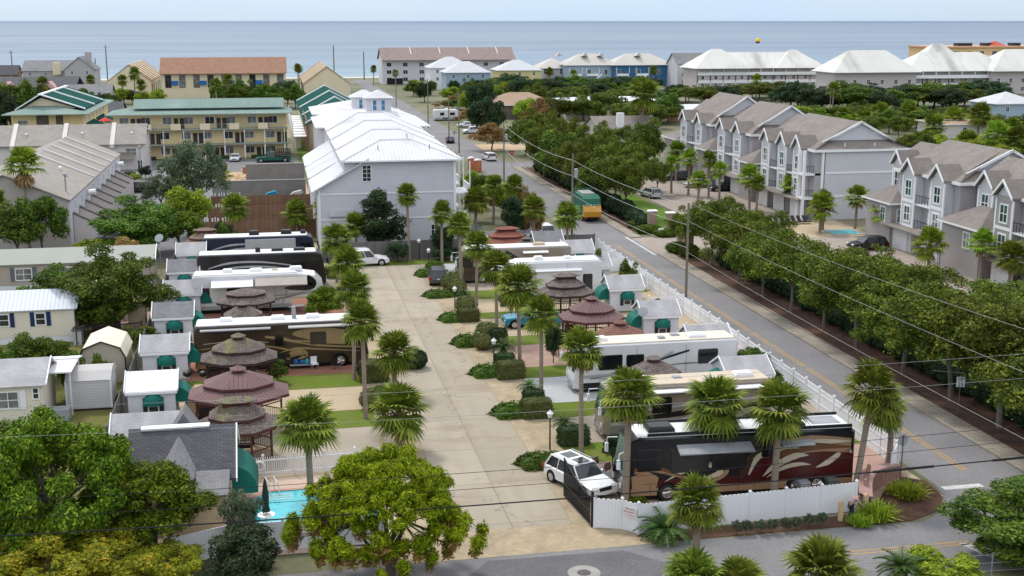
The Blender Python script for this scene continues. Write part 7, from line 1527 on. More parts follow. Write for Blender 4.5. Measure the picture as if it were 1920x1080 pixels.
# ---- the person bending over at the fence corner
def person():
    x, y = 31.45, 60.25
    t = thing('person','person in pink shirt and dark trousers bending over beside the bollard','person',(x-.2,y,.03),R(-12))
    def skin(name, verts, edges, rad, m):
        me = bpy.data.meshes.new(name); me.from_pydata(verts, edges, []); o = bpy.data.objects.new(name, me); COL.objects.link(o)
        md = o.modifiers.new('skin','SKIN'); o.modifiers.new('sub','SUBSURF').levels = 1
        for k, v in enumerate(me.skin_vertices[0].data): v.radius = (rad[k],rad[k]); v.use_root = (k == 0)
        dg = bpy.context.evaluated_depsgraph_get(); m2 = bpy.data.meshes.new_from_object(o.evaluated_get(dg)); bpy.data.objects.remove(o)
        m2.materials.clear(); m2.materials.append(m); q = bpy.data.objects.new(name, m2); COL.objects.link(q); q.parent = t; m2.polygons.foreach_set('use_smooth',[True]*len(m2.polygons)); return q
    skinm = mat('skin',(.42,.25,.18),fine=.05)
    V = [(0,0,.82),(.10,0,.98),(.26,0,1.14),(.38,0,1.26),(.46,0,1.32),(.54,0,1.37),  # pelvis..head
         (.06,.10,.80),(.10,.11,.46),(.0,.11,.08),(.14,.11,.03), (.06,-.10,.80),(.16,-.11,.46),(.04,-.11,.08),(.18,-.11,.03),
         (.34,.20,1.20),(.48,.24,.96),(.62,.18,.78),(.68,.16,.72), (.34,-.20,1.20),(.50,-.24,.98),(.66,-.16,.82),(.72,-.14,.76)]
    E = [(0,1),(1,2),(2,3),(3,4),(4,5),(0,6),(6,7),(7,8),(8,9),(0,10),(10,11),(11,12),(12,13),(3,14),(14,15),(15,16),(16,17),(3,18),(18,19),(19,20),(20,21)]
    Rr = [.15,.14,.155,.13,.06,.10,.10,.07,.05,.05,.10,.07,.05,.05,.06,.045,.035,.04,.06,.045,.035,.04]
    body = skin('body', V, E, Rr, skinm)
    skin('shirt', [(.03,0,.90),(.12,0,1.0),(.26,0,1.15),(.36,0,1.25),(.34,.20,1.21),(.45,.235,1.02),(.34,-.20,1.21),(.46,-.235,1.03)], [(0,1),(1,2),(2,3),(3,4),(4,5),(3,6),(6,7)], [.165,.165,.175,.14,.085,.07,.085,.07], mat('pink_shirt',(.50,.30,.33),fine=.1))
    skin('trousers', [(0,0,.86),(.06,.10,.78),(.10,.11,.46),(.0,.11,.10),(.06,-.10,.78),(.16,-.11,.46),(.04,-.11,.10)], [(0,1),(1,2),(2,3),(0,4),(4,5),(5,6)], [.175,.12,.09,.075,.12,.09,.075], mat('dark_trousers',(.03,.032,.045),fine=.1))
    b = MB(); b.lathe([(.02,.12),(.09,.09),(.115,.02),(.11,-.03)], n=10); h_ = b.build('hair', mat('dark_hair',(.05,.035,.025)), t, local=True); h_.location = (.55,0,1.40); h_.rotation_euler = (0,R(35),0)
person()
# ================================================================ planting
def XAT(px, Y, z):
    lo, hi = -600, 900
    cp, sp = math.cos(PITCH), math.sin(PITCH)
    for _ in range(50):
        X = (lo+hi)/2; x = math.cos(YAW)*X-math.sin(YAW)*Y; y = math.sin(YAW)*X+math.cos(YAW)*Y
        if 960+F*x/(y*cp-(z-H)*sp) < px: lo = X
        else: hi = X
    return (lo+hi)/2
def dims(me):
    n = len(me.vertices); a = np.empty(n*3); me.vertices.foreach_get('co', a); a = a.reshape(-1,3)
    return float(np.percentile(np.abs(a[:,0]),98)+np.percentile(np.abs(a[:,1]),98)), float(np.percentile(a[:,2],99))
DIM = {k: [dims(c) for _, c in v] for k, v in TREES.items()}
def fit(key, label, pxc, Y, py_top, wpx, name='tree', group=None, var=None, cat='tree', rz=None, maxw=None):
    """tree standing on grid row Y whose crown is seen centred at pxc, top at py_top, wpx wide"""
    i = USED.get(key, 0); v = (i if var is None else var) % len(TREES[key]); W0, H0 = DIM[key][v]
    X = XAT(pxc, Y, 3); zt = max(.6, ZAT(X, Y, py_top)); D = math.sqrt(X*X+Y*Y+(H-3)**2); sc = (wpx*D/F)/W0
    return tree(key, name, label, X, Y, sc, zt/H0, (i*1.7) % 6.28 if rz is None else rz, group, cat, v)
# ---- big foreground trees
fit('bigbright','large bright green tree filling the lower left corner',100,63.0,800,285,name='shade_tree',rz=.4)
fit('medbright','bright green tree leaning over the pool house roof',285,62.0,872,170,name='shade_tree')
fit('medbright','bright green tree cropped by the left edge in front of the pale yellow home',-10,70,812,200,name='shade_tree')
fit('yellow','golden flowering tree along the bottom left edge',120,57.5,1015,300,name='flowering_tree',rz=1)
fit('yellow','smaller golden flowering tree right of the first, below the bright tree',270,58.0,1040,190,name='flowering_tree',rz=3)
fit('dark','dark round bush in front of the pool fence',458,58.5,1000,125,name='bush',var=0); fit('gray','loose gray green shrub rising behind the dark bush by the pool',452,61.4,925,75,name='bush')
fit('bigdark','dense round dark tree at the lower right corner',1945,53.5,915,250,name='broadleaf_tree',rz=2)
fit('lime','low lime shrub at the bottom edge left of the round dark tree',1770,51.6,1040,120,name='bush')
# the pine with bare lower branches
def pine():
    Y = 57.2; X = XAT(728, Y, 4); r = random.Random(5); b = MB(); cl = []
    top = ZAT(X, Y, 846); ga = 2.39996; n = 165
    b.tube([(0,0,-.2),(.1,0,1.0),(-.1,.1,1.9)], [.34,.28,.24], 9)
    limbs = []
    for i in range(13):
        a = i*2.4+r.uniform(-.3,.3); el = r.uniform(.15,1.2); L = r.uniform(2.6,3.6); p0 = Vector((-.05,.05,r.uniform(.9,1.9))); pts = [p0]; d = Vector((math.cos(a)*math.cos(el), math.sin(a)*math.cos(el), math.sin(el)))
        for k in range(4): p0 = p0+d*L/4; d = (d+Vector((r.uniform(-.2,.2),r.uniform(-.2,.2),r.uniform(-.02,.2)))).normalized(); pts.append(p0.copy())
        b.tube([tuple(q) for q in pts], [.15,.12,.09,.07,.05], 6); limbs += pts[1:]
    for i in range(n):      # needle tufts over a low dome, each on its own bare twig
        q = (i+.5)/n; zz = 1-1.12*q; a = i*ga; rr = math.sqrt(max(0,1-zz*zz)) if zz > 0 else 1.0
        k = r.uniform(.80,1.06); w_ = 4.05 if zz > .05 else 5.3
        e = Vector((w_*rr*math.cos(a)*k-.2, 4.4*rr*math.sin(a)*k, 3.2+2.9*zz*k+(r.uniform(-.9,.2) if zz < .35 else 0)))
        if e.z < 1.3: e.z = r.uniform(1.3,2.4)
        s_ = min(limbs, key=lambda m_: (m_-e).length-.15*m_.z)
        b.tube([tuple(s_), tuple((s_+e)/2+Vector((0,0,-.12))), tuple(e)], [.045,.032,.015], 4)
        cl.append((e.x,e.y,e.z,r.uniform(.38,.68) if zz > .1 else r.uniform(.26,.5),r.uniform(.3,.46),1))
    ztop = max(c[2]+c[4] for c in cl)
    t = thing('pine_tree','bushy yellow green pine in the front centre beside the entrance apron','tree',(X,Y,0)); t.scale = (.93,.93,top/ztop)
    b.build('trunk', M_bark, t, local=True)
    me = crown_mesh('pine_crown', L_pine, cl, 72000, .07, 9, flat=.5, aspect=4, shell=.2); o = bpy.data.objects.new('crown', me); COL.objects.link(o); o.parent = t
    cl2 = [(c[0]*.96,c[1]*.96,c[2]-.5,c[3]*.8,.3,1) for c in cl if c[2] < 4.2]
    me = crown_mesh('dry_needles', L_rust, cl2, 7000, .10, 11, flat=.1, aspect=3, shell=.2); o = bpy.data.objects.new('dry_needles', me); COL.objects.link(o); o.parent = t
pine()
# ---- trees of the left yards and lots
fit('bigdark','dark shade tree with thick trunk over the brick patio',215,113.0,470,170,name='shade_tree'); fit('mid','spreading dark tree left of the big shade tree',105,118,505,110)
fit('rust','orange tinged shrub in front of the mossy green roof',226,140.6,447,80,name='bush')
fit('bigdark','broad dark hedge tree behind the mossy green roof',268,150.0,374,150,rz=2); fit('medbright','sunlit green tree at the right of the broad hedge tree',335,152.5,392,85)
fit('gray','gray green oak between the parking lot and the brown fences',368,176,268,112); fit('gray','thin leaning gray tree beside the black van',300,184,330,70,var=0)
fit('lime','lime green tree below the gray green oak',352,163,352,78)
fit('mid','dark tree cropped by the left edge in front of the buttressed row',28,151,385,90); fit('mid','tree between the tall fan palm and the buttressed row',78,152,372,75); 
fit('lime','small lime bush at the foot of the hedge tree near the fence',172,150,448,60,name='bush')
for k,(px_,Y,py,w_) in enumerate(((18,98,640,70),(62,97,628,75),(104,98.5,640,60))): fit('mid','leafy bush growing over the white porch cover, '+ORD[k]+' from the left edge',px_,Y,py,w_,name='bush',group='bushes over the porch cover')
fit('mid','rounded bush between the iron fence and the third left shed',262,107,612,60,name='bush'); fit('mid','small bush in front of the barn shaped shed',184,93.6,668,42,name='bush')
fit('lime','yellow green shrub beside the mossy roof home at the left edge',18,120,560,60,name='bush')
fit('mid','dark shrub between the porch cover and the barn shaped shed',130,93.5,665,42,name='bush')
fit('cone','dark cone shaped tree against the big white house',713,146.5,360,86,name='cone_tree')
fit('dark','small dark bush against the gray board fence left of the thin palm',832,141,425,42,name='bush'); fit('dark','small dark bush against the gray board fence under the cone tree',745,140.6,455,40,name='bush'); fit('dark','dark bush at the fence right of the farthest globe lamp',835,140.5,462,48,name='bush')
fit('dark','dark bush behind the last palm of the left row',418,153,418,42,name='bush'); fit('mid','green bush beside the brown corner gazebo',420,147,420,36,name='bush')
fit('mid','green bush between the moss streaked gazebo and the grass strip',518,93.6,678,42,name='bush'); fit('medbright','leafy tree under the palms at the nose of the white trailer',607,111.5,538,70,name='bush')
fit('lime','clipped bright bush by the pale townhouses',252,222,325,20,name='bush'); fit('dark','rounded dark topiary at the taupe townhouses',242,226,322,22,name='bush'); fit('dark','second dark topiary at the taupe townhouses',271,226,312,22,name='bush'); fit('dark','dark topiary left of the black van',214,214,315,20,name='bush')
# ---- live oaks along the sidewalk: eight from the corner side, trunks on one line
OK = [(72.6,9.6,8.8),(78.9,9.4,8.8),(86.0,7.2,7.2),(94.1,8.5,8.4),(100.4,6.4,6.9),(107.6,8.0,7.8),(114.7,6.5,6.6),(121.3,7.3,7.2)]
for k, (Y, wd, ht) in enumerate(OK):
    W0, H0 = DIM['oak'][k % 4]; tree('oak','live_oak',ORD[k]+' live oak from the street corner in the row along the sidewalk',48.4,Y,wd/W0,ht/H0,k*1.3,'live oaks along the sidewalk',var=k)
for k, (X, Y, wd, ht) in enumerate(((48.6,66.2,8.4,7.2),(57.5,84,8.0,6.2),(60.5,92,8.0,6.0),(57.5,101,7.2,6.0),(56.5,72,9.0,7.0),(58,111,7.0,5.6),(64.0,77,8,6.2))):
    W0, H0 = DIM['oak'][k % 4]; tree('oak','live_oak','yellow green oak on the lawn behind the sidewalk row, '+ORD[k]+' of the lawn group',X,Y,wd/W0,ht/H0,k*2.1,'oaks on the townhouse lawn',var=k+1)
ENT = [(1335,131,372,110),(1395,128.5,400,90),(1290,138,390,80),(1370,139,385,90),(1440,130,400,95)]
for k, (px_, Y, py, w_) in enumerate(ENT): fit('oak','oak beside the townhouse entrance, '+ORD[k]+' of the entrance cluster',px_,Y,py,w_,name='live_oak',group='oaks at the townhouse entrance')
UP = [(1172,168,292,100),(1128,176,300,84),(1105,186,272,92),(1155,183,262,82),(1078,196,262,84),(1048,206,250,86),(1020,214,238,74),(1105,208,240,78),(1140,222,232,74),(1210,214,226,66),(1075,222,224,66),(1035,232,218,56),(1192,196,262,64),(985,250,226,66),(1008,262,206,66),(1232,188,300,54)]
for k, (px_, Y, py, w_) in enumerate(UP): fit('mid' if k % 4 == 1 else 'oak','bushy oak right of the upper street, '+ORD[k % 20]+' in the thicket counted from the refuse truck',px_,Y,py,w_,name='live_oak',group='oaks right of the upper street')
fit('dark','round dark evergreen by the dark pickup up the street',915,288,186,66,name='broadleaf_tree'); fit('rust','rusty shrub beside the upper street stop sign',922,262,232,70,name='bush'); fit('rust','rusty shrub below the brown roofed bungalow',880,330,205,50,name='bush'); fit('lime','green bush at the corner of the upper street near the bungalow',985,345,188,60,name='bush')
fit('rust','reddish tree left of the carport house',1240,330,205,60); fit('rust','reddish tree behind the thicket at upper centre',1010,300,186,56)
# ---- dark hedge shrubs under the sidewalk oaks
n = 0
for k in range(34):
    Y = 66.5+k*2.0; r_ = random.Random(k); 
    shrub('darkball','hedge_shrub','dark hedge shrub behind the oak trunks, number '+str(k+1)+' from the corner',50.9+r_.uniform(-.3,.3),Y,1.0,1.05,r_.uniform(.5,.8),'hedge shrubs behind the sidewalk oaks')
for k in range(26):
    Y = 158+k*2.6; r_ = random.Random(k+50); shrub('darkball','hedge_shrub','dark hedge shrub beside the upper street, number '+str(k+1)+' from the entrance',48.9+r_.uniform(-.3,.3),Y,1.2,1.5,r_.uniform(.9,1.5),'hedge shrubs beside the upper street')
for k,(px_,py_,rx,ry,rz_) in enumerate(((1215,437,1.8,1.0,.6),(1248,444,1.6,.9,.55),(1285,440,1.8,.9,.6),(1270,474,1.4,1.2,.7),(1292,482,1.2,1.2,.8),(1195,428,1.4,1.0,.6))):
    x,y = G(px_,py_); shrub('greenball','shrub','clipped shrub at the townhouse entrance, '+ORD[k]+' of the entrance shrubs',x,y,rx,ry,rz_,'clipped shrubs at the townhouse entrance')
x,y = G(1267,425); fit('cone','small dark cone shrub on the bright lawn by the stone columns',1267,y+2,398,16,name='bush')
# ---- islands of the right row, nearest first
IS = [('beside the white car with open doors',(1012,872,'mound',1.5,1.0,.75),(1075,833,'darkbox',1.0,.6,.62),(1057,822,'sago',1.0)),
      ('beside the taupe pad',(965,778,'mound',1.7,1.0,.85),(1006,781,'box',1.05,.7,.66),(1000,760,'darkbox',.75,.6,.6),(993,752,'sago',1.0)),
      ('beside the pale blue pad',(917,703,'mound',1.55,1.0,.8),(957,708,'box',1.1,.7,.68),(946,690,'darkbox',.8,.6,.6),(944,676,'sago',1.3)),
      ('beside the pink pad',(881,646,'mound',1.6,1.1,.85),(906,655,'ball',.8,.8,.72),(913,636,'ball',1.05,.9,.8),(935,650,'darkbox',.7,.7,.8)),
      ('beside the blue pickup',(850,601,'mound',1.4,1.0,.75),(878,602,'box',1.0,.65,.6),(874,584,'ball',1.1,.9,.8),(870,575,'sago',.9)),
      ('near the white fifth wheel',(826,556,'mound',1.8,1.0,.7),(857,553,'ball',.95,.9,.9),(853,540,'ball',1.0,.9,.9),(841,541,'ball',.8,.8,.8),(848,536,'sago',1.1)),
      ('by the dark gray car',(798,517,'mound',1.2,1.0,.7),(815,508,'greenball',1.0,.8,.6)),
      ]
for i, (where, *pl_) in enumerate(IS):
    for q in pl_:
        x, y = G(q[0], q[1])
        if q[2] == 'sago': sago('sago palm '+where, x, y, q[3], .95 if i not in (4,) else 1.2, 'sago palms on the islands'); continue
        nm = {'mound':'low spreading shrub','box':'clipped box hedge','darkbox':'dark clipped hedge','ball':'rounded clipped shrub','greenball':'small green shrub'}[q[2]]
        j = sum(1 for o in pl_[:pl_.index(q)] if o[2] == q[2])
        shrub(q[2],'shrub',('second ' if j == 1 else 'third ' if j == 2 else '')+nm+' on the island '+where,x,y,q[3],q[4],q[5],'clipped shrubs on the islands')
# ---- islands of the left row
for i,(where,px_,py_,kind,rx,ry,rz_) in enumerate((('at the foot of the palm beside the gold coach front',702,713,'box',1.1,.9,.8),('beside the drive next to the gold coach palm',690,705,'darkball',.9,.9,.7),('left of the short palm by the drive',700,766,'ball',1.0,.9,.8),('just behind the flag pole palm',716,752,'greenball',.9,.8,.6),('under the far short palms by the drive',660,545,'greenball',1.1,1.0,.8),('under the leafy tree by the drive',650,562,'darkball',1.1,1.0,.8),('at the drive edge under the farthest palms',628,520,'greenball',1.2,1.0,.8),('right of the low palm on the drive edge',778,690,'darkball',1.0,.9,.8))):
    x,y = G(px_,py_); shrub(kind,'shrub','shrub '+where,x,y,rx,ry,rz_,'shrubs of the left row islands')
# ---- front bed
x,y = G(1245,1010); sago('large sago palm against the front fence', x, y, 1.75, .35)
for k,(px_,py_) in enumerate(((1385,1003),(1404,1002),(1430,1001),(1453,1000),(1478,998),(1497,996),(1522,990),(1545,988))):
    x,y = G(px_,py_); fit('gray','small staked shrub at the front fence, '+ORD[k]+' from the large sago palm',px_,y,py_-26,22,name='front_shrub',group='small shrubs along the front fence',cat='shrub')
def tuft_mesh():
    r = random.Random(3); b = MB()
    for k in range(420):
        a = r.uniform(0,6.28); rr = r.uniform(0,.7); el = r.uniform(.5,1.4); L = r.uniform(.7,1.25); p = Vector((rr*math.cos(a),rr*math.sin(a),0)); a2 = a+r.uniform(-.8,.8)
        d = Vector((math.cos(a2)*math.cos(el),math.sin(a2)*math.cos(el),math.sin(el))); m_ = p+d*L*.6; e = p+d*L+Vector((0,0,-.22*L)); s = Vector((-math.sin(a2),math.cos(a2),0))*.028
        b.add([p-s,p+s,m_+s,m_-s,e],[(0,1,2,3),(3,2,4)])
    me = bpy.data.meshes.new('tuft'); me.from_pydata([list(v) for v in b.v],[],b.f); return me
TF = tuft_mesh(); TF.materials.append(L_lime); TF2 = TF.copy(); TF2.materials.clear(); TF2.materials.append(L_yellow)
for k,(px_,py_,s,me,lab) in enumerate(((1642,972,1.15,TF,'golden green grass clump in front of the brick sign wall'),(1700,932,1.12,TF,'golden green grass clump at the right end of the brick sign wall'),(1612,985,.7,TF,'low green clump beside the crouching person'),(1095,915,.7,TF,'lime grass clump behind the entrance gate'),(1195,945,.55,TF,'small lime clump behind the angled front fence'),(1125,925,.8,TF,'second lime grass clump near the gate behind the fence'))):
    x,y = G(px_,py_); o = bpy.data.objects.new('grass_clump', me); COL.objects.link(o); o.location = (x,y,.02); o.scale = (s,s,s*.95); o.rotation_euler = (0,0,k); tag(o, lab, 'grass clump', 'grass clumps')
# right fence greenery
fit('mid','bamboo like shrub at the shed yard by the street fence',1178,117.6,490,38,name='bush'); fit('mid','leafy shrub by the shed farther up the street fence',1121,124,468,30,name='bush'); fit('mid','low green hedge behind the white striped coach tail',1408,88.2,655,60,name='bush'); fit('mid','climbing green hedge along the street fence beside the coach tail',1440,83.5,690,56,name='bush'); fit('mid','low hedge in the shed yard with the dish',1240,104,562,40,name='bush')
fit('dark','dark bush beside the first palm behind the black coach nose',1150,71,818,40,name='bush'); fit('dark','dark bush behind the white trunked palm near the mauve right gazebo',1038,95,610,34,name='bush'); fit('gray','shrub between the white fifth wheel and the blue pickup',958,112.5,552,52,name='bush'); fit('dark','dark shrub by the mauve gazebo deck',1048,97.5,618,30,name='bush')
# planting beside the big white house
for k,(px_,Y,py,w_,ky) in enumerate(((880,190,322,36,'lime'),(900,180,330,42,'mid'),(925,172,345,40,'rust'),(955,166,345,55,'lime'),(985,160,352,56,'rust'),(965,152,370,50,'dark'),(1000,150,372,40,'rust'),(890,168,350,40,'mid'))): fit(ky,'garden shrub between the big white house and the street, '+ORD[k]+' of the group',px_,Y,py,w_,name='bush',group='garden shrubs beside the big white house')

# ---- palms
PG_L, PG_R, PG_T, PG_B = 'palms of the left row','palms of the right row','palms of the townhouse drive','palms in the far belt'
palm('cabbage palm standing behind the picket fence beside the pool',583,925,583,800,66,'sabal',PG_L,thick=1.25)
palm('stout palm with flagpole in front, left of the drive',748,848,755,776,64,'sabal',PG_L,thick=1.5)
palm('short palm on the drive edge left of the taupe concrete',740,740,742,664,47,'sabal',PG_L,thick=1.3)
palm('tall palm at the front of the gold coach',686,785,685,606,47,'sabal',PG_L)
palm('tall palm behind the gold coach front, second down the left row',664,712,660,545,40,'sabal',PG_L)
palm('dense palm over the drive edge in the middle of the left row',652,580,655,498,40,'sabal',PG_L,thick=1.2); palm('palm left of the white car at the drive end',632,530,632,452,36,'sabal',PG_L)
palm('palm behind the one left of the white car',668,475,662,425,28,'sabal',PG_L); palm('palm at the left corner of the big white house',608,448,608,390,28,'sabal',PG_L); palm('palm left of the dark cone shaped tree',655,440,655,382,26,'sabal',PG_L); palm('palm in front of the last brown fence panels',557,448,557,402,29,'sabal',PG_L); palm('palm at the left end of the brown fences',441,446,441,392,30,'sabal',PG_L)
palm('slender palm alone against the white house wall',768,490,773,368,26,'sabal',PG_L,thick=1.1); palm('palm right of the slender one against the white house wall',829,505,823,402,27,'sabal',PG_L)
palm('palm in front of the brown swirled coach nose',892,586,892,462,33,'sabal',PG_R); palm('slimmer palm behind the brown swirled coach palm',865,546,866,424,27,'sabal',PG_R); palm('palm left of the white fifth wheel nose',932,632,945,505,40,'sabal',PG_R); palm('big palm right of the blue pickup nose',975,685,968,542,50,'sabal',PG_R); palm('palm at the corner of the pale blue pad',1015,757,1013,592,44,'sabal',PG_R); palm('tall palm in front of the white striped coach nose',1090,850,1092,660,48,'sabal',PG_R)
palm('nearest palm at the nose of the black coach',1172,945,1178,745,64,'sabal',PG_R,thick=1.35); palm('middle palm in front of the black coach',1339,925,1337,765,66,'sabal',PG_R,thick=1.35); palm('right palm in front of the black coach swirls',1450,940,1462,775,66,'sabal',PG_R,thick=1.35)
palm('leaning palm at the tail of the black coach',1577,928,1600,738,64,'sabal',PG_R,thick=1.2,base_xy=G(1602,928),lean=(0,R(6.5),0))
# curved neighbour with its own trunk
x,y = G(1657,890); D = math.hypot(x,y); k = (46*D/F)/1.72; zc = ZAT(x-.2,y,768); t = thing('palm_tree','curved trunk palm beside the leaning one at the street fence','palm tree',(x,y,0),0,PG_R)
b = MB(); b.tube([(.15,0,0),(.3,0,1.4),(.3,0,2.6),(-.1,0,zc-.5),(-.2,0,zc)], [.24,.19,.18,.2,.17], 9); b.build('trunk', M_palmtrunk, t, local=True)
for nm, me, off, s_ in [('boots',BO[1],0,k*1.1)]+[(nm_,me_,.1,k) for nm_,me_ in PC['sabal'][1]]: o = bpy.data.objects.new(nm, me); COL.objects.link(o); o.parent = t; o.location = (-.2,0,zc-off); o.scale = (s_,s_,s_)
palm('short palm standing in front of the white front fence',1310,1100,1308,950,62,'sabal',PG_R,thick=1.3,base_xy=(XAT(1308,54.6,3),54.6))
for k,(px_,py,r_,Y,lab,kd) in enumerate(((1300,1098,75,49.5,'palm crown cropped by the bottom edge below the front fence palm','sabal'),(1385,1100,60,49.0,'second palm crown cropped by the bottom edge','sabal'),(1540,1082,80,50.0,'wide palm crown at the bottom edge near the yellow road lines','sabal'))):
    palm(lab,0,0,px_,py,r_,kd,'palm crowns at the bottom edge',base_xy=(XAT(px_,Y,3),Y))
sago('sago palm at the bottom edge behind the wire fence', XAT(1690,51.5,1), 51.5, 1.5, 1.0)
palm('tall washingtonia fan palm with brown skirt on the left',56,470,48,315,36,'wash','tall fan palms on the left',thick=1.25); palm('fan palm cropped by the left edge behind the mossy roof',-5,480,-4,385,30,'sabal','tall fan palms on the left')
palm('small palm crown poking above the taupe townhouse ridge',152,300,152,262,20,'sabal'); palm('palm on the sandy building plot',418,346,418,328,19,'bright')
palm('palm beside the green roofed block, among the beach condos',562,170,560,130,9,'sabal',PG_B)
for k,(bx_,by,px_,py,r_,lab) in enumerate(((735,420,893,378,30,'palm crown over the white van beside the house'),(0,0,925,350,24,'palm at the house garden nearest the street pole'),(0,0,962,352,26,'palm beside the second garden palm by the street'),(0,0,1000,392,28,'palm behind the rust red gazebo'),(0,0,1065,408,32,'palm at the street fence beside the utility pole'),(0,0,862,420,26,'palm crown in front of the house porch'))):
    Y = (152,165,160,146,142,146)[k]; palm(lab,0,0,px_,py,r_,'sabal','palms by the house garden',base_xy=(XAT(px_,Y,3),Y))
TP = [(1268,285,22,205),(1215,275,24,215),(1292,300,20,188),(1330,302,20,184),(1350,322,18,180),(1407,336,26,170),(1420,345,18,168),(1487,350,24,166),(1540,392,30,150),(1545,380,24,152),(1606,372,24,152),(1660,402,30,142),(1684,420,18,141),(1745,462,34,122),(1842,460,28,116),(1895,486,34,108),(1310,340,20,176),(1260,310,18,190)]
for k,(px_,py,r_,Y) in enumerate(TP): palm('palm in front of the gray townhouses, '+ORD[k % 20]+' of the townhouse palms from the far end',0,0,px_,py,r_,'bright' if k % 3 else 'sabal',PG_T,base_xy=(XAT(px_,Y,4),Y),thick=1.2)
BP = [(1652,215,22,300),(1705,215,26,290),(1752,238,24,262),(1790,225,22,275),(1835,218,26,268),(1735,262,18,225),(1868,260,30,225),(1815,268,24,222),(1905,262,26,222),(1418,152,12,420),(1562,170,16,350),(1620,222,20,290),(1590,232,16,285),(1898,240,20,260),(1580,214,14,300),(1540,218,14,310),(1300,135,10,480),(1225,132,10,480),(1075,140,9,500),(1030,135,9,520)]
for k,(px_,py,r_,Y) in enumerate(BP): palm('palm standing clear of the belt behind the townhouses, '+ORD[k % 20]+' of the belt palms',0,0,px_,py,r_,'bright' if k % 3 == 0 else 'sabal',PG_B,base_xy=(XAT(px_,Y,4),Y),thick=1.4)
palm('big feathery palm above the gray roofed bungalow',0,0,1203,180,36,'sabal',None,base_xy=(XAT(1203,275,4),275),thick=2.4)
for k,(px_,py,r_,Y) in enumerate(((230,152,12,440),(252,140,14,430),(266,160,12,425),(405,160,14,390),(80,158,14,420),(430,150,12,400),(700,130,8,540),(742,138,8,530),(560,128,9,500),(172,150,10,440))): palm('palm before the beach buildings on the left, '+ORD[k]+' of the group',0,0,px_,py,r_,'sabal','palms before the left beach buildings',base_xy=(XAT(px_,Y,4),Y),thick=1.4)
# ---- far belts, every tree its own object
def belt(lab, group, px0, px1, Y0, Y1, pytop, w_, n, kinds, seed, jit=9):
    r = random.Random(seed)
    for k in range(n):
        px_ = px0+(px1-px0)*(k+.5+r.uniform(-.4,.4))/n; Y = r.uniform(Y0,Y1); f = (Y-Y0)/max(1,Y1-Y0)
        fit(r.choice(kinds), lab, px_, Y, pytop(px_)+r.uniform(-jit,jit)+(1-f)*jit*1.6, w_*r.uniform(.75,1.25), group=group)
belt('dark rounded tree of the dense belt below the white condos','trees of the dense belt',1480,1860,345,375,lambda p:158,66,26,['dark','dark','mid'],1,7)
belt('green tree of the belt between the townhouses and the dense dark trees','trees of the middle belt',1330,1930,262,320,lambda p:200,62,34,['oak','mid','lime','oak'],2,10)
belt('dark tree under the condo balconies','trees under the cream condo',1240,1500,380,430,lambda p:158,58,16,['dark','dark','oak'],3,8)
belt('tree of the thicket around the bungalows','trees around the bungalows',985,1260,300,420,lambda p:170,60,22,['dark','mid','oak','lime'],4,12)
belt('tree by the blue condo','trees by the blue condo',880,1240,430,480,lambda p:142,44,22,['dark','mid','dark'],5,7)
belt('dark tree along the beach motel front','trees along the beach motel',400,560,395,430,lambda p:152,36,12,['dark','dark','mid'],6,6)
belt('small tree at the left beach houses','trees at the left beach houses',60,300,400,440,lambda p:162,30,12,['mid','lime','dark'],7,8)
belt('dark tree at the left frame edge','trees at the left frame edge',-20,42,285,320,lambda p:158,56,5,['dark','mid'],8,8)
belt('bush along the upper street verge','bushes along the upper street',770,860,420,520,lambda p:150,28,9,['mid','dark','lime'],9,6)
belt('shrub beyond the near townhouse at the right edge','shrubs at the right edge',1700,1930,215,240,lambda p:250,50,12,['mid','lime','oak'],10,10)
belt('round tree beside the street near the pale blue house','trees beside the far street',875,1010,330,450,lambda p:150,46,16,['mid','dark','oak','lime'],12,10)
belt('shrub among the dry lots right of the far street','shrubs among the far lots',830,900,330,420,lambda p:180,36,6,['mid','lime','rust'],13,8)
x,y = G(757,842); t = thing('flag_pole','short white pole with pink flowers in front of the stout palm','pole',(x,y,0)); b = MB(); b.tube([(0,0,0),(0,0,1.5)], .05, 6); b.build('pole', M_trim, t, local=True); b = MB(); r_ = random.Random(4)
for k in range(60): q = Vector((r_.gauss(0,.22),r_.gauss(0,.22),.35+r_.gauss(0,.12))); d = Vector((r_.gauss(0,1),r_.gauss(0,1),r_.gauss(0,1))).normalized()*.09; e = d.cross(Vector((.3,.2,.9))); b.add([q-d,q+e,q+d,q-e],[(0,1,2,3)])
b.build('flowers', mat('pink_flower',(.5,.08,.14),(.6,.3,.35),scale=5), t, local=True)
# ================================================================ poles and wires
M_pole = mat('pole_wood',(.24,.21,.17),(.18,.155,.125),scale=2,fine=.3,fscale=10,stretch=(1,1,.1),rough=.95)
M_wire = mat('bare_wire',(.42,.42,.42),fine=0); M_cable = mat('black_cable',(.015,.015,.016),fine=0)
def pole(label, x, y, top, r=.15, arm=False, can=False):
    t = thing('utility_pole', label, 'utility pole', (x,y,0)); b = MB(); b.tube([(0,0,0),(0,0,top)], [r,r*.72], 8); b.build('pole', M_pole, t, local=True)
    if arm: b = MB(); b.box(-1.2,1.2,-.06,.06,top-.9,top-.76); b.build('crossarm', M_pole, t, local=True)
    if can: b = MB(); b.lathe([(.22,top-2.9),(.24,top-2.8),(.24,top-1.9),(.1,top-1.8)], .42, 0, 10); b.build('transformer', M_graymetal, t, local=True)
A_ = (*G(1285,587),10.73); B_ = (*G(1072,470),11.9); C_ = (*G(945,345),10.4)
pole('utility pole standing in the street fence beside the shed yard', *A_); pole('utility pole with gray transformer beside the refuse truck', *B_, can=True); pole('utility pole with transformer near the upper street crossing', *C_, can=True)
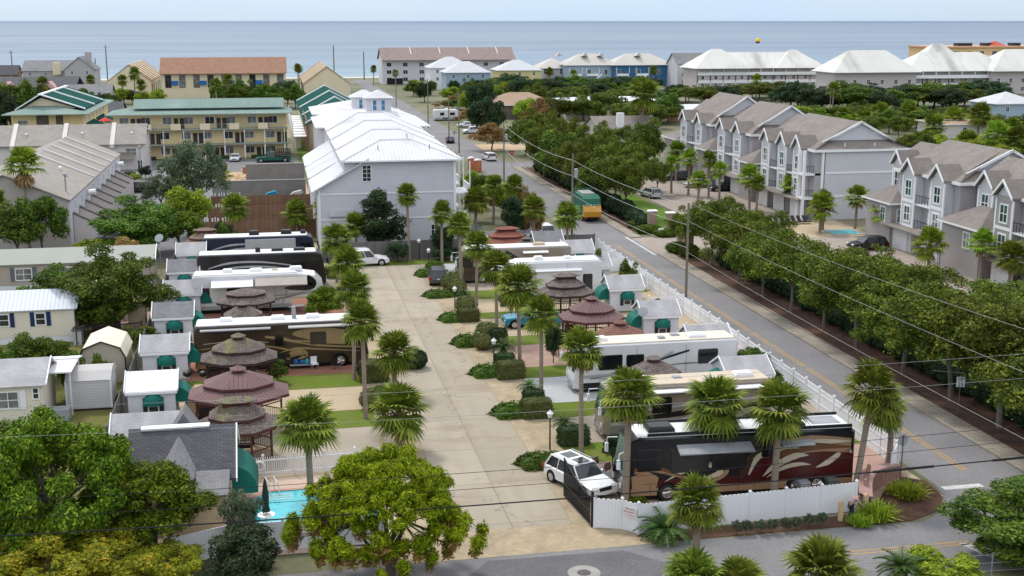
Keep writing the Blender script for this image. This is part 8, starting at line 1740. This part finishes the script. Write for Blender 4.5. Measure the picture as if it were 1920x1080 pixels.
for k,(px_,by,ty,lab) in enumerate(((861,292,172,'thin pole at the right eave of the white house'),(842,268,178,'leaning street pole beside the black car'),(803,240,148,'pole at the far bend of the street'),(743,200,132,'far pole beside the pale blue house'),(1560,225,165,'pole among the belt palms'),(1555,225,172,'second pole among the belt palms'))):
    x,y = G(px_,by); pole(lab, x, y, ZAT(x,y,ty), .16)
for k,(px_,py) in enumerate(((25,95),(202,85),(627,85),(683,97),(940,88),(181,110),(1340,98))):
    x,y = G(px_,150 if px_ < 1300 else 158); pole('shore road pole, '+ORD[k]+' of the shore poles', x, y, ZAT(x,y,py), .32, arm=k < 2)
def lampole(label, px_, by, ty):
    x,y = G(px_,by); z = ZAT(x,y,ty); t = thing('street_lamp', label, 'street lamp', (x,y,0)); b = MB(); b.tube([(0,0,0),(0,0,z)], [.14,.09], 8); b.build('pole', M_graymetal, t, local=True); b = MB(); b.lathe([(.1,z),(.28,z+.08),(.26,z+.3),(.05,z+.42)], n=8); b.tube([(0,0,z-.1),(.5,0,z)],.05,5); b.build('lamp_head', M_graymetal, t, local=True)
lampole('dark street lamp in front of the buttressed townhouse row',131,452,330); lampole('street lamp before the yellow motel left windows',284,330,244); lampole('thin lamp pole at the taupe townhouses',265,334,277)
def wire(label, a, b_, sag, r, m, cat='power line', name='power_line', sleeves=()):
    pts = []
    for i in range(33): f = i/32; p = [a[k]+(b_[k]-a[k])*f for k in range(3)]; p[2] -= sag*4*f*(1-f); pts.append(tuple(p))
    t = MB(); t.tube(pts, r, 5); o = tag(t.build(name, m), label, cat)
    for f0, f1 in sleeves:
        s = MB(); i0, i1 = int(f0*32), max(int(f0*32)+1,int(f1*32)); s.tube(pts[i0:i1+1], r*2.0, 7); s.build('sleeve', m, o)
M_ = (45.5,54.3)
wire('top bare wire from the street fence pole to the lower right', A_, (*M_,9.5), .6, .012, M_wire); wire('second bare wire from the street fence pole to the lower right', (A_[0],A_[1],9.0), (*M_,6.6), .5, .012, M_wire); wire('lowest bare wire sloping over the sidewalk bed', (A_[0],A_[1],6.0), (42.5,51.5,3.9), .4, .012, M_wire)
wire('dark telephone cable crossing over the street surface', (A_[0],A_[1],5.2), (45,50,3.2), 1.0, .02, M_cable)
for z, lab in ((10.5,'top'),(8.6,'middle'),(6.4,'lower')): wire(lab+' wire between the fence pole and the transformer pole', (A_[0],A_[1],z), (B_[0],B_[1],z+.6), .5, .02, M_wire); wire(lab+' wire between the transformer pole and the crossing pole', (B_[0],B_[1],z+.6), (C_[0],C_[1],z-.3), .8, .025, M_wire)
wire('thick black cable with sleeves across the whole front of the park', (-60,54.6,7.2), (45.5,53.6,5.9), 1.35, .035, M_cable, sleeves=((.868,.878),(.93,.96)))
wire('upper thin dark wire across the front of the park', (-60,55.5,8.7), (45.5,54.8,7.2), 1.5, .014, M_cable); wire('lower thin dark wire across the front of the park', (-60,55,8.0), (45.5,54.3,6.6), 1.5, .014, M_cable)
for k,(a0,a1,y0,y1) in enumerate(((800,1120,715,690),(330,1200,795,757))): pass
wire('faint bare wire across the middle of the drive', (-60,64,10.3), (45.5,56,10.6), 1.2, .008, M_wire); wire('faint bare wire above the left gazebos', (-60,62,9.4), (45.5,55,9.6), 1.2, .008, M_wire)
wire('side wire from the oak row to the right edge', (48.2,87,3.2), (58,66,8.2), .1, .016, M_wire); wire('second side wire over the pine straw to the right edge', (47.5,80,2.2), (57,62,5.6), .1, .016, M_wire)
# wire fence at the bottom right
run_fence('wire_fence','low wire mesh fence at the bottom right edge', [(26.5,52.0),(37.5,51.6)], 1.2, meshmat(), M_graymetal, 3, th=.02, post=.03, cap=False) if False else None
x0_,y0_ = 27.0,52.3; wf = thing('wire_fence','low gray wire fence at the bottom right edge','fence',(x0_,y0_,0)); b = MB()
for z in (.3,.75,1.2): b.tube([(27,52.3,z),(37.6,51.9,z)], .015, 4)
b.build('wire', M_graymetal, wf)
for k in range(5): b = MB(); b.tube([(27+k*2.65,52.3-k*.1,0),(27+k*2.65,52.3-k*.1,1.3)], .035, 5); b.build('post', M_graymetal, wf)
# parasail far out over the water
t = thing('parasail','yellow parasail over the sea beyond the white roofs','parasail',(322,790,14)); b = MB(); dome(b, 1.9, 1.9, 2.0, n=14); b.build('canopy', [mat('parasail_yellow',(.75,.55,.02),fine=.02)], t, local=True); b = MB(); b.lathe([(1.2,-1.5),(1.7,-.3),(.3,-.1)], n=10); b.build('lower_panel', mat('parasail_purple',(.12,.04,.2),fine=.02), t, local=True)
